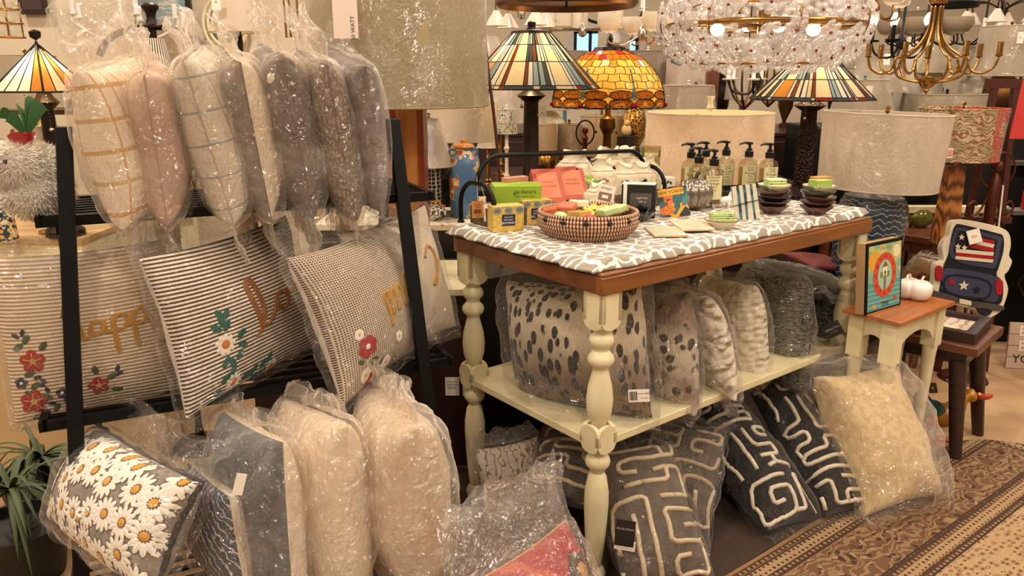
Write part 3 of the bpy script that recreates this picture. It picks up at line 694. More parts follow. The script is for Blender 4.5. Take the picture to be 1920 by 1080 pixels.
TWEED = mat('dark_tweed', lambda n: n.mix(n.smooth(n.noise(n.scale(n.coord(), 1, 1, 4.), 45., 4., 1.), .48, .56), n.mix(n.noise(n.coord(), 25.).gt(.5), '#1f211f', '#27332f'), n.mix(n.noise(n.coord(), 12.), '#8f8670', '#5d6a60')), .95, bump=lambda n: n.noise(n.scale(n.coord(), 1, 1, 4.), 60., 3.), bs=.8, bd=.01)
bl = aty(982, 742, 2.32); br = aty(1225, 782, 2.02); tl = aty(950, 528, 2.36)
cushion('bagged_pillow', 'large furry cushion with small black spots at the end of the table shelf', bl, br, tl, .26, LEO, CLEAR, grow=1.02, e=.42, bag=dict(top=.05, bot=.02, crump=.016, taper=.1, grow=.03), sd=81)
t81 = CUSH[list(CUSH)[-1]][0]
p = aty(1198, 742, 1.90)
swing('stock_label', 'white barcode label stuck on the furry spotted cushion bag', 0, .055, .034, facing(p, roll=.12), [PAPER, INK], [('Item No. 080033', .006, .013, .006), ('1 pc  Any', .006, .013, -.006)], bars=(-.024, 0, .022, .024))
bl = aty(1190, 742, 2.4); br = aty(1292, 772, 2.14); tl = aty(1190, 545, 2.44)
cushion('bagged_pillow', 'brown blotched fur cushion squeezed between the spotted one and the slim white quilted one', bl, br, tl, .17, LEO2, SHINY, grow=1.05, e=.36, bag=dict(top=.04, bot=.03, crump=.014, taper=.2), sd=83)
SH = [
    ((1262, 540, 2.62), (1330, 562, 2.24), (1378, 748, 2.18), QUILT, .135, CLEAR, 'slim white quilted cushion in clear bag next to the blotched fur one', .06),
    ((1325, 520, 2.80), (1415, 540, 2.42), (1422, 716, 2.40), QUILT2, .17, CLEAR, 'plump white petal-quilted cushion in clear bag beside the dark tweed one', .03),
    ((1400, 505, 2.95), (1500, 524, 2.58), (1500, 728, 2.52), TWEED, .2, SHINY, 'large dark green tweed cushion in creased clear bag on the table shelf', .08),
    ((1480, 545, 3.05), (1566, 566, 2.74), (1562, 682, 2.72), TWEED, .12, CLEAR, 'smaller dark tweed cushion behind the black brand card on the table shelf', .02),
]
for i, (a_, b_, c_, cv, T, bg, lb, bt) in enumerate(SH):
    tl = aty(*a_); tr = aty(*b_); br = aty(*c_); bl = tl + br - tr
    cushion('bagged_pillow', lb, bl, br, tl, T, cv, bg, grow=1.04, e=.34, pinch=.04, bag=dict(top=.03, bot=bt, crump=.013, taper=.3), sd=90. + i * 6, group='cushions on the table shelf')
p = aty(1562, 618, 2.60)
swing('brand_card', 'black diamond-hung card reading Revelation on the small tweed cushion', 0, .06, .05, facing(p, roll=.62), [mat('black_card', '#231d18', .6), mat('silver_ink', '#c9bfae', .5)], [('REVELATION', .009, 0, .004), ('home furnishings', .004, 0, -.008)])
p0 = aty(1440, 524, 2.75)
cushion('bagged_pillow', 'black cushion in clear bag lying flat on the tweed cushions under the tabletop', aty(1425, 520, 2.7), aty(1585, 556, 2.72), aty(1440, 500, 3.05), .07, fab('black_cotton', '#171513'), SHINY, bag=dict(top=.03, bot=.05, crump=.012), sd=120)
cushion('bagged_pillow', 'dark red cushion on top of the black bagged cushion', aty(1492, 497, 2.98), aty(1570, 503, 3.0), aty(1495, 478, 3.25), .05, fab('wine_cotton', '#6b1f24'), None, sd=122)
# ------------------------------------------------------------------ maze cushions under the table
def maze(seed, cell=.03, r=.0052, m_=None):
    def d(th, f, W, Hh):
        q = random.Random(seed); nx = max(4, int(W * .95 / cell)); nz = max(4, int(Hh * .95 / cell)); mb = MB()
        P = lambda i, j: ((i / nx - .5) * W * .96 + q.uniform(-.12, .12) * cell, (j / nz - .5) * Hh * .96 + q.uniform(-.12, .12) * cell)
        pts = {(i, j): P(i, j) for i in range(nx + 1) for j in range(nz + 1)}; seen = set(); chains = []
        nodes = list(pts); q.shuffle(nodes)
        for s in nodes:                                    # long wandering cords that never cross
            if s in seen: continue
            c = [s]; seen.add(s); dr = q.choice(((1, 0), (-1, 0), (0, 1), (0, -1)))
            for _ in range(q.choice((7, 10, 14, 20))):
                op = [e for e in ((1, 0), (-1, 0), (0, 1), (0, -1)) if (c[-1][0] + e[0], c[-1][1] + e[1]) in pts and (c[-1][0] + e[0], c[-1][1] + e[1]) not in seen]
                if not op: break
                if dr in op and q.random() < .45: e = dr
                else: e = q.choice(op)
                dr = e; c.append((c[-1][0] + e[0], c[-1][1] + e[1])); seen.add(c[-1])
            if len(c) == 1:                                # join a lonely knot to a neighbour
                for e in ((1, 0), (0, 1), (-1, 0), (0, -1)):
                    nb = (s[0] + e[0], s[1] + e[1])
                    if nb in pts: c.append(nb); break
            elif q.random() < .6:
                e = q.choice(((1, 0), (0, 1), (-1, 0), (0, -1))); nb = (c[-1][0] + e[0], c[-1][1] + e[1])
                if nb in pts and nb not in c[-2:]: c.append(nb)
            chains.append(c)
        for c in chains:
            pl = []
            for k in range(len(c)):
                a = pts[c[k]]
                if 0 < k < len(c) - 1:
                    for w in (c[k - 1], c[k + 1]): b = pts[w]; pl.append((a[0] + (b[0] - a[0]) * .22, a[1] + (b[1] - a[1]) * .22))
                else: pl.append(a)
            fine = []
            for k in range(len(pl) - 1):
                for t in (0, .5): fine.append((pl[k][0] + (pl[k + 1][0] - pl[k][0]) * t + q.uniform(-.0008, .0008), pl[k][1] + (pl[k + 1][1] - pl[k][1]) * t + q.uniform(-.0008, .0008)))
            fine.append(pl[-1]); cord(mb, f, W, Hh, fine, r, 0, smooth=False, off=-.0005, seg=6)
        mb.build('cord_pattern', m_ or CORD, th, ang=180)
    return d
CORD = mat('cream_cord', lambda n: n.mix(n.noise(n.coord(), 60.), '#d6c3a2', '#c2ad8b'), .95, bump=lambda n: n.noise(n.coord(), 300., 2.), bs=.6, bd=.003)
CORDW = mat('white_cord', lambda n: n.mix(n.noise(n.coord(), 60.), '#e6dac2', '#d2c2a6'), .95, bump=lambda n: n.noise(n.coord(), 300., 2.), bs=.6, bd=.003)
GREYM = fab('grey_canvas', '#544a40', '#62574b'); BLKM = fab('black_canvas', '#08080b', '#101014')
MZ = [
    (atz(1022, 905, .22), atz(1185, 955, .16), (1012, 782, 2.47), GREYM, TIGHT, 1, CORD, .15, 'grey cushion with cream maze cords behind the front table leg', dict(top=.03, bot=.01, crump=.01)),
    (atz(1215, 985, .05), atz(1372, 1020, .05), (1165, 800, 2.4), GREYM, SHINY, 2, CORD, .18, 'grey maze cushion in a creased bag spilling towards the rug', dict(top=.05, bot=.14, crump=.022, taper=-.1, flare=.1)),
    (atz(1152, 1105, .05), atz(1300, 1078, .07), (1138, 862, 2.1), GREYM, TIGHT, 3, CORD, .2, 'large grey maze cushion leaning on the front table leg wearing a black brand card', dict(top=.1, bot=.03, crump=.02, taper=.1, lean=(.07, 0))),
    (atz(1388, 990, .05), atz(1478, 965, .05), (1325, 765, 2.55), BLKM, TIGHT, 4, CORDW, .2, 'black maze cushion nearer the camera of the two under the table', dict(top=.04, bot=.03, crump=.013, taper=.2)),
    (atz(1482, 955, .05), atz(1566, 940, .05), (1458, 716, 2.68), BLKM, TIGHT, 5, CORDW, .18, 'black maze cushion beside the cream bagged cushion under the table', dict(top=.05, bot=.03, crump=.013, taper=.2)),
]
for bl, br, t_, cv, bg, sd_, cm, T, lb, bd_ in MZ:
    tl = aty(*t_); cushion('bagged_pillow', lb, bl, br, tl, T, cv, bg, maze(sd_, .040 if cv is GREYM else .036, .0074, cm), grow=1.08, e=.4, pinch=.04, bag=bd_, sd=130. + sd_ * 3, group='maze pattern cushions under the table')
p = aty(1172, 1000, 1.83)
swing('brand_card', 'black and white card reading Revelation on the large grey maze cushion', 0, .052, .075, facing(p, roll=-.06), [mat('black_card'), mat('silver_ink')], [('REVELATION', .008, 0, .012)])
p.y -= .004; p.z -= .034
swing('care_label', 'white dry clean only label under the brand card', 0, .056, .028, facing(p, roll=-.08), [PAPER, INK], [('DRY CLEAN ONLY', .0055, .004, .007), ('LOT. 304015', .005, -.004, 0), ('22 X 22 FEATHER/DOWN', .004, 0, -.008)])
p = aty(1030, 862, 2.32); swing('stock_label', 'white barcode label hanging upside down behind the table leg', 0, .03, .045, facing(p, roll=2.9), [PAPER, INK], [('2021', .012, 0, .012)], bars=(-.012, -.006, .024, .016))
bl = atz(1580, 950, .05); br = atz(1705, 915, .05); tl = aty(1580, 725, 2.50)
cushion('bagged_pillow', 'cream cushion in a loose shiny bag on the floor under the small side table', bl, br, tl, .24, fab('cream_fleece', '#e6d2a4', '#d0b98c'), HAZY, cr=.03, grow=1.15, e=.36, bag=dict(top=.07, bot=.03, crump=.03, taper=-.15, grow=.05, lean=(.06, .02)), sd=151)
# ================================================================== things on the table
CZ = .946
def T(px_, py_, z=CZ): return atz(px_, py_, z)
def at_t(px_, py_, rz=0., z=CZ): p = T(px_, py_, z); return TR(p, TA + rz)
def loc(x, y, z=CZ): return tM @ Vector((x, y, z))
GR = 'things in the pipe-handled tray'
t = thing('pipe_tray', 'wooden tray with tall black pipe hoops on the patterned table cloth', 'tray', M=tM)
x0, x1, y0, y1 = .075, .80, .53, .665; z = CZ
m = MB(); DW = wood('driftwood', '#6b5a44', '#4a3b2c', 6., .7)
m.box(((x0 + x1) / 2, (y0 + y1) / 2, z + .008), (x1 - x0, y1 - y0, .012))
for yy in (y0, y1): m.box(((x0 + x1) / 2, yy, z + .03), (x1 - x0, .01, .056))
for xx in (x0, x1): m.box((xx, (y0 + y1) / 2, z + .03), (.01, y1 - y0 + .01, .056))
m.build('tray_box', DW, t)
def arch(a, b, h, r, n=8, rad=.05):
    """an arched pipe from foot a to foot b, h high"""
    a = Vector(a); b = Vector(b); d = (b - a).normalized(); L = (b - a).length; rad = min(rad, L / 2); up = Vector((0, 0, 1)); ps = [a]
    for k in range(n + 1): an = pi - pi / 2 * k / n; ps.append(a + d * (rad + rad * cos(an)) + up * (h - rad + rad * sin(an)))
    for k in range(n + 1): an = pi / 2 - pi / 2 * k / n; ps.append(a + d * (L - rad + rad * cos(an)) + up * (h - rad + rad * sin(an)))
    return ps + [b]
for xx in (.055, .82):
    m = MB(); m.tube(arch((xx, .70, z), (xx, .52, z), .135, .007, rad=.075), .0075, 10)
    for yy in (.70, .52): m.lathe([(.011, 0), (.012, .004), (.009, .008), (.007, .01)], (xx, yy, z), 12)
    m.build('end_hoop', BLACK, t)
MB().tube(arch((.06, .615, z + .125), (.815, .615, z + .10), .09, .008, rad=.085), .0075, 10).build('carry_hoop', BLACK, t)
# swing tags on the end hoop
q_ = facing(loc(.05, .60, z + .055), roll=.02)
swing('price_tag', 'kraft barcode tag tied to the pipe hoop at the table corner', 0, .036, .052, q_, [KRAFT, INK], [('Unique Gifts', .004, 0, .014), ('boutique', .004, 0, .007), ('27.00', .004, 0, -.02)], bars=(-.012, -.006, .024, .012), string=[(0, .025, 0), (0, .06, .004), (0, .1, .008)])
swing('price_tag', 'plain white tag behind the kraft barcode tag on the pipe hoop', 0, .026, .054, facing(loc(.075, .585, z + .045), roll=.12), [PAPER, INK], string=[(0, .027, 0), (-.004, .06, .004), (-.01, .1, .008)])
# boxes of soap
def soapbox(name, label, M_, d, cols, text=(), extra=None, cat='box', group=None):
    """box d=(w,depth,h), origin at base middle; text on its front (-y) face"""
    th = thing(name, label, cat, M=M_, group=group); mb = MB(); mb.box((0, 0, d[2] / 2), d, 0); mb.build('carton', cols[0], th, smooth=False, bevel=.0015)
    Fr = Matrix.Translation((0, -d[1] / 2 - .0005, d[2] / 2)) @ Matrix.Rotation(pi / 2, 4, 'X')
    mb = MB()
    if extra: extra(mb, Fr, d)
    for tx, sz, x, y, mi in text: write(mb, tx, sz, Fr @ Matrix.Translation((x, y, .0006)), mi)
    if mb.v: mb.build('printed_front', cols, th, smooth=False)
    return th
def blob(mb, Fr, x, y, r, mi, n=8, zz=.0003, sx=1., rot=0.):
    mb.add([Fr @ Vector((a, b, zz)) for a, b in disc(x, y, r, n, sx, rot)], [tuple(range(n))], mi)
def rect(mb, Fr, x, y, w, h, mi, zz=.0003): mb.add([Fr @ Vector((x + i * w / 2, y + j * h / 2, zz)) for i, j in ((-1, -1), (1, -1), (1, 1), (-1, 1))], [(0, 1, 2, 3)], mi)
YB = mat('yellow_print', lambda n: n.mix(n.smooth(n.vor(n.coord(), 55., 'DISTANCE_TO_EDGE'), .02, .05) , '#8d8a72', '#dcb54e'), .55)
NV = mat('navy_ink', '#1d2440', .6); GRN = mat('lime_green', '#8fae2c', .55); GRND = mat('leaf_green', '#2e4a1e', .6); WPR = mat('white_print', '#f0ead8', .6)
def petals(mb, Fr, d):
    q = random.Random(3)
    for cx, cy in ((-.02, -.02), (.018, -.016), (.0, -.034)):
        for k in range(8): a = k * pi / 4; blob(mb, Fr, cx + .011 * cos(a), cy + .011 * sin(a), .0062, 2 + k % 2, 6, .0004, 1.5, a)
        blob(mb, Fr, cx, cy, .006, 4, 8, .0006)
def navylab(mb, Fr, d):
    rect(mb, Fr, 0, -.003, .042, .034, 1, .0004)
    for cx in (-.035, .035, 0): 
        for k in range(9): a = k * .7; blob(mb, Fr, cx + .008 * cos(a), .026 + .006 * sin(a), .004, 3, 6, .0003, 1.7, a)
for i, (px_, py_, lb) in enumerate(((948, 434, 'yellow floral soap carton with a navy botanic panel, nearest the pipe hoop'), (1002, 421, 'second yellow floral soap carton, half behind the woven basket'))):
    p = T(px_, py_); soapbox('soap_carton', lb, TR(p + Vector((.0, .02, 0)), TA - .33), (.098, .055, .078), [YB, NV, WPR, mat('grey_print', '#8e8f84', .6)],
        (('fresh mint', .0065, 0, .006, 2), ('olive butter', .0065, 0, -.002, 2), ('BOTANIC', .0095, 0, -.012, 2)), navylab, group='yellow soap cartons on the cloth')
p = loc(.20, .60, z + .016)
soapbox('soap_carton', 'lime green gardeners hand soap carton standing in the pipe tray', TR(p, TA - .55), (.15, .10, .105), [GRN, GRND, mat('orange_print', '#d9772a', .6), mat('lilac_print', '#8d8cae', .6), WPR],
        (('gardeners', .018, .022, .034, 1), ('hand repair soap', .009, .022, .02, 1)), petals)
CORAL = mat('coral_wrap', lambda n: n.mix(n.noise(n.coord(), 30., 3.), '#b8553a', '#a34530'), .6)
for i in range(2):
    p = loc(.335 + .105 * i, .60, z + .09); M_ = TR(p, TA - .42) @ Matrix.Rotation(-.75, 4, 'X')
    soapbox('soap_bar', ['coral wrapped soap slab leaning in the pipe tray, next to the lime carton', 'coral wrapped soap slab leaning in the pipe tray, next to the lime slice carton'][i], M_ @ Matrix.Translation((0, 0, -.06)), (.098, .03, .135), [CORAL, mat('coral_dark_ink', '#7d2d1c', .7), mat('coral_band', '#c9724f', .6)],
            (('SAVON', .011, 0, .012, 1), ('ANGELIQUE', .009, 0, -.004, 1)), lambda mb, Fr, d: rect(mb, Fr, 0, 0, .07, .1, 2, .0003), 'soap', 'coral soap slabs')
soapbox('soap_bar', 'small pink soap block at the back of the pipe tray', TR(loc(.24, .655, z + .06), TA), (.09, .03, .075), [mat('pink_soap', '#d08b70', .5)], cat='soap')
def lime(mb, Fr, d):
    blob(mb, Fr, -.005, .01, .026, 2, 18, .0004); blob(mb, Fr, -.005, .01, .022, 3, 18, .0006)
    for k in range(8): a = k * pi / 4; blob(mb, Fr, -.005 + .012 * cos(a), .01 + .012 * sin(a), .0065, 2, 5, .0008, 1.4, a)
    for k in range(9): blob(mb, Fr, -.035 + .009 * k, -.03 + .006 * (k % 3), .007, 4, 6, .0003, 1.6, k)
soapbox('soap_carton', 'dark green carton with a lime slice leaning beside the cloth bags', TR(loc(.53, .60, z + .10), TA - .45) @ Matrix.Rotation(-.5, 4, 'X') @ Matrix.Rotation(-.25, 4, 'Y') @ Matrix.Translation((0, 0, -.05)), (.10, .03, .12), [mat('bottle_green', '#1e3019', .6), WPR, GRN, mat('pale_lime', '#cfd97a', .6), mat('mid_green', '#5d8a3a', .6)], (('key lime', .013, .02, .045, 1),), lime)
soapbox('soap_carton', 'low green leafy carton lying behind the coral soaps', TR(loc(.40, .665, z + .105), TA), (.15, .04, .03), [mat('mid_green')])
# cloth bags
MUS = mat('muslin', lambda n: n.mix(n.noise(n.coord(), 20., 3.), '#e5d8bb', '#d2c3a3'), .95, bump=lambda n: n.noise(n.coord(), 60., 4.), bs=.5, bd=.006)
def sack(label, M_, w, h, tone, words, sd):
    th = thing('cloth_bag', label, 'bag', M=M_, group='muslin bags of soap in the tray'); mb = MB(); d = w * .62; q = random.Random(sd)
    def pt(u, v):
        a = 2 * pi * u; k = 1 if v < .72 else 1 - (v - .72) / .28 * (.72 if v < .86 else .72 - (v - .86) * 2.6)
        k *= .94 + .10 * sin(pi * min(1, v / .7)); se = (abs(cos(a)) ** .6, abs(sin(a)) ** .6)
        f_ = 1 + (.07 * sin(a * 7 + sd) * (v > .6)) + .05 * noise.noise(Vector((cos(a) * 2, sin(a) * 2, v * 4 + sd)))
        return Vector((w / 2 * k * f_ * se[0] * (1 if cos(a) > 0 else -1), d / 2 * k * f_ * se[1] * (1 if sin(a) > 0 else -1), h * v + (.01 * sin(a * 3 + sd) if v > .9 else 0)))
    mb.grid(pt, 40, 24); mb.add([pt(i / 20, 0) for i in range(20)], [tuple(range(20))]); mb.add([pt(i / 20, 1) for i in range(20)], [tuple(range(20))]); mb.build('sack', MUS, th, ang=180)
    mb = MB(); ring = [pt(i / 24, .80) * 1.0 for i in range(24)]; mb.tube([Vector((p.x * 1.06, p.y * 1.06, p.z)) for p in ring], .0016, 5, closed=True)
    mb.tube(spline([(w * .3, -d * .3, h * .8), (w * .36, -d * .52, h * .7), (w * .3, -d * .56, h * .5), (w * .33, -d * .55, h * .42)]), .0013, 5); mb.build('drawstring', MUS, th)
    mb = MB(); Fr = Matrix.Translation((0, -d / 2 * 1.10 - .004, h * .46)) @ Matrix.Rotation(pi / 2, 4, 'X'); k = w / .11
    for j in range(26):
        a = q.uniform(0, 6.28); r = q.uniform(.003, .017) * k; blob(mb, Fr, r * cos(a), .012 * k + r * sin(a), .0030 * k, 0, 5, 0, 1.8, q.uniform(0, 3))
    for j, wd in enumerate(words): write(mb, wd, [.012, .008, .009][j] * k, Fr @ Matrix.Translation((0, -.014 * k - .011 * j * k, 0)), 0)
    mb.build('printed_mark', tone, th, smooth=False)
RI = mat('red_ink', '#b5553f', .8); GI = mat('green_ink', '#4d5a3c', .8); KI = mat('black_ink', '#2c2823', .8)
for i, (x, y, zz, w, h, ink, wd, lb) in enumerate((
        (.505, .655, .05, .13, .16, KI, (), 'cream muslin bag at the back of the tray behind the lime slice carton'),
        (.575, .60, .03, .115, .15, RI, ('rose',), 'cream muslin bag with a red flower print and word rose'),
        (.655, .645, .05, .115, .165, KI, (), 'cream muslin bag knotted high behind the thyme one'),
        (.665, .575, .02, .105, .145, GI, ('thyme', 'NATURAL SOAP'), 'cream muslin bag printed thyme with a green bush'),
        (.75, .575, .02, .105, .14, KI, ('vanilla', 'bourbon', 'NATURAL'), 'cream muslin bag printed vanilla bourbon'),
        (.745, .65, .05, .115, .16, KI, (), 'cream muslin bag behind the vanilla bourbon one'),
        (.84, .64, .03, .12, .145, KI, ('',), 'cream muslin bag with black blossom print at the far end of the tray'))):
    sack(lb, TR(loc(x, y, CZ + zz - .012), TA - .62 + .1 * (i % 3)), w, h, ink, wd, i * 7)
sack('small white drawstring bag with a photo tag in front of the muslin bags', TR(loc(.445, .475, CZ), TA - .62), .10, .115, KI, (), 55)
th = swing('photo_tag', 'grey and white photo tag on the small white drawstring bag', 0, .055, .062, facing(loc(.43, .43, CZ + .085), roll=-.2), [mat('card_grey', '#e4dccb', .6), mat('slate_ink', '#4a4540', .6)], [('RETREAT', .009, 0, .02)])
mb = MB(); mb.box((0, -.006, .001), (.042, .026, .0006), 0); mb.box((0, -.006, .0014), (.02, .01, .0006), 1); mb.build('photo', [mat('photo_brown', '#8a6a52', .6), PAPER], th, smooth=False)
# ------------------------------------------------------------------ woven basket with wrapped soaps
COIL = mat('coiled_palm', lambda n: n.mix(((lambda s: s[0] * 96)(n.sep(n.coord('UV')))).frac().lt(.42), '#cda884', '#572a20'), .8, bump=lambda n: (n.sep(n.coord('UV'))[0] * 96 * 6.283).sin(), bs=.5, bd=.002)
bc = T(1102, 440); bc.y += .01
t = thing('woven_basket', 'round coiled palm basket with black beads near the table corner', 'basket', M=TR(bc, 0))
m = MB(); br_ = [.118, .132, .140, .145, .147, .146, .143]
for i, r in enumerate(br_):
    zc = .006 + i * .0105
    m.grid(lambda u, v, r=r, zc=zc: Vector(((r + .0058 * cos(2 * pi * v)) * cos(2 * pi * u), (r + .0058 * cos(2 * pi * v)) * sin(2 * pi * u), zc + .0062 * sin(2 * pi * v))), 96, 8)
m.lathe([(0, .004), (.118, .004)], seg=48); m.build('coiled_wall', COIL, t, ang=180)
for k in range(14):
    a = 2 * pi * k / 14 + .1; MB().ball((.149 * cos(a), .149 * sin(a), .057), .0085, 0, 10).build('bead', mat('black_bead', '#0f0d0c', .25), t)
SO = [mat('soap_yellow', '#d8c23a', .4), mat('soap_cream', '#e2d7b0', .5), mat('soap_coral', '#c9694a', .5), mat('soap_green', '#b9c98a', .5), mat('soap_ochre', '#c9a45a', .5), mat('soap_red', '#b82a35', .5)]
q = random.Random(9); names = ['yellow', 'cream', 'coral', 'pale green', 'ochre', 'red']
wr = film('sweet_wrap', .12, gl=.2, rough=.1, sc=60, bd=.004)
spots = [(0, 0), (.06, .01), (-.06, .02), (.02, .06), (-.03, -.05), (.05, -.05), (-.08, -.03), (.09, .05), (-.02, .09), (.0, -.09), (-.075, .07), (.08, -.015), (.06, .09), (-.11, .01)]
for i, (x, y) in enumerate(spots):
    ci = [0, 4, 2, 1, 4, 3, 3, 4, 1, 5, 2, 3, 0, 2][i]; M_ = TR((bc.x + x, bc.y + y, bc.z + .060 + .008 * (i % 3)), q.uniform(0, 3), q.uniform(-.2, .2), q.uniform(-.2, .2))
    th = thing('wrapped_soap', '%s cellophane-wrapped soap in the coiled basket' % names[ci], 'soap', M=M_, group='wrapped soaps in the coiled basket')
    if i % 3 == 1: mb = MB(); mb.box((0, 0, 0), (.062, .042, .018)); [mb.box((-.02 + .02 * k, 0, .010), (.001, .042, .001), 1) for k in range(3)]; mb.build('soap_block', [SO[ci], mat('soap_line', '#8a6a3a', .6)], th, bevel=.003)
    elif i % 3 == 0:
        mb = MB(); mb.ball((0, 0, 0), .024, 0, 12, (1.1, .9, .5)); mb.build('soap_block', SO[ci], th)
        mb = MB(); 
        for s in (-1, 1): mb.grid(lambda u, v, s=s: Vector((s * (.022 + .026 * u), (v - .5) * (.012 + .045 * u), .006 * sin(v * 19) * u + .004)), 4, 10)
        mb.build('twisted_ends', SO[0] if ci == 0 else wr, th)
    else: mb = MB(); mb.box((0, 0, 0), (.05, .05, .022)); mb.build('soap_block', SO[ci], th, bevel=.005)
# brown chocolate-striped carton, cloth scrap, foil bowl
soapbox('striped_carton', 'brown striped chocolate carton lying behind the basket', TR(T(1150, 396), TA - 1.1) @ Matrix.Rotation(.35, 4, 'Y'), (.10, .035, .032), [mat('cocoa', '#4e2f22', .5), mat('cocoa_light', '#a57b58', .5), mat('cocoa_mid', '#78503a', .5)], (), lambda mb, Fr, d: [rect(mb, Fr, -.04 + .018 * k, 0, .012, .03, 1 + k % 2) for k in range(5)])
m = MB(); m.grid(lambda u, v: Vector(((u - .5) * .07, (v - .5) * .05, .03 * sin(pi * u) * sin(pi * v) * (1 + .4 * noise.noise(Vector((u * 6, v * 6, 0)))))), 14, 12)
tag(m.build('velvet_pouch', fab('black_velvet', '#14181a')), 'crumpled black velvet pouch behind the basket', 'pouch').matrix_world = TR(T(1118, 394), .3)
bp = T(1196, 413); t = thing('foil_bowl', 'small dark glossy bowl of black foil sweets before the black window box', 'bowl', M=TR(bp, 0))
MB().lathe([(0, .003), (.025, .003), (.048, .022), (.056, .034), (.058, .034), (.05, .02), (.026, 0), (0, 0)], seg=30).build('bowl', mat('black_glaze', '#0d0c0c', .12, coat=.6), t)
mb = MB(); q = random.Random(8)
for k in range(16): a = q.uniform(0, 6.3); r = q.uniform(0, .038); mb.ball((r * cos(a), r * sin(a), .03 + q.uniform(0, .014)), .011, 0, 6, (1, .8, .7))
tag(mb.build('foil_sweets', mat('black_foil', '#2b2b30', .2, .8)), 'black foil wrapped sweets heaped in the small glossy bowl', 'sweets', kind='stuff').matrix_world = TR(bp, 0)
# black box with window
t = soapbox('gift_box', 'black gift box with a grey window and white lid top beside the bright flower card', TR(T(1198, 408) + Vector((.0, .02, 0)), TA - .9), (.11, .055, .11), [mat('box_black', '#1d1a18', .5), mat('window_grey', '#5b544c', .3), WPR], (('sugar love', .009, .012, .012, 2), ('with us', .008, .014, 0, 2)),
            lambda mb, Fr, d: (rect(mb, Fr, .008, -.008, .07, .07, 1), rect(mb, Fr, -.043, 0, .012, .11, 2)))
MB().box((0, 0, .1105), (.108, .054, .002)).build('lid_top', WHITE, t)
# flower card
def floral(n):
    co = n.coord('Object'); v = n.vor(co, 38., 'F1', 1., out=1)
    hue = n.sep(v)[0]; c = n.ramp(hue, [(0, '#1b2a26'), (.2, '#2c5a5e'), (.38, '#d0661e'), (.56, '#c99a2a'), (.74, '#3d7a78'), (.9, '#e0903a')], True)
    return n.mix(n.noise(co, 70., 4., 1.).gt(.6), c, '#18201c')
t = thing('flower_card', 'small orange and teal flower covered magazine card leaning on the glass pumpkin', 'card', M=TR(T(1268, 408), TA - .75) @ Matrix.Rotation(-.3, 4, 'X') @ Matrix.Rotation(-.18, 4, 'Y'))
mb = MB(); mb.box((0, 0, .05), (.095, .006, .10)); mb.build('card_body', mat('flower_print', floral, .4), t, smooth=False)
mb = MB(); Fr = Matrix.Translation((0, -.0035, .05)) @ Matrix.Rotation(pi / 2, 4, 'X'); rect(mb, Fr, -.005, .036, .085, .022, 0); write(mb, 'NEW YORKER', .0145, Fr @ Matrix.Translation((-.004, .036, .0006)), 1)
for k in range(5): a = k * 1.256; blob(mb, Fr, -.018 + .011 * cos(a), -.022 + .011 * sin(a), .009, 2, 8, .0004)
mb.build('title_panel', [mat('mustard', '#d29a2c', .5), KI, mat('orange_print')], t, smooth=False)
# glass pumpkin
t = thing('glass_pumpkin', 'silvery grey glass pumpkin behind the bright flower card', 'pumpkin', M=TR(T(1305, 396) + Vector((0, .03, 0)), 0))
m = MB(); m.grid(lambda u, v: (lambda a, b, k: Vector((.062 * k * sin(b) * cos(a), .062 * k * sin(b) * sin(a), .058 - .056 * cos(b) * (1 if v < .85 else .93))))(2 * pi * u, pi * v, 1 - .12 * abs(sin(5.5 * 2 * pi * u / 1)) ** .5 if False else .88 + .12 * abs(sin(2 * pi * u * 6)) ** .7), 120, 24)
m.build('ribbed_body', mat('mercury_glass', lambda n: n.mix(n.noise(n.coord(), 30., 3.), '#b9ad9c', '#6e675c'), .16, .75), t, ang=60)
MB().tube(spline([(0, 0, .108), (.003, 0, .122), (.012, 0, .132)]), [.007] * 12 + [.005], 8).build('stem', mat('pewter', '#55504a', .35, .8), t)
# thin map tiles
MAP = lambda nm, a_, b_: mat(nm, lambda n: n.mix(n.smooth(n.noise(n.coord(), 14., 5., 1.5), .47, .52), a_, b_), .35)
for i, (px_, py_, rz, mm, lb) in enumerate(((1248, 436, -.62, MAP('map_teal', '#9fb8a6', '#d9b48c'), 'thin map tile in teal and peach lying beside the basket'), (1296, 424, -.55, MAP('map_peach', '#dcae8a', '#d9bfa2'), 'thin peach map tile overlapping the teal one'))):
    t = thing('map_tile', lb, 'tile', M=TR(T(px_, py_, CZ + .003 + .006 * i), TA + rz, .0 + .03 * i)); MB().box((0, 0, .003), (.10, .135, .006)).build('slab', mm, t, bevel=.001)
    MB().box((.035, -.055, .0065), (.014, .01, .0005)).build('price_sticker', PAPER, t)
# soap dish
PAT = mat('patterned_soap', lambda n: n.mix(n.wave(n.coord(), 60., 0., rings=True).gt(.55), n.mix(n.vor(n.coord(), 60.).lt(.35), '#8fae4a', '#3d5a2a'), '#d7dbb0'), .5)
def plate(label, M_, r, h, mm, name='bowl', cat='bowl', group=None, foot=.5):
    th = thing(name, label, cat, M=M_, group=group)
    MB().lathe([(0, h * .25), (r * foot, h * .25), (r * .97, h), (r, h), (r * .98, h * .88), (r * (foot + .03), h * .1), (r * foot, 0), (0, 0)], seg=36).build('body', mm, th)
    return th
p = T(1352, 428); t = plate('cream crackle dish holding a green patterned soap, in front of the birch card', TR(p, 0), .052, .028, mat('crackle_cream', '#d9cdb0', .3), foot=.55)
mb = MB(); mb.tube([(.0515 * cos(a), .0515 * sin(a), .028) for a in [2 * pi * k / 36 for k in range(36)]], .0016, 5, closed=True); mb.build('rim', mat('moss_rim', '#6d6a45', .4), t)
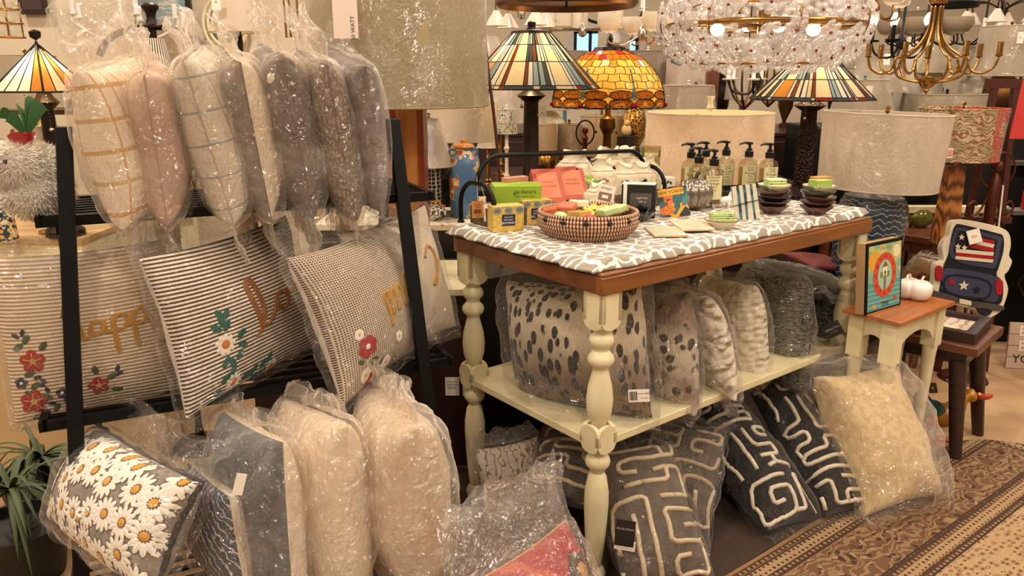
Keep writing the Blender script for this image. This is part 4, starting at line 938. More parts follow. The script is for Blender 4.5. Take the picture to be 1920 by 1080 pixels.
soapbox('soap_bar', 'green flower patterned soap in the cream crackle dish', TR(p + Vector((0, 0, .012)), TA - .6), (.068, .045, .036), [PAT, mat('soap_top', '#e2e0bf', .5)], (), None, 'soap')
# birch card
BIR = mat('birch_print', lambda n: n.mix(n.wave(n.scale(n.coord(), 1, 1, .08), 13., 5., 3., 2., 'X').gt(.42), n.mix(n.noise(n.scale(n.coord(), 1, 1, .5), 60., 4.).gt(.52), '#3e6a68', '#22383a'), n.mix(n.noise(n.coord(), 60.), '#dfd8c4', '#a99d86')), .5)
t = thing('birch_card', 'tall birch tree printed card bound with a black cord beside the bowl stacks', 'card', M=TR(T(1402, 412), TA - .62) @ Matrix.Rotation(-.22, 4, 'X') @ Matrix.Rotation(-.14, 4, 'Y'))
MB().box((0, 0, .056), (.082, .008, .115)).build('card_body', BIR, t, smooth=False)
mb = MB(); mb.tube([(-.042, -.005, .05), (0, -.0065, .056), (.042, -.005, .058), (.042, .005, .058), (-.042, .005, .05)], .0012, 5, closed=True); mb.ball((0, -.008, .056), .005, 0, 8); mb.build('cord_tie', INK, t)
# white ceramic dachshund
p = T(1352, 391); t = thing('ceramic_dog', 'small white ceramic dachshund behind the birch card', 'figurine', M=TR(p + Vector((0, .02, 0)), .2)); m = MB()
m.tube(spline([(-.04, 0, .022), (-.032, 0, .026), (0, 0, .026), (.028, 0, .027), (.038, 0, .036), (.045, 0, .047), (.052, 0, .05), (.064, 0, .046), (.072, 0, .044)], 4), [.006, .009, .012, .0135, .0135, .013, .012, .012, .012, .012, .0125, .0135, .014, .014, .012, .010, .0095, .010, .0105, .011, .0112, .011, .010, .009, .008, .007, .0065, .006, .006, .0055, .005, .0045, .004][:33], 12)
for x in (-.03, .03):
    for y in (-.008, .008): m.tube([(x, y, .02), (x, y, .01), (x + .002, y, .001)], [.006, .005, .0055], 8)
for s in (-1, 1): m.ball((.05, .011 * s, .044), .007, 0, 8, (.6, .4, 1.5))
m.tube(spline([(-.04, 0, .024), (-.052, 0, .032), (-.058, 0, .04)]), .003, 6); m.build('body', WHITE, t, ang=180)
# bowl stacks
BB = [mat('brown_glaze', lambda n: n.mix(n.noise(n.coord(), 20., 3.), '#4a2c22', '#6a4232'), .25, coat=.4), mat('dark_glaze', '#231a17', .2, coat=.5), mat('olive_glaze', lambda n: n.mix(n.noise(n.coord(), 30., 3.), '#4a4a35', '#27302a'), .25, coat=.4), mat('blue_glaze', '#2c3a3d', .2, coat=.5), mat('cream_glaze', lambda n: n.mix(n.noise(n.coord(), 25., 4.).gt(.52), '#d3c9a8', '#7a8262'), .25, coat=.4)]
pos = ['bottom', 'second from bottom', 'middle', 'second from top', 'top']
for i, (px_, py_, order, tail) in enumerate(((1447, 400, (0, 1, 1, 0, 4), 'of the stack behind the birch card'), (1531, 402, (0, 1, 0, 2, 4), 'of the stack nearest the table end'))):
    p = T(px_, py_)
    for k in range(5): plate('%s glazed bowl, %s %s' % (['brown', 'black', 'olive', 'blue', 'cream'][order[k]], pos[k], tail), TR(p + Vector((.002 * ((k * 7) % 3 - 1), .002 * (k % 2), .0175 * k)), k * .5, .02 * ((k % 3) - 1)), .055 + .003 * (k % 2), .029, BB[order[k]], group='glazed bowls stacked on the table', foot=.45)
    soapbox('soap_bar', ['green flower patterned soap on top of the bowl stack behind the birch card', 'plain lime green soap on top of the bowl stack nearest the table end'][i], TR(p + Vector((0, -.004, .09)), TA - .5 + .2 * i), (.062, .045, .028), [PAT if i == 0 else mat('lime_soap', lambda n: n.mix(n.noise(n.coord(), 40., 4.), '#a9bf62', '#7d9a3e'), .5)], (), None, 'soap')
soapbox('soap_bar', 'orange soap behind the lime green soap on the bowl stack', TR(p + Vector((.012, .03, .09)), TA - .4), (.062, .03, .034), [mat('orange_soap', '#c9803e', .45)], cat='soap')
# ------------------------------------------------------------------ pump bottles in a black scalloped tray
GL = film('bottle_glass', .02, '#f3efdf', gl=.12, rough=.03, sc=2, bs=.02, bd=.001, edge=.25)
LIQ = lambda nm, c: film(nm, .18, c, gl=.05, rough=.1, sc=2, white=c, bs=.02, bd=.001, edge=.5)
PUMP = mat('black_plastic', '#0f0e0e', .3)
def bottle(label, M_, lq, words, sd):
    th = thing('pump_bottle', label, 'bottle', M=M_, group='pump bottles in the black tray'); r = .036; h = .135
    pr = [(0, .002), (r * .92, .002), (r, .008), (r, h * .72), (r * .97, h * .8), (r * .8, h * .9), (r * .45, h * .96), (.013, h), (.013, h + .008)]
    MB().lathe(pr, seg=28).build('glass_body', GL, th)
    MB().lathe([(0, .005), (r * .9, .005), (r * .92, .01), (r * .92, h * .70), (0, h * .70)], seg=24).build('liquid', lq, th)
    mb = MB(); mb.lathe([(.0165, h), (.0165, h + .022), (.014, h + .024), (.011, h + .024), (.011, h + .032), (.008, h + .034), (.0055, h + .036), (.0055, h + .046), (.012, h + .048), (.013, h + .056), (.009, h + .058), (0, h + .058)], seg=20)
    mb.tube([(0, 0, h + .052), (-.02, 0, h + .054), (-.036, 0, h + .05), (-.04, 0, h + .046)], [.006, .005, .004, .0035], 8); mb.build('pump_head', PUMP, th)
    MB().tube([(0, 0, .01), (0, 0, h)], .002, 6).build('dip_tube', PAPER, th)
    mb = MB(); W_ = .05
    mb.grid(lambda u, v: Vector(((r + .0004) * sin((u - .5) * 1.7), -(r + .0004) * cos((u - .5) * 1.7), .02 + v * h * .62)), 10, 1)
    q = random.Random(sd); zz = .02 + h * .58
    for k, wd in enumerate(words):
        v, f = letters(wd, .012 if k < 3 else .009)
        mb.add([Vector(((r + .0009) * sin(x / r), -(r + .0009) * cos(x / r), zz - .011 * k + y)) for x, y in v], f, 1)
    mb.build('label', [mat('label_cream', '#d9cf9c', .5), KI], th, smooth=False)
CI = ('cocoa', 'LIME', '& ginger', 'shea', 'olive', 'butter', 'SOAP')
bt = [(1295, 352, 0, 'row end nearest the candle, pump turned away', .04), (1309, 372, 1, 'with pale gold soap, in front of the row end', .0), (1322, 350, 0, 'second along the back behind the amber one', .05), (1337, 378, 2, 'amber coloured, nearest the glass pumpkin', .0), (1360, 348, 0, 'yellow label, pump pointing to the table end', .03), (1402, 352, 0, 'yellow label, above the birch card', .0), (1440, 358, 3, 'reading cocoa lime and ginger, last of the row', -.02)]
LQ = [LIQ('oil_yellow', '#e2d59a'), LIQ('oil_gold', '#d9cba0'), LIQ('oil_amber', '#b98a4a'), LIQ('oil_clear', '#e4dcc0')]
for i, (px_, top, li, lb, _) in enumerate(bt):
    # set by the shoulder height in the row: bases stand 12 mm up in the tray
    zt = CZ + .012 + .135; p = T(px_ - 3, [362, 375, 358, 382, 355, 359, 362][i], CZ + .012)
    bottle('clear pump bottle of hand soap, ' + lb, TR(p, [0, .2, .1, -.1, pi - .2, pi - .5, .1][i]) if i not in (4, 5) else TR(p, 0), LQ[li], CI if i != 3 else ('avocado', 'butter', 'orange', 'honey', 'soap'), i)
    bt[i] = p
c = (bt[4] + bt[1]) / 2; cx = sum(b.x for b in bt) / 7; cy = sum(b.y for b in bt) / 7
t = thing('scalloped_tray', 'black oblong tray with upturned rounded end holding the pump bottles', 'tray', M=TR((cx, cy, CZ), TA - .55))
m = MB(); L_, D_ = .20, .075
def tr_pt(u, v):
    a = 2 * pi * u; x = L_ * (abs(cos(a)) ** .5) * (1 if cos(a) > 0 else -1); y = D_ * (abs(sin(a)) ** .5) * (1 if sin(a) > 0 else -1)
    if v == 0: return Vector((x * .96, y * .94, .004))
    hh = .03 + (.03 * max(0, cos(a)) ** 3 if cos(a) > 0 else 0); return Vector((x, y, .004 + hh * v))
m.grid(tr_pt, 64, 1, vs_=[0, .5, 1]); m.grid(lambda u, v: tr_pt(u, 0) * (1 - v) + Vector((0, 0, .004 * v)), 64, 1); m.build('tray_body', PUMP, t)
MB().tube([tr_pt(k / 64, 1) for k in range(64)], .0022, 6, closed=True).build('tray_rim', mat('pewter'), t)
# jar candle with sprigs and its carton
cp = loc(.885, .655)
cnd = thing('jar_candle', 'clear jar candle printed with green sprigs behind the muslin bags', 'candle', M=TR(cp + Vector((0, 0, .10)), 0))
MB().lathe([(0, .002), (.036, .002), (.038, .006), (.040, .098), (.037, .098), (.035, .006), (0, .006)], seg=28).build('glass', GL, cnd)
MB().lathe([(0, .007), (.034, .007), (.0365, .07), (0, .07)], seg=28).build('wax', mat('candle_wax', '#d9d8a8', .5), cnd)
mb = MB(); q = random.Random(2)
for k in range(14):
    a = -pi / 2 + (-.8 if k % 2 else .75) + q.uniform(-.15, .15); zz = q.choice((.08, .085, .07, .025, .015)) ; mb.ball((.0402 * cos(a), .0402 * sin(a), zz), .006, 0, 6, (.5, .5, 1.6))
mb.build('sprig_print', mat('leaf_green'), cnd)
MB().box((cp.x, cp.y, CZ + .05), (.08, .07, .10)).build('box_', WHITE)
o = bpy.data.objects['box_']; o.name = 'candle_riser'; tag(o, 'white block under the sprig printed jar candle', 'block')
soapbox('candle_carton', 'low white carton with sprig print beside the jar candle', TR(T(1240, 352, CZ), TA - .5), (.10, .05, .045), [WHITE, GRND], (), lambda mb, Fr, d: [blob(mb, Fr, -.03 + .012 * k, .004 * ((k * 5) % 3 - 1), .005, 1, 6, .0003, 1.6, k) for k in range(6)])
# ================================================================== lamps and fittings behind
def dep(p): return p.y * cos(PITCH) - (p.z - EYE) * sin(PITCH)
WRAP = film('shade_wrap', .03, gl=.16, rough=.17, sc=14, bs=1., bd=.05, edge=.3)
def shade_col(a, b=None): return lambda n: n.mix(n.noise(n.scale(n.coord(), 60, 60, 8), 3., 3.), a, b or a)
SH_W = fabric_shade('white_linen_shade', shade_col('#efe3cf', '#e2d4bd')); SH_B = fabric_shade('beige_linen_shade', shade_col('#cdbd9f', '#bcaa8b'), .3)
SH_T = fabric_shade('taupe_shade', shade_col('#a89478', '#96836a'), .25); SH_C = fabric_shade('cream_shade', shade_col('#dccfb4', '#cfc0a2'), .35)
SH_L = fabric_shade('olive_linen', lambda n: n.mix(n.noise(n.scale(n.coord(), 8, 8, 60), 8., 3.) * .5 + n.noise(n.scale(n.coord(), 1, 1, .1), 300., 2.) * .5, '#b3a47c', '#93855f'), .3)
def lathe_wrap(mb, pr, c, seg, sd, amp=.003):
    n = len(pr)
    def f(u, v):
        i = min(n - 2, int(v * (n - 1))); t = v * (n - 1) - i; r = pr[i][0] * (1 - t) + pr[i + 1][0] * t; z = pr[i][1] * (1 - t) + pr[i + 1][1] * t
        a = 2 * pi * u; k = noise.noise(Vector((cos(a) * 5, sin(a) * 5, z * 6 + sd))) * amp * 1.3 + abs(noise.noise(Vector((cos(a) * 16, sin(a) * 16, z * 8 + sd)))) * amp
        return Vector((c[0] + (r + .002 + k) * cos(a), c[1] + (r + .002 + k) * sin(a), c[2] + z))
    mb.grid(f, seg, 10); return mb
WAVEJ = mat('blue_wave_glaze', lambda n: (lambda c: n.mix(((c[2] * 42 + (n.noise(n.scale(n.coord(), 1, 1, .3), 30., 1.) * 2.4)).frac()).lt(.11), n.mix(n.noise(n.coord(), 60.), '#1e2a38', '#34465a'), '#b9bdb6'))(n.sep(n.coord())), .3, coat=.3, bump=lambda n: n.noise(n.coord(), 30., 3.), bs=.5)
BASES = {
    'urn': [(.9, 0), (.9, .04), (.4, .08), (.35, .14), (.9, .35), (1, .55), (.8, .75), (.3, .9), (.2, 1)],
    'jar': [(.75, 0), (.9, .03), (1, .4), (.98, .72), (.8, .86), (.6, .9), (.3, .93), (.15, 1)],
    'stick': [(1, 0), (1, .03), (.4, .06), (.25, .1), (.4, .16), (.22, .2), (.22, .6), (.38, .64), (.22, .68), (.2, .92), (.3, .95), (.15, 1)],
    'column': [(1, 0), (1, .04), (.6, .08), (.42, .12), (.36, .7), (.34, .85), (.7, .9), (.45, .93), (.2, 1)],
    'ball': [(.6, 0), (.6, .05), (.2, .08), (.3, .12), (.9, .3), (1, .5), (.9, .7), (.3, .88), (.12, .92), (.12, 1)]}
def lampat(name, label, cx, yt, yb, wt, wb, Y, base='stick', rb=.07, zb=.8, shade=SH_W, wrap=True, bm=None, seg=48, group='wrapped table lamps behind the table', lit=0, tagged=False, tilt=0., cat='lamp', pleat=0.):
    p = aty(cx, yb, Y); pt = aty(cx, yt, Y); s = dep(p) / F; r0 = wt / 2 * s; r1 = wb / 2 * s; h = pt.z - p.z
    th = thing(name, label, cat, M=TR((p.x, p.y, zb), 0)); z0 = p.z - zb
    if group: th['group'] = group
    pr = [(r1, 0), (r1 * .5 + r0 * .5, h / 2), (r0, h)]
    mb = MB(); mb.lathe(pr, (0, 0, z0), seg, rib=pleat, ribn=seg // 3 if pleat else 0); mb.lathe([(r1 - .002, 0), (r0 - .002, h)][::-1], (0, 0, z0), seg)
    o = mb.build('lamp_shade', shade, th, ang=60)
    for r, z in ((r1, 0), (r0, h)): MB().tube([(r * cos(a), r * sin(a), z0 + z) for a in [2 * pi * k / 40 for k in range(40)]], .003, 5, closed=True).build('shade_rim', shade, th, ang=180)
    if wrap: lathe_wrap(MB(), pr, (0, 0, z0), seg, R.uniform(0, 50)).build('clear_wrap', WRAP, th, ang=180)
    if base:
        H_ = z0 + h * .25; MB().lathe([(max(.006, k * rb), z * H_) for k, z in BASES[base]] + [(.005, H_ + h * .7), (.0, H_ + h * .75)], seg=32, rib=0).build('lamp_base', bm or BRASS, th)
    MB().lathe([(.004, 0), (.012, .006), (.006, .012), (.01, .022), (.0, .03)], (0, 0, z0 + h), 12).build('finial', bm or BRASS, th)
    if tilt: th.rotation_euler = (0, tilt, 0)
    if tagged:
        M_ = Matrix.Translation((-.3 * r1, -max(r0, r1) - .01, z0 + h * .75)) @ Matrix.Rotation(pi / 2, 4, 'X'); mb = MB(); card(mb, .035, .06, .001, M_, [('$', .012, 0, 0)]); mb.build('swing_tag', [PAPER, INK], th)
    if lit:
        l = lamp('lamp_bulb_light', (p.x, p.y, p.z + h * .5), lit, .03, '#ffca80', 'POINT')
    return th, p, z0, h, r0, r1
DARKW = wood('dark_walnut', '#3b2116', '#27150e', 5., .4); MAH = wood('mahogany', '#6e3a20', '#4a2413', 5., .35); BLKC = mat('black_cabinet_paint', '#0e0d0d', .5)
# furniture that carries the lamps
def cabinet(name, label, c, d, body, top=None, rz=0., doors=0, cat='cabinet'):
    th = thing(name, label, cat, M=TR((c[0], c[1], 0), rz)); H_ = d[2]
    MB().box((0, 0, (H_ - .025) / 2), (d[0], d[1], H_ - .025)).build('cabinet_body', body, th, smooth=False)
    MB().box((0, 0, H_ - .0125), (d[0] + .02, d[1] + .02, .025)).build('cabinet_top', top or body, th, smooth=False, bevel=.003)
    for k in range(doors):
        w_ = d[0] / doors; MB().box((-d[0] / 2 + w_ * (k + .5), -d[1] / 2 - .008, H_ * .5), (w_ - .02, .016, H_ - .12)).build('door', body, th, bevel=.004)
        MB().ball((-d[0] / 2 + w_ * (k + .5) + (w_ / 2 - .04) * (1 if k % 2 == 0 else -1), -d[1] / 2 - .024, H_ * .55), .012, 0, 8).build('knob', BRASS, th)
    return th
cb = cabinet('storage_cabinet', 'maroon cabinet with pale top edge between the rack and the table leg', (-.53, 2.80), (.80, .42, .685), mat('maroon_paint', '#2c100e', .45), CREAM)
mb = MB()
for x, z, w_ in ((.315, .19, .05), (.37, .19, .035)): card(mb, w_, .07, .001, Matrix.Translation((x, -.2125, z + .13)) @ Matrix.Rotation(pi / 2, 4, 'X'), [('YOU ARE', .009, 0, .018), ('SOMEONE', .009, 0, .006), ('SPECIAL', .009, 0, -.006)] if w_ > .04 else [('YOU', .009, 0, 0)])
mb.build('label_card', [PAPER, INK], cb, smooth=False)
cabinet('side_table_unit', 'tall black unit with cream printed cloth top behind the maroon cabinet', (-.47, 3.5), (.66, .75, .81), BLKC, mat('cream_print_cloth', lambda n: n.mix(n.vor(n.coord(), 30.).lt(.3), '#e0d3b8', '#b09a7c'), .8))
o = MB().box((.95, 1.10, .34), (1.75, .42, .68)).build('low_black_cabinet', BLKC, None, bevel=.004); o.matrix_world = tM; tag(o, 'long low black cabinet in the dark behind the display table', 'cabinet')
cabinet('lamp_counter', 'long dark walnut counter carrying the lamps far behind the table', (.45, 4.72), (2.4, 1.1, .80), DARKW, None, 0, 5)
# printed jar, pumpkin, carved box on the cream topped unit
VZ = .81
p = aty(819, 402, 3.25); p.z = VZ + .0; t = thing('patterned_pumpkin', 'little black and cream painted pumpkin with orange ribbon beside the pipe hoop', 'pumpkin', M=TR((p.x, 3.22, VZ)))
mb = MB(); mb.grid(lambda u, v: (lambda a, b: Vector((.045 * (.85 + .15 * abs(sin(3.5 * a)) ** .6) * sin(b) * cos(a), .045 * (.85 + .15 * abs(sin(3.5 * a)) ** .6) * sin(b) * sin(a), .033 - .033 * cos(b))))(2 * pi * u, pi * v), 64, 14)
mb.build('body', mat('toile_print', lambda n: n.mix(n.noise(n.coord(), 45., 3., 2.).gt(.5), '#e6dcc5', '#2e3038'), .5), t)
MB().tube(spline([(-.02, 0, .066), (-.01, 0, .085), (0, 0, .066), (.01, 0, .085), (.02, 0, .066), (.04, 0, .06)]), .004, 6).build('ribbon', mat('orange_ribbon', '#c98a2c', .6), t)
p = aty(870, 372, 3.28); t = thing('ginger_jar', 'tall blue ginger jar painted with yellow and red blossoms behind the pipe tray', 'jar', M=TR((p.x, 3.3, VZ), .3))
hj = aty(870, 268, 3.3).z - VZ
mb = MB(); q = random.Random(6); pr = [(.05, 0), (.058, .01), (.062, hj * .3), (.062, hj * .7), (.055, hj * .82), (.034, hj * .89), (.034, hj * .93)]
mb.lathe(pr, seg=36); mb.build('body', mat('jar_blue', lambda n: (lambda d: n.mix(n.smooth(n.noise(n.coord(), 13., 2.), .52, .56), n.mix(n.noise(n.coord(), 40.), '#55789a', '#3e5f80'), n.ramp(n.sep(n.vor(n.coord(), 60., out=1))[0], [(0, '#d9c98a'), (.35, '#7d8a5a'), (.6, '#b8433a'), (.8, '#e2a04a')], True)))(0), .3, coat=.4), t)
MB().lathe([(.036, hj * .93), (.045, hj * .95), (.04, hj * .98), (.012, hj), (.012, hj + .012), (0, hj + .016)], seg=28).build('lid', mat('ochre_glaze', '#b9762c', .35), t)
for s in (-1, 1): MB().tube(spline([(s * .034, 0, hj * .9), (s * .055, 0, hj * .92), (s * .06, 0, hj * .87), (s * .052, 0, hj * .82)]), .005, 8).build('handle', mat('jar_blue'), t)
p = aty(826, 372, 3.36); t = thing('carved_casket', 'grey carved footed casket beside the blue ginger jar', 'box', M=TR((p.x, 3.42, VZ), .2)); mb = MB()
CARV = mat('carved_grey', lambda n: n.mix(n.noise(n.coord(), 40., 4., 1.), '#6a655a', '#3a3832'), .6, bump=lambda n: n.noise(n.coord(), 35., 3., 2.), bs=1., bd=.02)
mb.box((0, 0, .09), (.2, .12, .12)); mb.box((0, 0, .155), (.215, .135, .015)); mb.build('body', CARV, t, bevel=.006)
MB().lathe([(.11, 0), (.105, .02), (.07, .05), (.02, .065), (0, .066)], (0, 0, .16), 24).build('lid', CARV, t)
for i in (-1, 1):
    for j in (-1, 1): MB().tube(spline([(i * .09, j * .05, .04), (i * .105, j * .06, .025), (i * .1, j * .055, .0)]), .01, 8).build('foot', CARV, t)
# ------------------------------------------------------------------ the big olive drum lamp on a wooden block
p = aty(752, 197, 2.80); s = dep(p) / F; th = thing('drum_lamp', 'huge olive linen drum lamp in crinkled cellophane on a two-tone wooden block', 'lamp', M=TR((p.x, p.y, .685)))
z0 = p.z - .685; r1 = 163 * s; hh = .43
MB().lathe([(r1, 0), (r1 * .975, hh)], (0, 0, z0), 72).build('lamp_shade', SH_L, th, ang=60)
mb = MB(); mb.tube([(r1 * cos(a), r1 * sin(a), z0) for a in [2 * pi * k / 60 for k in range(60)]], .004, 6, closed=True); mb.build('shade_rim', SH_L, th)
lathe_wrap(MB(), [(r1, -.003), (r1 * .975, hh)], (0, 0, z0), 110, 4, .004).build('clear_wrap', film('crinkle_wrap', .02, gl=.24, rough=.16, sc=15, bs=1., bd=.07, edge=.3), th, ang=180)
BW = wood('acacia', '#c98a48', '#a4602c', 3., .35, 'Z'); BR_ = wood('padauk', '#9a4520', '#7d3216', 3., .35, 'Z')
mb = MB(); hb = z0 - .005; mb.box((0, 0, hb / 2), (.155, .13, hb), 0); mb.box((-.045, -.001, hb - .08), (.07, .1305, .16), 1); mb.box((.072, 0, hb / 2), (.022, .134, hb), 1); mb.box((0, 0, hb + .002), (.16, .135, .006), 2)
mb.build('wooden_block', [BW, BR_, PAPER], th, smooth=False)
M_ = Matrix.Translation((-.115 + (.0), -r1 - .012, z0 + .285)) @ Matrix.Rotation(pi / 2, 4, 'X'); mb = MB(); card(mb, .075, .15, .0015, M_, [], hole=True); write(mb, '60 WATT', .017, M_ @ Matrix.Translation((.022, -.045, .002)) @ Matrix.Rotation(pi / 2, 4, 'Z'), 1)
mb.build('swing_tag', [mat('tag_pink', '#d8c5b4', .7), INK], th, smooth=False)
# tall thin arc pole
tag(MB().tube(spline([aty(898, -60, 2.9), aty(906, 40, 2.9), aty(915, 130, 2.9), aty(926, 215, 2.9), aty(936, 320, 2.9), aty(940, 420, 2.92), aty(942, 620, 3.0)]), .006, 8).build('lamp_pole', mat('brown_pole', '#4a2318', .4)), 'thin brown leaning pole passing beside the olive drum shade', 'pole')
# ------------------------------------------------------------------ plain wrapped lamps
B = lampat
B('table_lamp', 'wide white wrapped drum lamp directly under the olive drum shade, above the blue jar', 868, 192, 262, 128, 130, 3.75, 'urn', .08, .81, SH_W, bm=mat('pearl_glaze', '#cfc4ae', .3))
B('table_lamp', 'white cone-shaded lamp on a black lattice jar beside the wooden block', 806, 222, 310, 34, 92, 3.3, 'jar', .05, .81, SH_C, bm=mat('lattice_jar', lambda n: n.mix(n.vor(n.coord(), 60., 'DISTANCE_TO_EDGE', .2).lt(.08), '#16161a', '#c9bfa8'), .35))
B('table_lamp', 'small leaf-print drum lamp on a white turned candlestick beside the dark column', 950, 206, 250, 38, 40, 4.4, 'stick', .045, .80, fabric_shade('leaf_print_shade', lambda n: n.mix(n.noise(n.scale(n.coord(), 1, 1, .7), 45., 2., 3.).gt(.57), '#d9d3bf', '#56675f'), .3), False, WHITE)
B('table_lamp', 'brass stick lamp with a little white wrapped shade beside the thin pole', 915, 255, 276, 30, 42, 4.3, 'stick', .05, .80, SH_W)
B('table_lamp', 'beige wrapped drum lamp below the striped glass lamp, facing with a seam', 1018, 232, 280, 50, 52, 4.4, 'urn', .07, .80, SH_B)
B('table_lamp', 'taupe wrapped drum lamp touching the seamed beige one', 1066, 233, 280, 42, 42, 4.45, 'jar', .06, .80, SH_T)
B('table_lamp', 'cream wrapped drum lamp behind the brass dragonfly lamp stem', 1126, 216, 290, 76, 80, 4.5, 'jar', .06, .80, SH_C)
B('table_lamp', 'cream urn lamp with a wide wrapped shade showing under the striped glass lamp', 1031, 150, 205, 70, 78, 4.7, 'urn', .11, .80, SH_C, bm=mat('cream_crackle', '#cdbf9a', .35))
B('table_lamp', 'white wrapped cone lamp left of the dark column behind the olive shade', 940, 165, 205, 40, 62, 4.8, 'stick', .05, .80, SH_W)
# big lit drum and jar lamp
th, p, z0, h, r0, r1 = B('table_lamp', 'big round white wrapped drum lamp glowing behind the pump bottles', 1322, 211, 352, 226, 238, 3.5, 'urn', .10, .80, SH_W, group=None, lit=9, seg=64, bm=mat('pearl_glaze'))
MB().lathe([(.018, 0), (.012, .012), (.010, .03), (.016, .045), (.018, .05), (0, .05)], (0, 0, z0 + h + .02), 20).build('finial', mat('ivory_resin', '#e9dcb8', .4), th)
mb = MB(); mb.tube([(-r0, 0, z0 + h - .02), (r0, 0, z0 + h - .02)], .003, 6); mb.tube([(0, -r0, z0 + h - .02), (0, r0, z0 + h - .02)], .003, 6); mb.build('spider', NICKEL, th)
o = MB().box((p.x, p.y, .40), (.34, .34, .80)).build('lamp_plinth', DARKW, None, bevel=.004); tag(o, 'square dark plinth under the big glowing drum lamp', 'plinth')
th, p, z0, h, r0, r1 = B('table_lamp', 'white drum lamp on a blue jar ringed with white waves at the table end', 1637, 212, 350, 218, 208, 3.02, None, .13, .60, SH_W, group=None, seg=64, tilt=.03)
MB().lathe([(.10, 0), (.125, .01), (.128, .10), (.13, .28), (.128, z0 - .075), (.11, z0 - .035), (.09, z0 - .03), (.03, z0 - .028), (0, z0 - .028)], seg=48).build('lamp_base', WAVEJ, th)
MB().lathe([(.018, z0 - .03), (.018, z0 + .02), (.006, z0 + .02), (.006, z0 + h)], seg=16).build('neck', mat('acrylic', '#b9b0a0', .1, .3), th)
o = MB().box((p.x + .01, p.y, .30), (.28, .28, .60)).build('lamp_plinth', DARKW, None, bevel=.004); tag(o, 'square dark plinth under the wave-ringed blue jar lamp', 'plinth')
# paisley lamp on the brown end table
PAIS = fabric_shade('paisley_shade', lambda n: (lambda co: n.mix(n.sep(n.coord())[0].gt(.05) * n.noise(co, 9., 2.).gt(.5), n.mix(n.wave(n.vm('ADD', co, n.vm('MULTIPLY', n.noise(co, 16., 2., color=True), (.12, .12, .12))), 17., 4., 3., 2., rings=True).gt(.7), n.mix(n.noise(co, 16., 2.).gt(.5), '#e6d3a6', '#bdb27a'), '#a4622c'), n.mix(n.noise(co, 40., 3., 2.).gt(.5), '#c4533a', '#d8744f')))(n.coord()), .3)
cE = atz(1757, 449, .66); ET = TA
et = thing('end_table', 'brown turned-leg end table carrying the paisley lamp and a green bowl', 'table', M=TR((cE.x, cE.y, 0), ET)); LX, LY = .38, .62
MB().box((LX / 2, LY / 2, .645), (LX, LY, .03)).build('table_top', MAH, et, bevel=.004); MB().box((LX / 2, LY / 2, .60), (LX - .06, LY - .06, .06)).build('apron', MAH, et)
for x in (.045, LX - .045):
    for y in (.045, LY - .045): MB().lathe([(.018, 0), (.022, .05), (.015, .09), (.028, .2), (.03, .34), (.02, .40), (.03, .42), (.02, .44), (.031, .46), (.031, .57)], (x, y, 0), 20).build('leg', MAH, et)
MB().box((LX / 2, LY / 2, .16), (LX - .08, LY - .08, .02)).build('lower_shelf', MAH, et)
th, p, z0, h, r0, r1 = B('table_lamp', 'paisley print lamp with a tapered swirling wood base on the brown end table', 1793, 203, 298, 148, 138, 3.45, None, .06, .66, PAIS, group=None, seg=48)
mb = MB(); a, b_ = .046, .034; zt = z0 - .03
mb.add([(i * (a if k == 0 else b_), j * (.04 if k == 0 else .03), k * zt) for k in (0, 1) for i, j in ((-1, -1), (1, -1), (1, 1), (-1, 1))], [(0, 3, 2, 1), (4, 5, 6, 7)] + [(i, (i + 1) % 4, 4 + (i + 1) % 4, 4 + i) for i in range(4)])
mb.build('tapered_base', mat('swirl_wood', lambda n: n.mix(n.wave(n.scale(n.coord(), 1, 1, .35), 14., 6., 3., 1.5, rings=True), '#b9793c', '#5a2f14'), .35, coat=.3), th, bevel=.004)
MB().lathe([(.008, zt), (.008, z0 + .02)], seg=10).build('neck', BRASS, th)
mb = MB(); M_ = Matrix.Translation((-.13, -r1 * .95, z0 + .04)) @ Matrix.Rotation(pi / 2 , 4, 'X'); mb.box((0, 0, 0), (.048, .04, .001), 0, M_)
for k in range(5): mb.box((.004, -.012 + .006 * k, .001), (.036, .003, .0005), 1, M_)
mb.box((-.012, .008, .0015), (.016, .016, .0005), 2, M_); mb.build('flag_sticker', [PAPER, mat('flag_red', '#b8383c', .6), mat('flag_blue', '#28386e', .6)], th, smooth=False)
p = T(1719, 424, .66); t = thing('glass_bowl', 'olive green iridescent bowl on the brown end table', 'bowl', M=TR((p.x, p.y, .66)))
MB().lathe([(0, .002), (.045, .002), (.07, .03), (.072, .05), (.062, .078), (.048, .09), (.044, .088), (.058, .075), (.066, .05), (.04, .01), (0, .008)], seg=36).build('body', mat('olive_lustre', lambda n: n.mix(n.noise(n.coord(), 30., 2.), '#7d7a34', '#4c5424'), .12, .5, coat=.5), t)
MB().tube([(.047 * cos(a), .047 * sin(a), .089) for a in [2 * pi * k / 30 for k in range(30)]], .003, 6, closed=True).build('rim', COPPER, t)
p = T(1684, 420, .66); t = thing('amber_votive', 'small amber glass votive beside the green bowl', 'candle', M=TR((p.x, p.y, .66)))
MB().lathe([(0, .002), (.024, .002), (.027, .02), (.03, .07), (.027, .07), (.024, .02), (0, .006)], seg=24).build('glass', mat('amber_glass', lambda n: n.mix(n.noise(n.coord(), 60.), '#a4561c', '#6b3414'), .15, .1, coat=.5), t)
MB().lathe([(0, .01), (.022, .01), (.024, .045), (0, .045)], seg=16).build('wax', mat('candle_wax'), t)
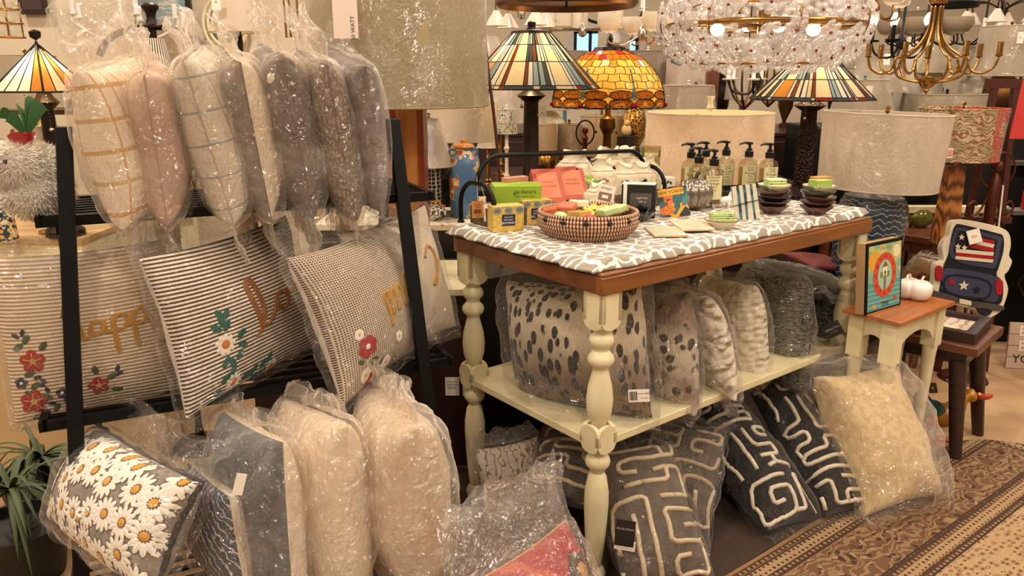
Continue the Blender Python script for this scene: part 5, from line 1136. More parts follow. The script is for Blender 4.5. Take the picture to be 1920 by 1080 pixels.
# heart cushion under the end table
cushion('bagged_pillow', 'white cushion with a red heart lying in plastic under the brown end table', atz(1688, 536, .30), atz(1748, 552, .27), aty(1702, 480, 3.50), .07, mat('heart_print', lambda n: (lambda s: n.mix(((s[0] - .5).pow(2.) * 1.3 + (s[1] - .55 - (s[0] - .5).abs() * .5).pow(2.) * 1.3).lt(.07), n.mix(s[1].lt(.18), '#d9cdb6', '#2c3550'), '#a02c2c'))(n.sep(n.coord('UV'))), .9), HAZY, grow=1.1, bag=dict(top=.1, bot=.03, crump=.02), sd=170)
# ------------------------------------------------------------------ stained glass lamps
LEAD = mat('lead_came', '#1a1612', .4, .5)
def glassmat(name, col='#ffffff', e=.5):
    if name in MATS: return MATS[name]
    m, n, out = newmat(name); c = col(n) if callable(col) else n.mix(n.noise(n.coord(), 30., 3., 1.) * .55, C(col), n.vm('MULTIPLY', C(col)[:3], (.6, .6, .6)))
    p_ = n.new('ShaderNodeBsdfPrincipled'); n.put(p_.inputs[0], c); p_.inputs['Roughness'].default_value = .18
    t_ = n.new('ShaderNodeBsdfTranslucent'); n.put(t_.inputs[0], c); q_ = n.new('ShaderNodeMixShader'); q_.inputs[0].default_value = .6
    n.nt.links.new(p_.outputs[0], q_.inputs[1]); n.nt.links.new(t_.outputs[0], q_.inputs[2]); n.nt.links.new(q_.outputs[0], out.inputs[0]); MATS[name] = m; return m
GC = [glassmat('glass_cream', '#f0deb0'), glassmat('glass_white', '#efe9d8'), glassmat('glass_bluegrey', '#9fb3b0'), glassmat('glass_slate', '#4c5557'), glassmat('glass_red', '#a83220'), glassmat('glass_brown', '#7d4a2c'), glassmat('glass_amber', '#d08a3c')]
def tiffany(label, cx, yt, yb, wt, wb, Y, zb, sides=8, seed=1, lit=11, bm=None, base='column', rb=.09, scallop=.012, rot=0., pal=None, bx=None, amber=False):
    p = aty(cx, yb, Y); pt = aty(cx, yt, Y); s = dep(p) / F; r0 = wt / 2 * s; r1 = wb / 2 * s; h = pt.z - p.z; q = random.Random(seed)
    th = thing('stained_glass_lamp', label, 'lamp', M=TR((p.x, p.y, zb), rot), group='stained glass lamps'); z0 = p.z - zb
    G = MB(); L = MB()
    P = lambda a, t: Vector(((r0 + (r1 - r0) * t) * cos(a), (r0 + (r1 - r0) * t) * sin(a), z0 + h * (1 - t)))
    def S_(k, u, t):      # point on flat side k at across u, down t
        a0 = 2 * pi * k / sides; a1 = 2 * pi * (k + 1) / sides; return P(a0, t).lerp(P(a1, t), u)
    rows = [(0, .22), (.22, .52), (.52, .93), (.93, 1.)] if not amber else [(0, 1.)]
    for k in range(sides):
        cuts = [0, .13, .24, .32, .68, .76, .87, 1] if not amber else [0, .25, .5, .75, 1]
        for ri, (t0, t1) in enumerate(rows):
            for ci in range(len(cuts) - 1):
                u0, u1 = cuts[ci], cuts[ci + 1]
                if amber: mi = [0, 6, 0, 6][(ci + k) % 4] if q.random() < .8 else 1
                else:
                    mid = ci == 3; mi = (0 if mid else q.choice((0, 1, 1, 2, 3, 5, 2)))
                    if ri == 0 and ci in (1, 5): mi = 2
                    if ri == 1 and ci == 2 and k % 2: mi = 4
                    if ri == 3: mi = q.choice((3, 3, 0, 4))
                    if ri == 2 and mid and k % 3 == 1: mi = 6
                if pal: mi = pal.get(mi, mi)
                e = scallop * h if (ri == len(rows) - 1 and 2 <= ci <= 4) else 0
                vs = [S_(k, u0, t0), S_(k, u1, t0), S_(k, u1, t1), S_(k, u0, t1)]
                G.add(vs, [(0, 1, 2, 3)], mi)
                L.tube([S_(k, u0, t0), S_(k, u0, t1)], .0022 if ci else .004, 4)
            L.tube([S_(k, u, t1) for u in (0, 1)], .0025 if ri < len(rows) - 1 else .0045, 4)
    G.build('glass_panels', GC, th, smooth=False); L.build('leading', LEAD, th, ang=180)
    MB().lathe([(r0 * 1.05, 0), (r0 * 1.02, .012), (r0 * .3, .02), (.018, .03), (.02, .05), (.012, .055), (.0, .058)], (0, 0, z0 + h - .004), 24).build('cap', DARK, th)
    MB().lathe([(max(.01, k_ * rb), z * (z0 + h * .1)) for k_, z in BASES[base]] + [(.008, z0 + h)], seg=24).build('lamp_base', bm or DARK, th)
    for i, (dx, l_) in enumerate(((.03, .16), (-.05, .12))):
        mb = MB()
        for k in range(14): mb.ball((dx, -.04, z0 + h * .2 - l_ * k / 13), .0028, 0, 6)
        mb.ball((dx, -.04, z0 + h * .2 - l_ - .01), .009, 0, 8); mb.build('pull_chain', NICKEL, th)
    if lit:
        lamp('lamp_bulb_light', (p.x, p.y, p.z + h * .45), lit, .03, '#ffd9a0', 'POINT')
        mb = MB(); mb.ball((0.03, -.02, z0 + h * .4), .024, 0, 12); mb.build('bulb', mat('bulb_glow', '#ffffff', .3, emit=8., ecol='#ffdfae'), th)
    return th, p, z0, h
th, p, z0, h = tiffany('wide geometric stained glass lamp in cream and blue-grey beside the olive drum shade', 996, 62, 166, 74, 262, 3.75, .80, 8, 3, rot=.1, rb=.10)
M_ = Matrix.Translation((.045, -.075, z0 - .12)) @ Matrix.Rotation(pi / 2, 4, 'X'); mb = MB(); card(mb, .036, .085, .0012, M_, [('MADE', .007, 0, .01), ('BY HAND', .006, 0, 0)]); mb.build('swing_tag', [PAPER, INK], th)
tiffany('wide geometric stained glass lamp on a dark hammered column behind the crystal chandelier', 1520, 108, 186, 70, 226, 3.9, .80, 8, 8, rot=.25, bm=mat('hammered_bronze', '#2e1c18', .4, .5, bump=lambda n: n.vor(n.coord(), 90.), bs=1., bd=.01), rb=.11, lit=11)
tiffany('plain amber and cream striped glass cone lamp beside the yellow check cushion', 82, 84, 171, 6, 188, 2.95, .80, 6, 4, lit=7, amber=True, rb=.07)
# dragonfly lamp
DY = 4.05; p = aty(1140, 200, DY); s = dep(p) / F; rr = 104 * s; hd = aty(1140, 92, DY).z - p.z; DCX = p.x
th = thing('stained_glass_lamp', 'orange domed stained glass lamp with blue dragonflies on a brass lotus stem', 'lamp', M=TR((p.x, p.y, .80), -pi / 2 - .12), group='stained glass lamps'); z0 = p.z - .80
def dome(a, t, off=0.):   # t 0 top .. 1 bottom rim
    ang = .18 + (1.62 - .18) * min(t, 1); k = sin(ang) / sin(1.5); zz = cos(ang) - cos(1.62)
    r = rr * k * (1 + .0 * t) + off; return Vector((r * cos(a), r * sin(a), z0 + hd * zz / (cos(.18) - cos(1.62)) + off * .5 - max(0, t - 1) * hd))
G = MB(); L = MB(); q = random.Random(12); NT_, NA = 9, 30
rowt = [0, .07, .1, .22, .34, .46, .57, .67, .76]
for ri in range(len(rowt) - 1):
    na = NA if ri > 2 else 20
    for k in range(na):
        o_ = .5 * (ri % 2); a0 = 2 * pi * (k + o_) / na; a1 = 2 * pi * (k + 1 + o_) / na; jt = lambda: 0
        mi = 1 if ri == 1 else (0 if ri < 1 else (0 if ri < 4 else (3 if ri == 4 and k % 3 == 0 else 2)))
        if ri in (2, 3): mi = 0 if q.random() < .8 else 4
        vs = [dome(a0 + (a1 - a0) * i / 3, rowt[ri]) for i in range(4)] + [dome(a1 - (a1 - a0) * i / 3, rowt[ri + 1]) for i in range(4)]
        G.add(vs, [tuple(range(8))], mi); L.tube([dome(a0, rowt[ri]), dome(a0 + q.uniform(-.04, .04), (rowt[ri] + rowt[ri + 1]) / 2), dome(a0 + q.uniform(-.05, .05), rowt[ri + 1])], .002, 4)
    L.tube([dome(2 * pi * k / 60, rowt[ri + 1] + .012 * sin(k * 2.1)) for k in range(60)], .0018, 4, closed=True)
nd = 7
for k in range(nd):
    ac = 2 * pi * (k + .5) / nd; sp = pi / nd
    for s_ in (-1, 1):
        for (t0, t1, mi) in ((.80, .885, 5), (.90, .995, 5)):
            pts = [(0, (t0 + t1) / 2), (.15, t0), (.55, t0 - .015), (.9, t0 + .01), (1., (t0 + t1) / 2 + .01), (.8, t1), (.4, t1 + .01), (.12, t1 - .01)]
            w3 = [dome(ac + s_ * sp * u, t, .002) for u, t in pts]; G.add(w3, [tuple(range(8)) if s_ > 0 else tuple(range(8))[::-1]], mi); L.tube(w3, .0028, 4, closed=True)
    for j in range(3):
        pass
    vs = [dome(ac + sp * u, t, 0) for u, t in ((-1, .76), (-.5, .76), (0, .76), (.5, .76), (1, .76), (1, .97), (.5, .96), (0, .985), (-.5, .96), (-1, .97))]; G.add(vs, [tuple(range(10))], 2)
    for j in range(9):
        t = .52 + j * .045; w_ = .012 + .02 * (j > 5); vs = [dome(ac + d_ * w_ , t + e_ * .02, .004) for d_, e_ in ((-1, -1), (1, -1), (1, 1), (-1, 1))]; G.add(vs, [(0, 1, 2, 3)], 6); L.tube(vs, .0012, 4, closed=True)
    for d_ in (-1, 1): G.ball(dome(ac + d_ * .03, .975, .006), .011, 7, 8)
    L.tube([dome(ac + sp * (-1 + 2 * i / 12), .99 + .02 * sin(pi * i / 12 * 4) ** 2, 0) for i in range(13)], .0035, 4)
G.build('glass_dome', [glassmat('glass_orange', '#e07a1c'), glassmat('glass_amber2', '#e6b052'), glassmat('glass_straw', '#f2cf68'), glassmat('glass_jewel', '#d9a03a'), glassmat('glass_red'), glassmat('mesh_wing', lambda n: n.mix(n.vor(n.coord(), 150., 'DISTANCE_TO_EDGE').lt(.09), '#e0902a', '#2c1408')), glassmat('glass_sky', '#6da0bf'), glassmat('glass_ruby', '#b81c24')], th, smooth=False)
L.build('leading', LEAD, th, ang=180)
MB().lathe([(rr * .3, -.004), (rr * .27, .014), (rr * .14, .024), (.016, .03), (.012, .045), (.016, .055), (.008, .075), (0, .08)], (0, 0, z0 + hd - .006), 28).build('cap', DARK, th)
MB().lathe([(.09, 0), (.09, .02), (.04, .04), (.022, .06), (.020, z0 - .14), (.026, z0 - .13), (.04, z0 - .10), (.036, z0 - .06), (.02, z0 - .05), (.014, z0 - .04), (.012, z0 + hd)], seg=28, rib=.06, ribn=9).build('lamp_base', mat('antique_brass', '#6d4a26', .35, .9), th)
for dx in (.05, -.06):
    mb = MB(); [mb.ball((-.05, dx, z0 + .02 - .01 * k), .0028, 0, 6) for k in range(14)]; mb.ball((-.05, dx, z0 - .13), .009, 0, 8); mb.build('pull_chain', NICKEL, th)
lamp('lamp_bulb_light', (p.x, p.y, p.z + hd * .45), 6, .03, '#ffcc88', 'POINT')
# ------------------------------------------------------------------ crystal flower chandelier
CY = 2.9; p = aty(1432, 48, CY); RC = 182 * dep(p) / F
CR = film('crystal', .26, '#ffffff', gl=.30, rough=.12, sc=40, bs=.5, bd=.006, white='#fffaf4', edge=.8)
ch = thing('crystal_chandelier', 'brass ring chandelier crowded with clear glass flowers', 'chandelier', M=TR(p))
mb = MB(); ring = lambda r, z: [(r * cos(a), r * sin(a), z) for a in [2 * pi * k / 72 for k in range(72)]]
mb.tube(ring(RC * .97, 0), .009, 8, closed=True); mb.tube(ring(RC * .55, .10), .005, 6, closed=True); mb.tube(ring(RC * .62, -.13), .005, 6, closed=True)
mb.build('brass_ring', BRASS, ch, ang=180)
mb = MB()
for k in range(8):
    a = 2 * pi * k / 8; mb.tube(spline([(RC * .55 * cos(a), RC * .55 * sin(a), .10), (RC * cos(a), RC * sin(a), .06), (RC * 1.02 * cos(a), RC * 1.02 * sin(a), -.04), (RC * .62 * cos(a), RC * .62 * sin(a), -.13)]), .003, 5)
    mb.tube([(0, 0, .0), (RC * .97 * cos(a), RC * .97 * sin(a), 0)], .005, 6)
mb.build('wire_branches', BRASS, ch, ang=180)
MB().lathe([(0, -.03), (.02, -.028), (.022, .05), (.008, .06), (.006, 3.05 - p.z), (.06, 3.06 - p.z), (.06, 3.1 - p.z)], seg=20).build('stem', BRASS, ch)
fm = MB()
for k in range(6):
    a = 2 * pi * k / 6; fm.ball((.019 * cos(a), .019 * sin(a), .004), .0125, 0, 8, (1.15, .8, .5), Matrix.Rotation(0, 4, 'Z')); 
fm.ball((0, 0, .008), .0045, 1, 6)
q = random.Random(21); protos = None; spots = []
for ring_z, ring_r, n_ in ((.135, .62, 12), (.105, .82, 17), (.07, .97, 21), (.035, 1.04, 21), (-.035, 1.03, 20), (-.062, .98, 20), (-.09, .88, 20), (-.115, .74, 17), (-.13, .55, 10)):
    for k in range(n_): a = 2 * pi * (k + q.uniform(-.3, .3)) / n_; spots.append((ring_r * RC * q.uniform(.96, 1.03), a, ring_z + q.uniform(-.012, .012)))
spots.sort(key=lambda s: s[0] * sin(s[1])); rest = MB()
for i, (r, a, z) in enumerate(spots):
    nrm = Vector((cos(a), sin(a), z * 4 + q.uniform(-.3, .3))).normalized(); M_ = nrm.to_track_quat('Z', 'Y').to_matrix().to_4x4(); M_.translation = Vector((r * cos(a), r * sin(a), z)); M_ = M_ @ Matrix.Rotation(q.uniform(0, 1), 4, 'Z') @ Matrix.Diagonal((1.32,) * 3 + (1,))
    if protos is None: protos = fm.build('glass_flower', [CR, COPPER], ch, ang=180); protos.matrix_local = M_
    elif i < 99: c = protos.copy(); COL.objects.link(c); c.parent = ch; c.matrix_local = M_
    else:
        rest.add([M_ @ Vector(v) for v in fm.v], fm.f, 0)
        for jj in range(len(fm.f)): rest.m[-1 - jj] = fm.m[len(fm.f) - 1 - jj]
o = rest.build('glass_flowers_behind', [CR, COPPER], ch, ang=180); o.name = 'glass_flower_mass'; o['kind'] = 'stuff'
GLOW = mat('hot_bulb', '#ffffff', .3, emit=25., ecol='#fff0d8')
for px_, py_ in ((1345, 56), (1525, 56), (1461, 50), (1400, 52)):
    w_ = aty(px_, py_, CY - (.12 if px_ in (1345, 1525) else -.1)) - p
    m = MB(); m.ball(w_, .021 if px_ != 1400 else .014, 0, 12, (1.15, 1, 1)); m.build('bulb', GLOW, ch); d_ = Vector((-w_.x, -w_.y, 0)).normalized() * .05
    MB().tube([w_ + d_ * .35, w_ + d_ * 1.3], .012, 10).build('socket', BRASS, ch)
    lamp('bulb_light', p + w_, 2.2, .02, '#ffe6c4', 'POINT')
# ------------------------------------------------------------------ other ceiling fittings
def hang(th, x, y, z0, mm, r=.004): MB().lathe([(r, z0), (r, 3.08), (.05, 3.085), (.05, 3.1)], (0, 0, 0), 12).build('suspension_rod', mm, th)
p = aty(1738, 160, 3.1); bp_ = p
ch = thing('brass_chandelier', 'brass chandelier of looping arms and candle cups beside the crystal one', 'chandelier', M=TR((p.x, p.y, 0)))
zb_ = p.z; zt_ = aty(1748, 8, 3.1).z; sx = dep(p) / F
MB().lathe([(0, -.045), (.01, -.03), (.008, -.022), (.022, -.015), (.03, 0), (.03, .02), (.022, .024), (0, .026)], (0, 0, zb_ + .01), 24).build('bottom_hub', BRASS, ch)
MB().lathe([(.028, 0), (.032, .005), (.032, .025), (.028, .03), (.006, .032), (.006, 3.1 - zt_)], (0, 0, zt_), 24).build('top_hub', BRASS, ch)
for k in range(7):
    a = 2 * pi * k / 7 + .25; ca, sa = cos(a), sin(a); P = lambda r, z: (r * ca, r * sa, zb_ + z)
    zc = zt_ - zb_
    m = MB(); m.tube(spline([P(.018, zc), P(.022, zc * .7), P(.05, zc * .5), (P(.10, zc * .37)), P(.125, zc * .34), P(.127, zc * .25), P(.11, zc * .12), P(.075, .02), P(.03, .012)], 5), .0052, 6); m.tube(spline([P(.125, zc * .34), P(.14, zc * .2), P(.175, zc * .15), P(.212, zc * .22), P(.225, zc * .35)], 5), .0052, 6); m.build('arm', BRASS, ch, ang=180)
    m = MB(); m.lathe([(.006, 0), (.013, .004), (.013, .008), (.010, .01), (.010, .052), (.0, .052)], P(.225, zc * .35), 14); m.build('candle_cup', BRASS, ch)
def cluster(label, px_, py_, Y, R_, n_, mm, kind='bowl', gm=None, r=.05, glow=False, rot=.2, name='chandelier'):
    p = aty(px_, py_, Y); th = thing(name, label, 'chandelier' if name == 'chandelier' else 'lamp', M=TR((p.x, p.y, 0), rot)); z = p.z
    MB().lathe([(0, -.04), (.02, -.03), (.024, 0), (.012, .03), (.006, .04), (.006, 3.08 - z), (.05, 3.085 - z), (.05, 3.1 - z)], (0, 0, z), 16).build('stem', mm, th)
    for k in range(n_):
        a = 2 * pi * k / n_; c_, s_ = cos(a), sin(a); e = Vector((R_ * c_, R_ * s_, z))
        if kind == 'bell':
            MB().tube(spline([(0, 0, z), (R_ * .5 * c_, R_ * .5 * s_, z + .05), (R_ * c_, R_ * s_, z + .045), e]), .005, 6).build('arm', mm, th)
            pr = [(.016, 0), (.02, -.01), (r * .6, -.035), (r, -.075), (r * .98, -.075), (r * .55, -.034), (.014, -.005)]
        elif kind == 'bowl':
            MB().tube(spline([(0, 0, z), (R_ * .5 * c_, R_ * .5 * s_, z - .05), (R_ * c_, R_ * s_, z - .045), e]), .005, 6).build('arm', mm, th)
            pr = [(.02, 0), (r * .7, .012), (r, .05), (r * .95, .085), (r * .93, .085), (r * .96, .05), (r * .6, .015)]
        elif kind == 'cyl':
            MB().tube([(0, 0, z), e], .006, 6).build('arm', mm, th); pr = [(0, .002), (r * .8, .002), (r, .01), (r, .13), (r * .96, .13), (r * .96, .01)]
        else:
            MB().tube(spline([(0, 0, z), (R_ * .3 * c_, R_ * .3 * s_, z - .07), (R_ * .8 * c_, R_ * .8 * s_, z - .06), (R_ * c_, R_ * s_, z - .01), e]), .006, 6).build('arm', mm, th); pr = [(.03, 0), (.034, .008), (.01, .01), (.01, .07), (0, .075)]
        MB().lathe(pr, e, 22).build('glass_shade' if kind != 'candle' else 'candle_sleeve', gm or FROSTG, th)
        if glow: m = MB(); m.ball(e + Vector((0, 0, -.06 if kind == 'bell' else .1 if kind == 'candle' else .05)), .018, 0, 8, (1, 1, 1.5)); m.build('bulb', GLOW, th)
    return th
FROSTG = fabric_shade('opal_glass', '#e9dfcb', .4, .25)
cluster('nickel fitting with three white bell glasses under the bronze drum', 978, 22, 4.3, .15, 4, NICKEL, 'bell', r=.062, rot=.5)
cluster('nickel crossbar fitting with four tall opal glass cylinders', 1092, 56, 4.4, .19, 5, NICKEL, 'cyl', r=.045, rot=.3)
cluster('nickel arm fitting with opal glass bowls beside the crystal chandelier', 1205, 62, 4.0, .17, 4, NICKEL, 'bowl', r=.06, rot=.15)
cluster('black iron candle chandelier with glowing bulbs behind the brass one', 1690, 78, 3.9, .13, 5, BLACK, 'candle', mat('black_metal'), glow=True)
cluster('dark iron scroll fitting with taupe glasses above the brass chandelier', 1735, 66, 4.5, .18, 5, DARK, 'bowl', r=.075, gm=SH_T)
cluster('brass fitting with opal bowls at the top edge right of the crystal chandelier', 1640, 14, 3.6, .12, 4, BRASS, 'bowl', r=.055)
cluster('bronze candle fitting low behind the crystal flowers', 1420, 150, 4.3, .16, 6, DARK, 'candle', PAPER, rot=.1)
cluster('slim black candle fitting near the far corner of the shop', 1845, 60, 5.2, .22, 5, BLACK, 'candle', PAPER, rot=.4)
cluster('tarnished fitting with cream glasses high beside the far corner', 1880, 20, 5.0, .2, 6, DARK, 'bell', r=.06, rot=.9)
cluster('black candle fitting with paper sleeves above the nickel crossbar', 1150, 20, 5.4, .22, 6, BLACK, 'candle', PAPER, rot=.4)
p = aty(1062, 14, 3.2); s = dep(p) / F; th = thing('bronze_drum_pendant', 'wide bronze drum pendant cut by the top edge of the picture', 'lamp', M=TR((p.x, p.y, 0)))
MB().lathe([(0, .03), (122 * s, .02), (128 * s, 0), (134 * s, .012), (134 * s, .12), (130 * s, .12), (130 * s, .03)], (0, 0, p.z), 64).build('drum', mat('brushed_bronze', '#6e4a34', .3, .8), th); hang(th, 0, 0, p.z, DARK)
p = aty(1790, 10, 3.6); s = dep(p) / F; th = thing('black_dish_pendant', 'flat black dish pendant above the brass chandelier', 'lamp', M=TR((p.x, p.y, 0)))
MB().lathe([(0, .012), (30 * s, .01), (40 * s, 0), (42 * s, .02), (38 * s, .035), (0, .04)], (0, 0, p.z - .01), 40).build('dish', BLACK, th); hang(th, 0, 0, p.z, DARK)
# lyre shaped cage pendants seen through the crystals
for i, (cx, yb, Y) in enumerate(((1395, 205, 4.6), (1440, 200, 4.9))):
    p = aty(cx, yb, Y); th = thing('cage_pendant', ['copper twig cage pendant below the crystal flowers', 'second twig cage pendant, slightly farther from the aisle'][i], 'lamp', M=TR((p.x, p.y, 0)), group='twig cage pendants')
    for k in range(6):
        a = pi * k / 6 * 2; m = MB(); m.tube(spline([(0, 0, p.z), (.07 * cos(a), .07 * sin(a), p.z + .08), (.10 * cos(a), .10 * sin(a), p.z + .2), (.05 * cos(a), .05 * sin(a), p.z + .3), (0, 0, p.z + .33)]), .006, 6); m.build('cage_rib', mat('antique_brass'), th, ang=180)
    hang(th, 0, 0, p.z + .32, DARK)
# ------------------------------------------------------------------ far lamps on the back counters
cabinet('lamp_counter', 'long dark back counter crowded with wrapped lamps at the far wall', (1.6, 5.88), (7.0, 1.0, 1.02), DARKW, None, 0, 10)
cabinet('lamp_counter', 'black counter of wrapped lamps behind the brass chandelier', (2.9, 4.80), (2.2, .74, 1.10), BLKC, None)
far = [
    (1645, 92, 172, 62, 108, 4.7, SH_C, 'wrapped pleated lampshade with a red edged ticket behind the brass chandelier', True), (1745, 66, 136, 44, 90, 5.0, SH_C, 'wrapped bell lampshade framed by the brass arms', False),
    (1882, 50, 142, 100, 108, 4.6, SH_C, 'large plain wrapped drum lamp high beside the dark easel', True), (1612, 150, 232, 84, 122, 4.4, SH_B, 'beige wrapped cone lamp directly above the white drum of the wave jar', True),
    (1770, 176, 214, 148, 152, 4.55, SH_B, 'broad beige wrapped drum lamp just above the paisley shade', False), (1288, 160, 212, 92, 108, 4.5, SH_B, 'silvery beige wrapped lamp behind the lit drum shade', False),
    (1284, 112, 160, 72, 72, 4.8, fabric_shade('whale_shade', lambda n: n.mix(n.noise(n.coord(), 14., 1.).gt(.66), '#e0cdb8', '#6a7686'), .35), 'pale drum lamp printed with little blue whales', False),
    (1392, 92, 186, 52, 66, 5.2, SH_W, 'narrow white wrapped lamp seen between the dark post and the cage pendants', False), (1345, 84, 132, 120, 134, 5.6, fabric_shade('blush_shade', shade_col('#d6b49c', '#c9a58c')), 'blush drum lamp glimpsed through the crystal flowers', False),
    (1212, 96, 160, 90, 92, 5.0, SH_T, 'taupe wrapped drum lamp right of the dragonfly dome', False), (1180, 150, 215, 60, 86, 5.15, SH_B, 'beige wrapped cone lamp low behind the dragonfly dome', False),
    (1835, 145, 180, 60, 76, 5.6, SH_B, 'small beige wrapped lamp between the brass chandelier and the easel', False), (1575, 60, 128, 70, 90, 5.5, SH_C, 'cream lamp half hidden by the crystal chandelier rim', False),
    (1715, 22, 62, 70, 52, 5.0, SH_T, 'upturned taupe glass lamp behind the top of the brass chandelier', False), (1660, 40, 96, 56, 62, 5.8, SH_B, 'beige lamp behind the glowing bulbs of the iron chandelier', False),
    (1060, 96, 150, 80, 98, 5.4, SH_T, 'taupe lamp between the two big stained glass shades', False), (905, 70, 120, 60, 84, 5.6, SH_W, 'white lamp peeping past the edge of the olive drum shade', False),
    (1825, 88, 142, 60, 84, 5.4, SH_C, 'cream cone lamp left of the large plain wrapped drum', False), (1480, 60, 120, 90, 110, 5.9, SH_B, 'beige drum lamp deep behind the crystal chandelier centre', False),
    (1150, 40, 92, 56, 60, 6.0, SH_C, 'cream lamp high above the dragonfly lamp finial', False), (1905, 150, 200, 60, 70, 5.6, SH_W, 'white lamp behind the dark easel at the picture edge', False), (1250, 40, 100, 70, 84, 6.1, SH_B, 'beige lamp far back beside the crystal chandelier edge', False)]
for i, (cx, yt, yb, wt, wb, Y, m_, lb, tg) in enumerate(far):
    B('table_lamp', lb, cx, yt, yb, wt, wb, Y, ['urn', 'jar', 'ball', 'stick'][i % 4], .06 + .02 * (i % 3), 1.02 if Y > 5.4 else (1.10 if (Y < 5.06 and cx > 1600) else .80), m_, True, [DARK, mat('pearl_glaze'), mat('antique_brass'), mat('teal_glaze', '#5f7d80', .3)][i % 4], 32, 'wrapped lamps on the far counters', 0, tg)
# dark post, gold vase, rabbit
p = aty(1338, 100, 5.2); tag(MB().box((p.x, 5.2, 1.5), (.075, .075, 3.0)).build('wooden_post', MAH), 'dark reddish wooden post below the left side of the crystal chandelier', 'post')
p = aty(1196, 248, 4.25); t = thing('gold_vase', 'oval gold fretwork vase behind the dragonfly lamp', 'vase', M=TR((p.x, 4.4, .80)))
MB().lathe([(.04, 0), (.05, .1), (.045, .19), (.03, .22)], seg=24).build('stand', DARK, t); MB().lathe([(.03, .2), (.065, .27), (.072, .33), (.055, .41), (.03, .44), (.025, .44)], seg=32).build('body', mat('gold_fret', lambda n: n.mix(n.vor(n.coord(), 60., 'DISTANCE_TO_EDGE').lt(.1), '#5a3d18', '#b9924a'), .3, .6), t)
p = aty(1178, 257, 4.2); t = thing('rabbit_figurine', 'small cream rabbit figurine beside the gold fretwork vase', 'figurine', M=TR((p.x, 4.28, .80))); m = MB()
zz = p.z - .80; m.lathe([(.05, 0), (.05, zz), (0, zz)], seg=16, mi=1); m.ball((0, 0, zz + .03), .028, 0, 12, (1, 1, 1.2)); m.ball((0, -.012, zz + .07), .018, 0, 10)
for s in (-1, 1): m.ball((s * .009, 0, zz + .10), .012, 0, 8, (.5, .4, 2.2))
m.build('body', [mat('cream_crackle'), BLKC], t, ang=60)
# small ring topped iron lamp far back
p = aty(1098, 285, 3.9); t = thing('iron_finial_stand', 'little red iron stand topped by a ring beside the brass dragonfly stem', 'stand', M=TR((p.x, 3.95, 0)))
z1 = aty(1098, 262, 3.95).z; MB().lathe([(.09, 0), (.09, .01), (.012, .02), (.012, z1), (.018, z1 + .01), (.006, z1 + .03)], seg=14).build('pole', mat('red_iron', '#5a2016', .4, .4), t); MB().ball((0, 0, z1 + .045), .017, 0, 12).build('ball', mat('red_iron'), t)
MB().tube([(.045 * cos(a), 0, z1 + .035 + .06 * sin(a)) for a in [2 * pi * k / 30 for k in range(30)]], .004, 6, closed=True).build('ring', BLACK, t)
# ================================================================== right hand side
# black partition, pale slatted bench, screen
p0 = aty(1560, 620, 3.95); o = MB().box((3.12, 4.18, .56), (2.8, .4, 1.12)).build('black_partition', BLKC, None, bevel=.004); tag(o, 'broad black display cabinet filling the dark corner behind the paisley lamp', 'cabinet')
o = MB().box((2.95, 3.96, aty(1880, 305, 3.96).z), (.9, .08, .02)).build('wall_ledge', mat('grey_ledge', '#5a5048', .6)); tag(o, 'narrow grey ledge on the black cabinet behind the ringed iron lamp', 'ledge')
z1 = aty(1760, 392, 3.85).z; z0_ = aty(1760, 470, 3.85).z
t = thing('slatted_bench', 'pale pinkish slatted bench rail in front of the black cabinet', 'bench', M=TR((0, 3.85, 0)))
xa, xb = aty(1640, 400, 3.85).x, aty(1885, 400, 3.85).x
MB().box(((xa + xb) / 2, 0, z1), (xb - xa, .05, .035)).build('top_rail', CREAM, t, bevel=.003)
for k in range(11): MB().box((xa + .04 + (xb - xa - .08) * k / 10, 0, (z1 - .02) / 2), (.04, .02, z1 - .02)).build('slat', mat('blush_slat', '#b58f7c', .6), t)
# teal towels stack
for i in range(3):
    p = aty(1747, 330, 3.9); zc = aty(1747, 345, 3.95).z + .056 * (2 - i); o = MB().box((p.x, 3.935, zc), (.10, .06, .055)).build('folded_towel', mat('teal_cloth', lambda n: n.mix(n.vor(n.coord(), 60.).lt(.3), '#1f5550', '#2f726a'), .9), None, bevel=.01)
    tag(o, 'folded teal patterned towel, %s of the pile behind the wave jar lamp' % ['uppermost', 'middle one', 'lowest'][i], 'towel', 'folded teal towels')
tag(MB().box((aty(1747, 330, 3.9).x, 3.925, aty(1747, 345, 3.95).z - .036), (.16, .09, .014)).build('towel_shelf', BLKC), 'little black shelf under the teal towels', 'shelf')
# hexagon line screen
p = atz(1880, 665, 0); t = thing('line_art_screen', 'black screen with fine gold starburst and hexagon lines at the picture edge', 'screen', M=TR((p.x + .06, 3.66, 0), -.1))
MB().box((.4, 0, .56), (.9, .03, 1.12)).build('panel', BLKC, t); m = MB()
for cx, cz in ((.06, .42), (.30, .75), (.02, .86)):
    for k in range(12): a = 2 * pi * k / 12 + .1; m.tube([(cx, -.017, cz), (cx + .16 * cos(a), -.017, cz + .16 * sin(a))], .0012, 4)
    hx = [(cx + .19 * cos(a), -.017, cz + .19 * sin(a)) for a in [pi / 3 * k for k in range(6)]]; m.tube(hx, .0012, 4, closed=True)
m.build('gold_lines', mat('gold_line', '#8a6a3c', .35, .9), t, ang=180)
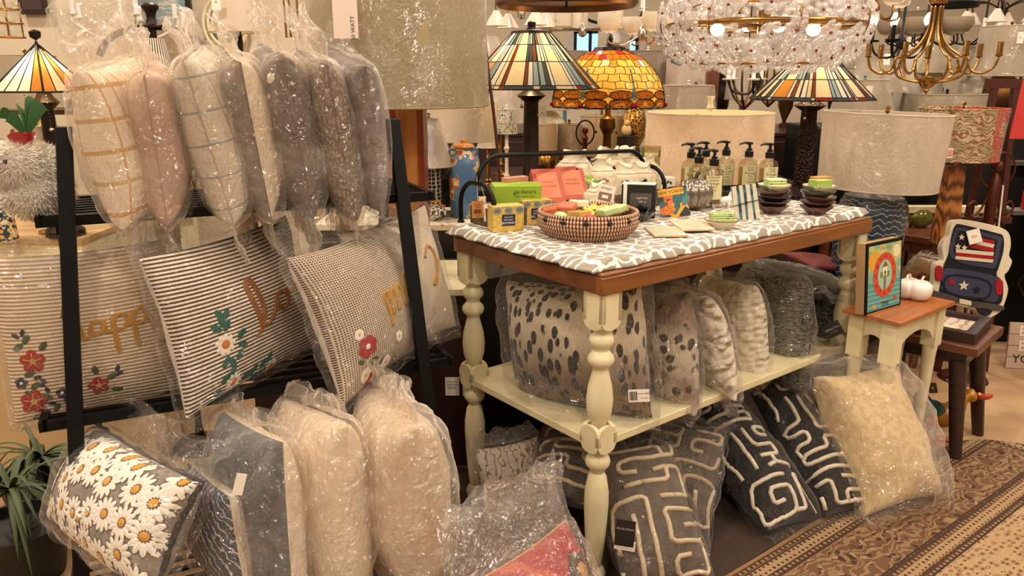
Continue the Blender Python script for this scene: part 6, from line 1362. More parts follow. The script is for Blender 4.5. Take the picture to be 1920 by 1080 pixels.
# ringed iron lamp stand
p = atz(1852, 640, 0); Y = 3.45; cxy = aty(1856, 400, Y); t = thing('iron_floor_lamp', 'coppery iron floor stand with a big ring, ball and scrolls beside the screen', 'lamp', M=TR((cxy.x, Y, 0)))
RI_ = mat('copper_iron', '#5c2f20', .35, .6); zr = aty(1858, 325, Y).z
MB().lathe([(.11, 0), (.1, .015), (.02, .03), (.013, .06), (.013, zr - .30), (.02, zr - .27), (.026, zr - .12), (.022, zr - .02), (.008, zr), (.008, zr + .02)], seg=20).build('pole', RI_, t)
MB().ball((0, 0, zr + .03), .026, 0, 16).build('ball', RI_, t)
MB().tube([(.078 * cos(a), 0, zr + .015 + .078 * sin(a)) for a in [2 * pi * k / 40 for k in range(40)]], .005, 8, closed=True).build('ring', RI_, t)
for s in (-1, 1):
    MB().tube(spline([(s * .02, 0, zr - .10), (s * .05, 0, zr - .17), (s * .085, 0, zr - .19), (s * .10, 0, zr - .15), (s * .08, 0, zr - .125), (s * .065, 0, zr - .145)]), .005, 8).build('scroll', RI_, t)
    MB().tube(spline([(s * .01, 0, zr - .20), (s * .07, 0, zr - .24), (s * .10, 0, zr - .36), (s * .105, 0, zr - .62)]), .005, 8).build('bow_arm', BLACK, t)
for sx_, sy_ in ((.09, -.05),): MB().tube([(.02, -.03, zr - .05), (.03, -.035, zr - .28)], .004, 5).build('tassel_cord', PAPER, t)
# easel, red chair back, red bottle, white box
E_ = aty(1880, 230, 3.5); t = thing('wooden_easel', 'dark reddish easel frame at the picture edge above the screen', 'easel', M=TR((E_.x, 3.55, 0)))
for (x1, x2) in ((-.09, -.03), (.14, .06)): m = MB(); m.tube([(x1, 0, 0), (x2, 0, 1.36)], .018, 4); m.build('leg', mat('easel_wood', '#4a1f14', .45), t)
m = MB(); m.box((.03, 0, aty(1880, 157, 3.5).z), (.2, .03, .04)); m.build('crossbar', mat('easel_wood'), t); m = MB(); m.box((.02, 0, .75), (.24, .03, .03)); m.build('crossbar', mat('easel_wood'), t)
p = aty(1912, 260, 3.3); m = MB(); m.grid(lambda u, v: Vector(((u - .5) * .13 * (1 - .25 * v), -.02 * sin(pi * u), v * .24)), 8, 8); m.grid(lambda u, v: Vector(((.5 - u) * .13 * (1 - .25 * v), .02 * sin(pi * u), v * .24)), 8, 8)
t = thing('red_lantern', 'glossy red lantern shade at the picture edge in front of the easel', 'lantern', M=TR((p.x + .02, 3.3, p.z))); m.build('red_shade', mat('coral_red', '#c23a34', .35), t); MB().lathe([(.02, 0), (.02, .02), (.004, .03), (.004, 3.1 - p.z - .24)], (0, 0, .23), 12).build('rod', DARK, t)
p = aty(1908, 396, 3.6); o = MB().box((p.x + .03, 3.6, 1.02), (.16, .10, .02)).build('ledge_', mat('grey_ledge')); o.name = 'display_ledge'; tag(o, 'pale carved ledge holding the red bottle at the picture edge', 'ledge')
o.location = (0, 0, p.z - 1.02); t = thing('red_bottle', 'slim red bottle on the pale ledge at the picture edge', 'bottle', M=TR((p.x + .045, 3.6, p.z + .01))); MB().lathe([(0, 0), (.028, 0), (.03, .01), (.03, .08), (.012, .12), (.012, .15), (0, .15)], seg=20).build('body', mat('signal_red', '#b3202a', .25), t)
# stool
c0 = atz(1834, 655, .455); cr = atz(1912, 618, .455); cl_ = atz(1745, 636, .455)
ax = (c0 - cl_); ax.z = 0; ax.normalize(); t = thing('wooden_stool', 'dark wooden stool with splayed round legs holding a framed tray', 'stool', M=frame3(Vector((c0.x, c0.y, 0)), ax, Vector((0, 0, 1))))
STW = wood('stool_top_wood', '#6e4028', '#4e2a18', 4., .4); STD = wood('stool_dark', '#3a2016', '#2a1710', 4., .4); D1, D2 = .46, .36
MB().box((-D1 / 2, D2 / 2, .438), (D1, D2, .034)).build('seat', STW, t, bevel=.004); m = MB(); m.box((-D1 / 2, D2 / 2, .395), (D1 - .08, D2 - .08, .05)); m.build('apron', STD, t)
for i, (lx, ly_) in enumerate(((-.07, .06), (-D1 + .07, .06), (-.07, D2 - .06), (-D1 + .07, D2 - .06))):
    ex = .05 if i % 2 == 0 else -.05; ey = -.03 if i < 2 else .03; MB().tube([(lx, ly_, .38), (lx + ex, ly_ + ey, 0.0)], [.033, .021], 16).build('leg', STD, t)
m = MB(); m.tube([(-.07 + .034 * cos(a), .05 + .034 * sin(a), .30) for a in [2 * pi * k / 16 for k in range(16)]], .0025, 5, closed=True); m.build('tag_band', INK, t)
m = MB(); card(m, .03, .04, .002, Matrix.Translation((-.125, .0, .27)) @ Matrix.Rotation(pi / 2, 4, 'X') @ Matrix.Rotation(.3, 4, 'Z'), [('$', .012, 0, 0)]); m.build('hang_tag', [mat('brown_card', '#4a3020', .7), PAPER], t)
# framed tray on the stool
t = thing('framed_tray', 'dark framed botanical picture lying flat on the stool', 'picture', M=t.matrix_world @ TR((-.20, .15, .455), .04) if False else frame3(Vector((c0.x, c0.y, 0)), ax, Vector((0, 0, 1))) @ TR((-.22, .165, .455), .05))
m = MB(); w_, d_ = .38, .28
for (x, y, a, b_) in ((0, -d_ / 2 + .0175, w_, .035), (0, d_ / 2 - .0175, w_, .035), (-w_ / 2 + .0175, 0, .035, d_ - .07), (w_ / 2 - .0175, 0, .035, d_ - .07)): m.box((x, y, .02), (a, b_, .04))
m.build('frame', mat('frame_brown', '#2c1d16', .4), t); MB().box((0, 0, .012), (w_ - .06, d_ - .06, .02)).build('print', mat('botanical_print', lambda n: n.mix(n.wave(n.coord(), 9., 6., 3., 2.).gt(.75), n.mix(n.noise(n.coord(), 12., 3.), '#d9cdc0', '#c2a8a0'), '#a8906a'), .35), t)
for x, y in ((.08, -.05), (-.06, .07)): MB().lathe([(.028, .0225), (.03, .024), (.02, .0245), (0, .0245)], (x, y, 0), 20).build('printed_disc', mat('disc_ivory', '#d9cf9a', .4), t)
# truck shaped hooked cushion
o3 = aty(1806, 590, 3.12); up = aty(1800, 430, 3.28) - o3; M_ = frame3(o3, Vector((1, -.12, 0)), Vector((0, .22, 1)))
t = thing('truck_cushion', 'hooked cushion shaped like the back of a blue pickup with flag window', 'cushion', M=M_); S0 = .0022
def PX(pts): return [((x - 1812) * S0 * .98, (596 - y) * S0) for x, y in pts]
OUT = [(1757, 552), (1752, 548), (1755, 530), (1757, 500), (1770, 492), (1766, 470), (1770, 455), (1778, 445), (1780, 425), (1790, 414), (1830, 418), (1872, 428), (1888, 440), (1892, 462), (1890, 480), (1896, 492), (1890, 510), (1884, 520), (1892, 545), (1886, 575), (1880, 588), (1862, 600), (1845, 598), (1832, 586), (1800, 578), (1770, 572)]
def closed_spl(pts, k=4):
    P = [Vector((x, z, 0)) for x, z in pts]; n = len(P); out = []
    for i in range(n):
        a, b, c, d = P[i - 1], P[i], P[(i + 1) % n], P[(i + 2) % n]
        for j in range(k): u = j / k; out.append(.5 * ((2 * b) + (c - a) * u + (2 * a - 5 * b + 4 * c - d) * u * u + (3 * b - a - 3 * c + d) * u ** 3))
    return [(v.x, v.y) for v in out]
HOOK = dict(bump=lambda n: n.noise(n.coord(), 260., 3.), bs=.9, bd=.006)
TM = [mat('hook_cream', '#e0d3b4', .98, **HOOK), mat('hook_slate', '#3b3d52', .98, **HOOK), mat('hook_navy', '#15151f', .98, **HOOK), mat('hook_red', '#a3161c', .98, **HOOK), mat('hook_grey', '#4d463c', .98, **HOOK)]
TX = Matrix.Rotation(pi / 2, 4, 'X')    # local XY -> XZ, +Z -> -Y (towards the aisle)
m = MB(); m.prism(closed_spl(PX(OUT)), -.05, 0, 0, TX); m.build('cushion_body', TM[0], t, bevel=.006)
m = MB()
def flat(pts, z, mi, spl=True): p_ = closed_spl(PX(pts)) if spl else PX(pts); m.prism(p_, 0, z, mi, TX)
flat([(1770, 505), (1766, 540), (1768, 556), (1800, 566), (1840, 572), (1876, 574), (1882, 548), (1878, 528), (1868, 518), (1872, 500), (1878, 470), (1876, 445), (1862, 438), (1800, 424), (1788, 426), (1782, 445), (1778, 480)], .004, 2)
flat([(1773, 508), (1770, 538), (1772, 550), (1840, 566), (1870, 568), (1876, 540), (1864, 520)], .006, 1)
flat([(1786, 440), (1783, 488), (1850, 505), (1866, 500), (1872, 460), (1870, 446), (1800, 430)], .006, 1)
flat([(1793, 440), (1790, 482), (1842, 494), (1858, 490), (1864, 462), (1860, 450), (1800, 436)], .008, 2)
for k, (ya, yb_) in enumerate(((448, 455), (455, 462), (462, 470), (470, 477), (477, 484), (484, 490))):
    xl = 1812 if k < 3 else 1790; flat([(xl, ya - (4 if k < 3 else 0)), (xl, yb_ - (4 if k < 3 else 0)), (1858, yb_ + 5), (1860, ya + 5)], .010, 3 if k % 2 == 0 else 0, False)
def star(cx, cy, r, mi, z): flat([(cx + (r if i % 2 == 0 else r * .45) * sin(pi * i / 5), cy - (r if i % 2 == 0 else r * .45) * cos(pi * i / 5)) for i in range(10)], z, mi, False)
for cx, cy in ((1799, 448), (1793, 466), (1805, 468)): star(cx, cy, 6, 0, .012)
flat([(1780, 520), (1777, 556), (1850, 566), (1854, 530)], .007, 2); flat([(1783, 524), (1780, 552), (1846, 562), (1850, 533)], .009, 1)
star(1785, 534, 8, 3, .011); star(1808, 540, 10, 0, .011); star(1832, 548, 9, 2, .011)
for x_, y_ in ((1762, 515), (1874, 538)): flat([(x_ - 6, y_ - 10), (x_ + 5, y_ - 8), (x_ + 4, y_ + 16), (x_ - 6, y_ + 14)], .010, 3)
flat([(1757, 552), (1800, 564), (1800, 574), (1757, 562)], .008, 4); flat([(1802, 565), (1824, 569), (1824, 578), (1802, 574)], .009, 0, False); flat([(1825, 570), (1880, 576), (1878, 586), (1825, 580)], .008, 4); flat([(1836, 582), (1862, 585), (1856, 596), (1842, 594)], .008, 2)
m.build('truck_design', TM, t, bevel=0)
m = MB(); card(m, .052, .058, .0015, TX @ Matrix.Translation((PX([(1820, 446)])[0][0], PX([(1820, 446)])[0][1], .02)) @ Matrix.Rotation(.3, 4, 'Z'), [('$24', .014, 0, 0)]); m.build('price_card', [PAPER, mat('red_ink')], t)
# small cream table with brown top
cN = atz(1690, 605, .62); st = thing('side_table', 'small cream table with scalloped apron and brown top holding the clock picture', 'table', M=TR((cN.x, cN.y, 0), TA)); LX, LY = .40, .205
MB().box((LX / 2, LY / 2, .612), (LX, LY, .016)).build('table_top', wood('honey_top', '#b06a34', '#93522a', 3., .35), st, bevel=.003)
def scal(L_):
    n = 40; lo = []
    for i in range(n + 1):
        u = i / n; d = .03 + .055 * (1 if .2 < u < .8 else max(0, 1 - abs(u - (.2 if u < .5 else .8)) / .06)) ; d = .115 - (.055 * (sin(pi * min(1, max(0, (u - .14) / .72))) ** .5 if .14 < u < .86 else 0)); lo.append((u * L_, .604 - d))
    return lo + [(L_, .604), (0, .604)]
for (x, y, a, L_) in ((.03, .03, 0, LX - .06), (.03, LY - .045, 0, LX - .06), (.045, .03, pi / 2, LY - .06), (LX - .03, .03, pi / 2, LY - .06)):
    m = MB(); m.prism([(px_, pz) for px_, pz in scal(L_)], -.015, 0, 0, Matrix.Translation((x, y, 0)) @ Matrix.Rotation(a, 4, 'Z') @ Matrix.Rotation(pi / 2, 4, 'X')); m.build('apron', CREAM, st, smooth=False)
for x in (.045, LX - .045):
    for y in (.045, LY - .045):
        m = MB(); m.box((x, y, .53), (.052, .052, .148)); m.lathe([(.013, 0), (.019, .01), (.016, .03), (.013, .05), (.017, .2), (.023, .42), (.026, .457)], (x, y, 0), 20); m.build('leg', CREAM, st, ang=35)
# clock picture
pL = atz(1622, 588, .622); pR = atz(1684, 570, .622); xx = pR - pL; M_ = frame3(pL, xx, Vector((0, 0, 1)) + Vector((-xx.y, xx.x, 0)).normalized() * .10)
t = thing('clock_picture', 'colourful treehouse clock picture in black frame standing on the small table', 'picture', M=M_); W_ = xx.length; HC = .232
def XZ(x, z, y=0): return Vector((x, y, z))
MB().box((W_ / 2, .017, HC / 2), (W_ + .01, .034, HC + .01)).build('frame', [mat('frame_side', '#a9875a', .5)], t, smooth=False)
m = MB(); m.box((W_ / 2, -.002, HC / 2), (W_ + .012, .006, HC + .012), 0); m.build('frame_front', BLACK, t, smooth=False)
m = MB(); Fr = Matrix.Translation((W_ / 2, -.0055, HC / 2)) @ Matrix.Rotation(pi / 2, 4, 'X')
rect(m, Fr, 0, 0, W_ - .006, HC - .01, 0, .0); rect(m, Fr, 0, -.065, W_ - .006, .095, 1, .0003)
for k in range(5): rect(m, Fr, 0, -.10 + .016 * k, W_ - .008, .003, 2, .0005)
blob(m, Fr, -W_ * .32, .06, .035, 3, 16, .0005); blob(m, Fr, W_ * .34, .08, .022, 4, 12, .0005)
k_ = W_ / .15
m.add([Fr @ Vector((.052 * k_ * cos(a), .004 + .078 * sin(a), .0008)) for a in [2 * pi * i / 40 for i in range(40)]], [tuple(range(40))], 5)
m.add([Fr @ Vector((.031 * k_ * cos(a), .004 + .052 * sin(a), .0012)) for a in [2 * pi * i / 40 for i in range(40)]], [tuple(range(40))], 2)
for i in range(12): a = pi / 2 - 2 * pi * (i + 1) / 12; write(m, str(i + 1), .017, Fr @ Matrix.Translation((.0415 * k_ * cos(a), .004 + .065 * sin(a), .0016)), 6)
rect(m, Fr, 0, .018, .026, .03, 4, .0016); m.add([Fr @ Vector(v) for v in ((-.018, .033, .002), (.018, .033, .002), (0, .052, .002))], [(0, 1, 2)], 7); rect(m, Fr, 0, .012, .008, .012, 6, .002); rect(m, Fr, 0, -.022, .012, .05, 7, .0014)
for s in (-1, 1): rect(m, Fr, s * .02, .006, .014, .02, 8, .0016)
write(m, 'TIME', .024, Fr @ Matrix.Translation((.006, -.098, .0012)), 6); write(m, 'TREEHOUSE', .014, Fr @ Matrix.Translation((0, .098, .0012)), 3)
blob(m, Fr, -.045 * k_, -.1, .008, 3, 10, .0012, 1.4); blob(m, Fr, .05 * k_, -.085, .008, 5, 10, .0012, 1.4)
m.build('printed_face', [mat('sky_print', lambda n: n.mix(n.noise(n.coord(), 14., 2.).gt(.5), '#7fae9a', '#b9c07a'), .4), mat('sea_print', '#4f9a98', .4), mat('foam_print', '#9cc7b4', .4), mat('sun_print', '#dca032', .4), mat('cream_print', '#e9dcae', .4), mat('dial_red', '#cc4a2c', .4), KI, mat('bark_print', '#8a5a2c', .4), mat('leaf_print', '#6a8a3a', .4)], t, smooth=False)
# ceramic apples
for i, (px_, py_, r, lb) in enumerate(((1722, 562, .040, 'glossy white ceramic apple, nearest the table edge'), (1696, 558, .038, 'glossy white ceramic apple half behind the clock picture'), (1704, 551, .034, 'cream ceramic apple behind the two glossy white ones'))):
    p = atz(px_, py_, .62); t = thing('ceramic_apple', lb, 'apple', M=TR((p.x, p.y, .62), i), group='ceramic apples on the small table'); m = MB()
    m.lathe([(.002, .010), (r * .35, .002), (r * .7, .003), (r * .97, r * .5), (r * 1.06, r * 1.0), (r * .95, r * 1.45), (r * .6, r * 1.72), (r * .3, r * 1.66), (.002, r * 1.45)], seg=32); m.build('apple_body', [WHITE, WHITE, mat('cream_crackle')][i], t, ang=180)
    MB().tube(spline([(0, 0, r * 1.45), (.003, 0, r * 1.9), (.009, 0, r * 2.2)]), [.0035] * 6 + [.004] * 6 + [.006], 8).build('stem', [WHITE, WHITE, mat('cream_crackle')][i], t)
# crumpled bag lying behind the side table
m = MB(); m.grid(lambda u, v: Vector(((u - .5) * .3 * (1 - .3 * v), .05 * noise.noise(Vector((u * 5, v * 5, 0))), v * .42 + .02 * noise.noise(Vector((u * 6, v * 3, 9))))), 24, 28)
o = m.build('empty_bag', HAZY); p = aty(1690, 760, 2.95); o.matrix_world = TR((p.x, p.y, .02), .2); tag(o, 'loose grey plastic bag drooping inside the legs of the small table', 'bag')
# ------------------------------------------------------------------ metal duck
DKM = [mat('duck_yellow', lambda n: n.mix(n.noise(n.coord(), 30., 3.), '#c08a1c', '#a8701a'), .35, .3), mat('duck_teal', '#2c5a5c', .35, .3), mat('duck_orange', '#c2432a', .4, .2), mat('duck_pink', '#b5304f', .4, .2), INK, PAPER]
p = atz(1752, 830, 0); t = thing('metal_duck', 'painted yellow metal duck with orange beak and feet under the stool', 'duck', M=TR((p.x, p.y, 0), .1, sc=.9)); m = MB()
bd = spline([(-.12, 0, .22), (-.10, 0, .185), (-.05, 0, .15), (0, 0, .13), (.05, 0, .14), (.085, 0, .175), (.10, 0, .20), (.125, 0, .215), (.15, 0, .22)], 4)
rad = [.006 + .0 * i for i in range(len(bd))]
for i in range(len(bd)):
    u = i / (len(bd) - 1); rad[i] = .008 + .048 * sin(pi * min(1, u / .62)) ** .8 * (1 if u < .62 else 0) if u < .5 else None
kk = [(0, .008), (.12, .026), (.3, .052), (.45, .054), (.58, .04), (.7, .024), (.8, .022), (.9, .03), (.97, .026), (1, .012)]
def ip(u):
    for a, b in zip(kk, kk[1:]):
        if a[0] <= u <= b[0]: return a[1] + (b[1] - a[1]) * (u - a[0]) / (b[0] - a[0])
    return .01
m.tube(bd, [ip(i / (len(bd) - 1)) for i in range(len(bd))], 16); m.build('body', DKM[0], t, ang=180)
for s in (-1, 1):
    m = MB(); m.grid(lambda u, v, s=s: Vector((-.11 + .13 * u, s * (.03 + .022 * sin(pi * u)), .16 + .05 * (1 - u) + .035 * (v - .5) * sin(pi * min(1, u + .1)) * 2)), 10, 5); m.build('wing', DKM[1], t, ang=180)
    m = MB(); m.ball((-.06, s * .05, .115), .03, 0, 12, (1, .25, 1)); m.build('pink_patch', DKM[3], t)
    m = MB(); m.tube([(-.02 + s * .03, s * .02, .09), (-.02 + s * .03, s * .022, .01)], .006, 8)
    for a in (-.5, 0, .5): m.tube([(-.02 + s * .03, s * .022, .008), (-.02 + s * .03 + .06 * cos(a), s * .022 + .06 * sin(a), .004)], .004, 6)
    m.add([(-.02 + s * .03, s * .022, .006), (-.02 + s * .03 + .06 * cos(.5), s * .022 + .06 * sin(.5), .004), (-.02 + s * .03 + .06, s * .022, .004), (-.02 + s * .03 + .06 * cos(-.5), s * .022 - .06 * sin(.5), .004)], [(0, 1, 2), (0, 2, 3)]); m.build('leg', DKM[2], t, ang=60)
    m = MB(); m.ball((.155, s * .022, .232), .006, 0, 8); m.build('eye', PAPER, t)
m = MB(); m.tube(spline([(.165, 0, .218), (.19, 0, .208), (.215, 0, .208), (.235, 0, .214)], 3), [.014, .013, .012, .012, .012, .012, .012, .010, .009, .003], 10, flat=1.5); m.build('beak', DKM[2], t, ang=180)
m = MB(); m.grid(lambda u, v: Vector((-.11 - .05 * u, (v - .5) * .05 * (1 - .4 * u), .20 + .05 * u)), 4, 4); m.build('tail', DKM[1], t)
# sign on the floor
p = atz(1884, 690, 0); t = thing('wooden_sign', 'pale plank sign with big lettering leaning at the far edge of the floor', 'sign', M=TR((p.x, p.y, 0), -.15) @ Matrix.Rotation(-.12, 4, 'X'))
m = MB()
for k in range(4): m.box((.17, 0, .03 + .058 * k), (.34, .014, .055), 0)
Fr = Matrix.Translation((0, -.0085, 0)) @ Matrix.Rotation(pi / 2, 4, 'X'); m.build('planks', mat('washed_plank', lambda n: n.mix(n.noise(n.scale(n.coord(), .2, 1, 1), 30., 3.), '#c9b49c', '#a88f7c'), .8), t, smooth=False)
m = MB(); write(m, 'BELIEVE', .07, Fr @ Matrix.Translation((.16, .19, 0)), 0); write(m, 'BRAVE', .075, Fr @ Matrix.Translation((.155, .115, 0)), 0); write(m, 'YOU MAKE', .058, Fr @ Matrix.Translation((.17, .05, 0)), 1); m.build('lettering', [mat('white_letter', '#efe6d6', .7), INK], t, smooth=False)
# ------------------------------------------------------------------ patterned rug
g0 = atz(1440, 1036, 0); g1 = atz(1809, 815, 0); gd = (g1 - g0).normalized(); gn = Vector((gd.y, -gd.x, 0)); cg = g1 + gd * .10
rM_ = Matrix.Identity(4)
for i in range(3): rM_[i][0] = -gd[i]; rM_[i][1] = gn[i] * 1.; rM_[i][2] = (0, 0, 1)[i]; rM_[i][3] = (cg.x, cg.y, 0)[i]
# local x runs from the rounded far corner back along the long edge, local y into the rug
def rugcol(n):
    co = n.coord('Object'); x, y, z = n.sep(co); d = x.min(y); al = x.max(y)
    wv = n.vm('ADD', co, n.vm('MULTIPLY', n.vm('SUBTRACT', n.noise(co, 22., 2., color=True), (.5, .5, .5)), (.05, .05, 0)))
    fld_sp = n.vor(n.scale(co, 1, 1.6, 0), 36., 'F1', .45); fld2 = n.vor(n.scale(co, 1.7, 1, 0), 80., 'F1', .9)
    field = n.mix(fld_sp.lt(.20), n.mix(n.math('COMPARE', fld_sp, .33, .045) , n.mix(fld2.lt(.25), '#b3956c', '#86623c'), '#6b4526'), '#4a2c1a')
    mv = n.wave(wv, 11., 16., 3., 1.3, rings=True); mv2 = n.vor(wv, 32., 'F1', .8)
    main = n.mix(mv.gt(.62), n.mix(mv2.lt(.32), '#6a4a2e', '#3a2115'), n.mix(mv2.lt(.25), '#8f7350', '#a58862'))
    g = n.vor(n.scale(co, 1, 1, 0), 48., 'F1', .15); guard = n.mix(g.lt(.28), '#3c2417', '#96784f')
    g2 = n.mix(g.lt(.25), '#a4875e', '#2e1a12')
    c = '#4e3220'
    def band(cprev, lo, hi, col): return n.mix(d.gt(lo) * d.lt(hi), cprev, col)
    c = n.mix(d.gt(.0), '#6a4a30', '#8f6e46'); c = band(c, .012, .03, guard); c = band(c, .032, .038, '#2c1810'); c = band(c, .038, .068, g2); c = band(c, .068, .074, '#a4875e'); c = band(c, .074, .10, guard); c = band(c, .104, .27, main)
    c = band(c, .27, .276, '#2c1810'); c = band(c, .276, .30, guard); c = band(c, .303, .335, g2); c = band(c, .338, .36, guard); c = band(c, .36, .366, '#2c1810'); c = n.mix(d.gt(.366), c, field)
    return n.mix(n.noise(co, 300., 2.) * .35, c, '#5a3d24')
RUG = mat('persian_rug', rugcol, .97, bump=lambda n: n.noise(n.coord(), 400., 2.), bs=.5, bd=.004)
m = MB(); rr_ = .30; XL, YL = 3.0, 2.2
poly = [(rr_ - rr_ * cos(a), rr_ - rr_ * sin(a)) for a in [pi / 2 * k / 14 for k in range(15)]]
poly = [(x_, y_) for x_, y_ in poly]
# the rounded end
out_ = [(0, YL)] + poly + [(XL, 0), (XL, YL)]
m.prism(out_, .0005, .009, 0); o = m.build('patterned_rug', RUG, None, smooth=False); o.matrix_world = rM_; tag(o, 'brown and tan bordered oriental rug with rounded corner on the carpet', 'rug')
# ================================================================== left hand side
# white plush with rose
FUR = mat('plush_white', lambda n: n.mix(n.noise(n.coord(), 60., 4.), '#f4ecdc', '#e2d8c4'), 1., bump=lambda n: n.noise(n.coord(), 110., 4., 1.), bs=1., bd=.02, sheen=.4)
p = atz(72, 398, 1.082); zf = p.z; t = thing('plush_lamb', 'fluffy white plush lamb wearing a red rose at the end of the rack', 'plush toy', M=TR((p.x, p.y, zf), .5, sc=.84)); m = MB()
for c, r, sc_ in (((0, 0, .07), .085, (1.15, .9, .95)), ((-.03, -.03, .14), .06, (1, 1, .95)), ((-.05, -.045, .12), .035, (1, 1, .8)), ((.03, 0, .12), .06, (1, 1, 1))):
    k0 = len(m.v); m.ball(c, r, 0, 60, sc_)
    for i in range(k0, len(m.v)): v = Vector(m.v[i]); d_ = (v - Vector(c)).normalized(); m.v[i] = tuple(v + d_ * (.005 * noise.noise(v * 60) + .007 * noise.noise(v * 170)))
m.build('body', FUR, t, ang=180); MB().ball((-.052, -.088, .155), .006, 0, 8).build('eye', INK, t)
m2 = MB(); q = random.Random(3)
for _ in range(16000):
    v = Vector(q.choice(m.v)); cc = min((Vector(c) for c, r, s_ in (((0, 0, .07), 0, 0), ((-.03, -.03, .14), 0, 0), ((.03, 0, .12), 0, 0))), key=lambda c: (c - v).length)
    d_ = (v - cc).normalized() + Vector((q.uniform(-.5, .5), q.uniform(-.5, .5), q.uniform(-.9, .2))); w2 = d_.orthogonal().normalized() * .0012; e = v + d_.normalized() * q.uniform(.010, .024)
    m2.add([v - w2, v + w2, e], [(0, 1, 2)])
o = m2.build('fur', mat('plush_strand', '#f0e8d8', 1.), t, smooth=False); o['kind'] = 'stuff'
m = MB()
for k in range(9): a = k * 2.4; rr2 = .008 + .0035 * k; m.grid(lambda u, v, a=a, rr2=rr2: Vector((-.01 + rr2 * cos(a + (u - .5) * 1.8) * (.6 + .4 * v), -.03 + rr2 * sin(a + (u - .5) * 1.8) * (.6 + .4 * v), .195 + .032 * v - .010 * (u - .5) ** 2 * 4)), 8, 5)
m.build('rose', mat('rose_red', '#a32a28', .6), t, ang=180)
m = MB()
for a, l_, tz in ((2.6, .09, .06), (1.6, .10, .07), (.6, .09, .08), (3.4, .06, .05), (1.1, .12, .09)):
    m.grid(lambda u, v, a=a, l_=l_, tz=tz: Vector((.005 + l_ * u * cos(a) * .8 - (v - .5) * .03 * sin(pi * u) * sin(a), -.01 + l_ * u * sin(a) * .4, .215 + tz * sin(u * 2.2) + (v - .5) * .045 * sin(pi * min(1, u * .95 + .05)))), 8, 4)
m.build('rose_leaves', mat('rose_leaf', '#24531f', .5), t, ang=180)
# shelf unit with wares behind on the far left
for i, (zpy, Y) in enumerate(((208, 3.9), (268, 3.7), (330, 3.7))):
    z = aty(40, zpy, Y).z; o = MB().box((aty(-40, zpy, Y).x, Y, z), (1.15 - .5 * (i > 0), .3, .022)).build('wall_shelf', wood('shelf_oak', '#6b4c30', '#4c3420', 3., .5)); tag(o, ['long oak shelf under the amber glass lamp', 'short oak shelf with a small brass dish, below the long one', 'lowest short oak shelf holding a glass jar'][i], 'shelf', 'oak shelves on the side wall')
    for dx in (-.12, .16):
        if i < 2: tag(MB().tube([(aty(-40, zpy, Y).x + dx + .2, Y - .02, z - .01), (aty(-40, zpy, Y).x + dx + .05, Y + .14, z - .2)], .008, 6).build('shelf_bracket', BLACK), 'black slanting bracket %s' % (['under the long oak shelf, outer', 'under the long oak shelf, inner', 'under the short oak shelf, outer', 'under the short oak shelf, inner'][i * 2 + (dx > 0)]), 'bracket')
    for k, dx in enumerate((.42, .3, .5) if i == 0 else ((.2,) if i == 1 else (.16,))):
        o = MB().lathe([(0, 0), (.03, 0), (.038, .02), (.036, .05), (.02, .055), (0, .055)], seg=18).build('trinket_pot', [mat('cream_crackle'), BRASS, DARK][(i + k) % 3]); o.location = (aty(-40, zpy, Y).x + dx, Y, z + .011); tag(o, ['cream lidded pot on the long oak shelf', 'brass lidded pot on the long oak shelf', 'dark lidded pot on the long oak shelf', 'brass dish on the short oak shelf', 'dark jar on the lowest oak shelf'][(k if i == 0 else 2 + i)], 'pot')
B('table_lamp', 'small white wrapped drum lamp above the plush lamb', 78, 236, 300, 70, 72, 3.0, 'stick', .05, .80, SH_W, group=None)
B('table_lamp', 'pale wrapped drum lamp behind the amber glass cone', 62, 104, 200, 100, 102, 3.6, 'ball', .06, .80, SH_C, group=None)
cabinet('cream_counter', 'broad cream cupboard behind the far left end of the rack', (-2.4, 3.45), (1.5, 1.1, .80), CREAM, wood('pine_top', '#c9a470', '#a4875e', 3., .5), 0, 2)
B('table_lamp', 'white pleated tapered lamp above the grey bagged cushions', 447, -8, 60, 62, 106, 3.35, 'stick', .05, .0, SH_W, False, DARK, 60, None, 0, True, pleat=.012)
0 and cabinet('lamp_bench', 'dark bench of tall lamps hidden behind the rack', (-1.25, 3.35), (.65, .5, .80), DARKW)
# striped lamp with big bronze finial and hoop
p = aty(297, 150, 2.75); s = dep(p) / F; t = thing('hoop_lamp', 'bronze hooped lamp with a black striped shade and heavy turned finial', 'lamp', M=TR((p.x, 2.75, 0))); zt = aty(297, 52, 2.75).z; zs = aty(297, 72, 2.75).z
MB().lathe([(.0, 0), (.036, 0), (.036, .006), (.02, .012), (.014, .03), (.018, .05), (.028, .062), (.028, .07), (.02, .078), (0, .08)], (0, 0, zt), 24).build('finial', DARK, t)
MB().tube(spline([(-.19, 0, zt - .09), (-.16, 0, zt - .045), (-.10, 0, zt - .012), (0, 0, zt + .002), (.10, 0, zt - .012), (.16, 0, zt - .045), (.20, 0, zt - .10)]), .012, 8, flat=.5).build('hoop', DARK, t)
MB().lathe([(.06, -.16), (.034, 0)], (0, 0, zs), 40).build('lamp_shade', mat('stripe_shade', lambda n: n.mix(n.math('FRACT', n.math('ARCTAN2', n.sep(n.coord())[1], n.sep(n.coord())[0]) * 5.1).lt(.4), '#d9ccb4', '#2a201a'), .8), t)
MB().lathe([(.10, 0), (.10, .02), (.02, .04), (.012, .1), (.012, zt)], seg=16).build('pole', DARK, t)
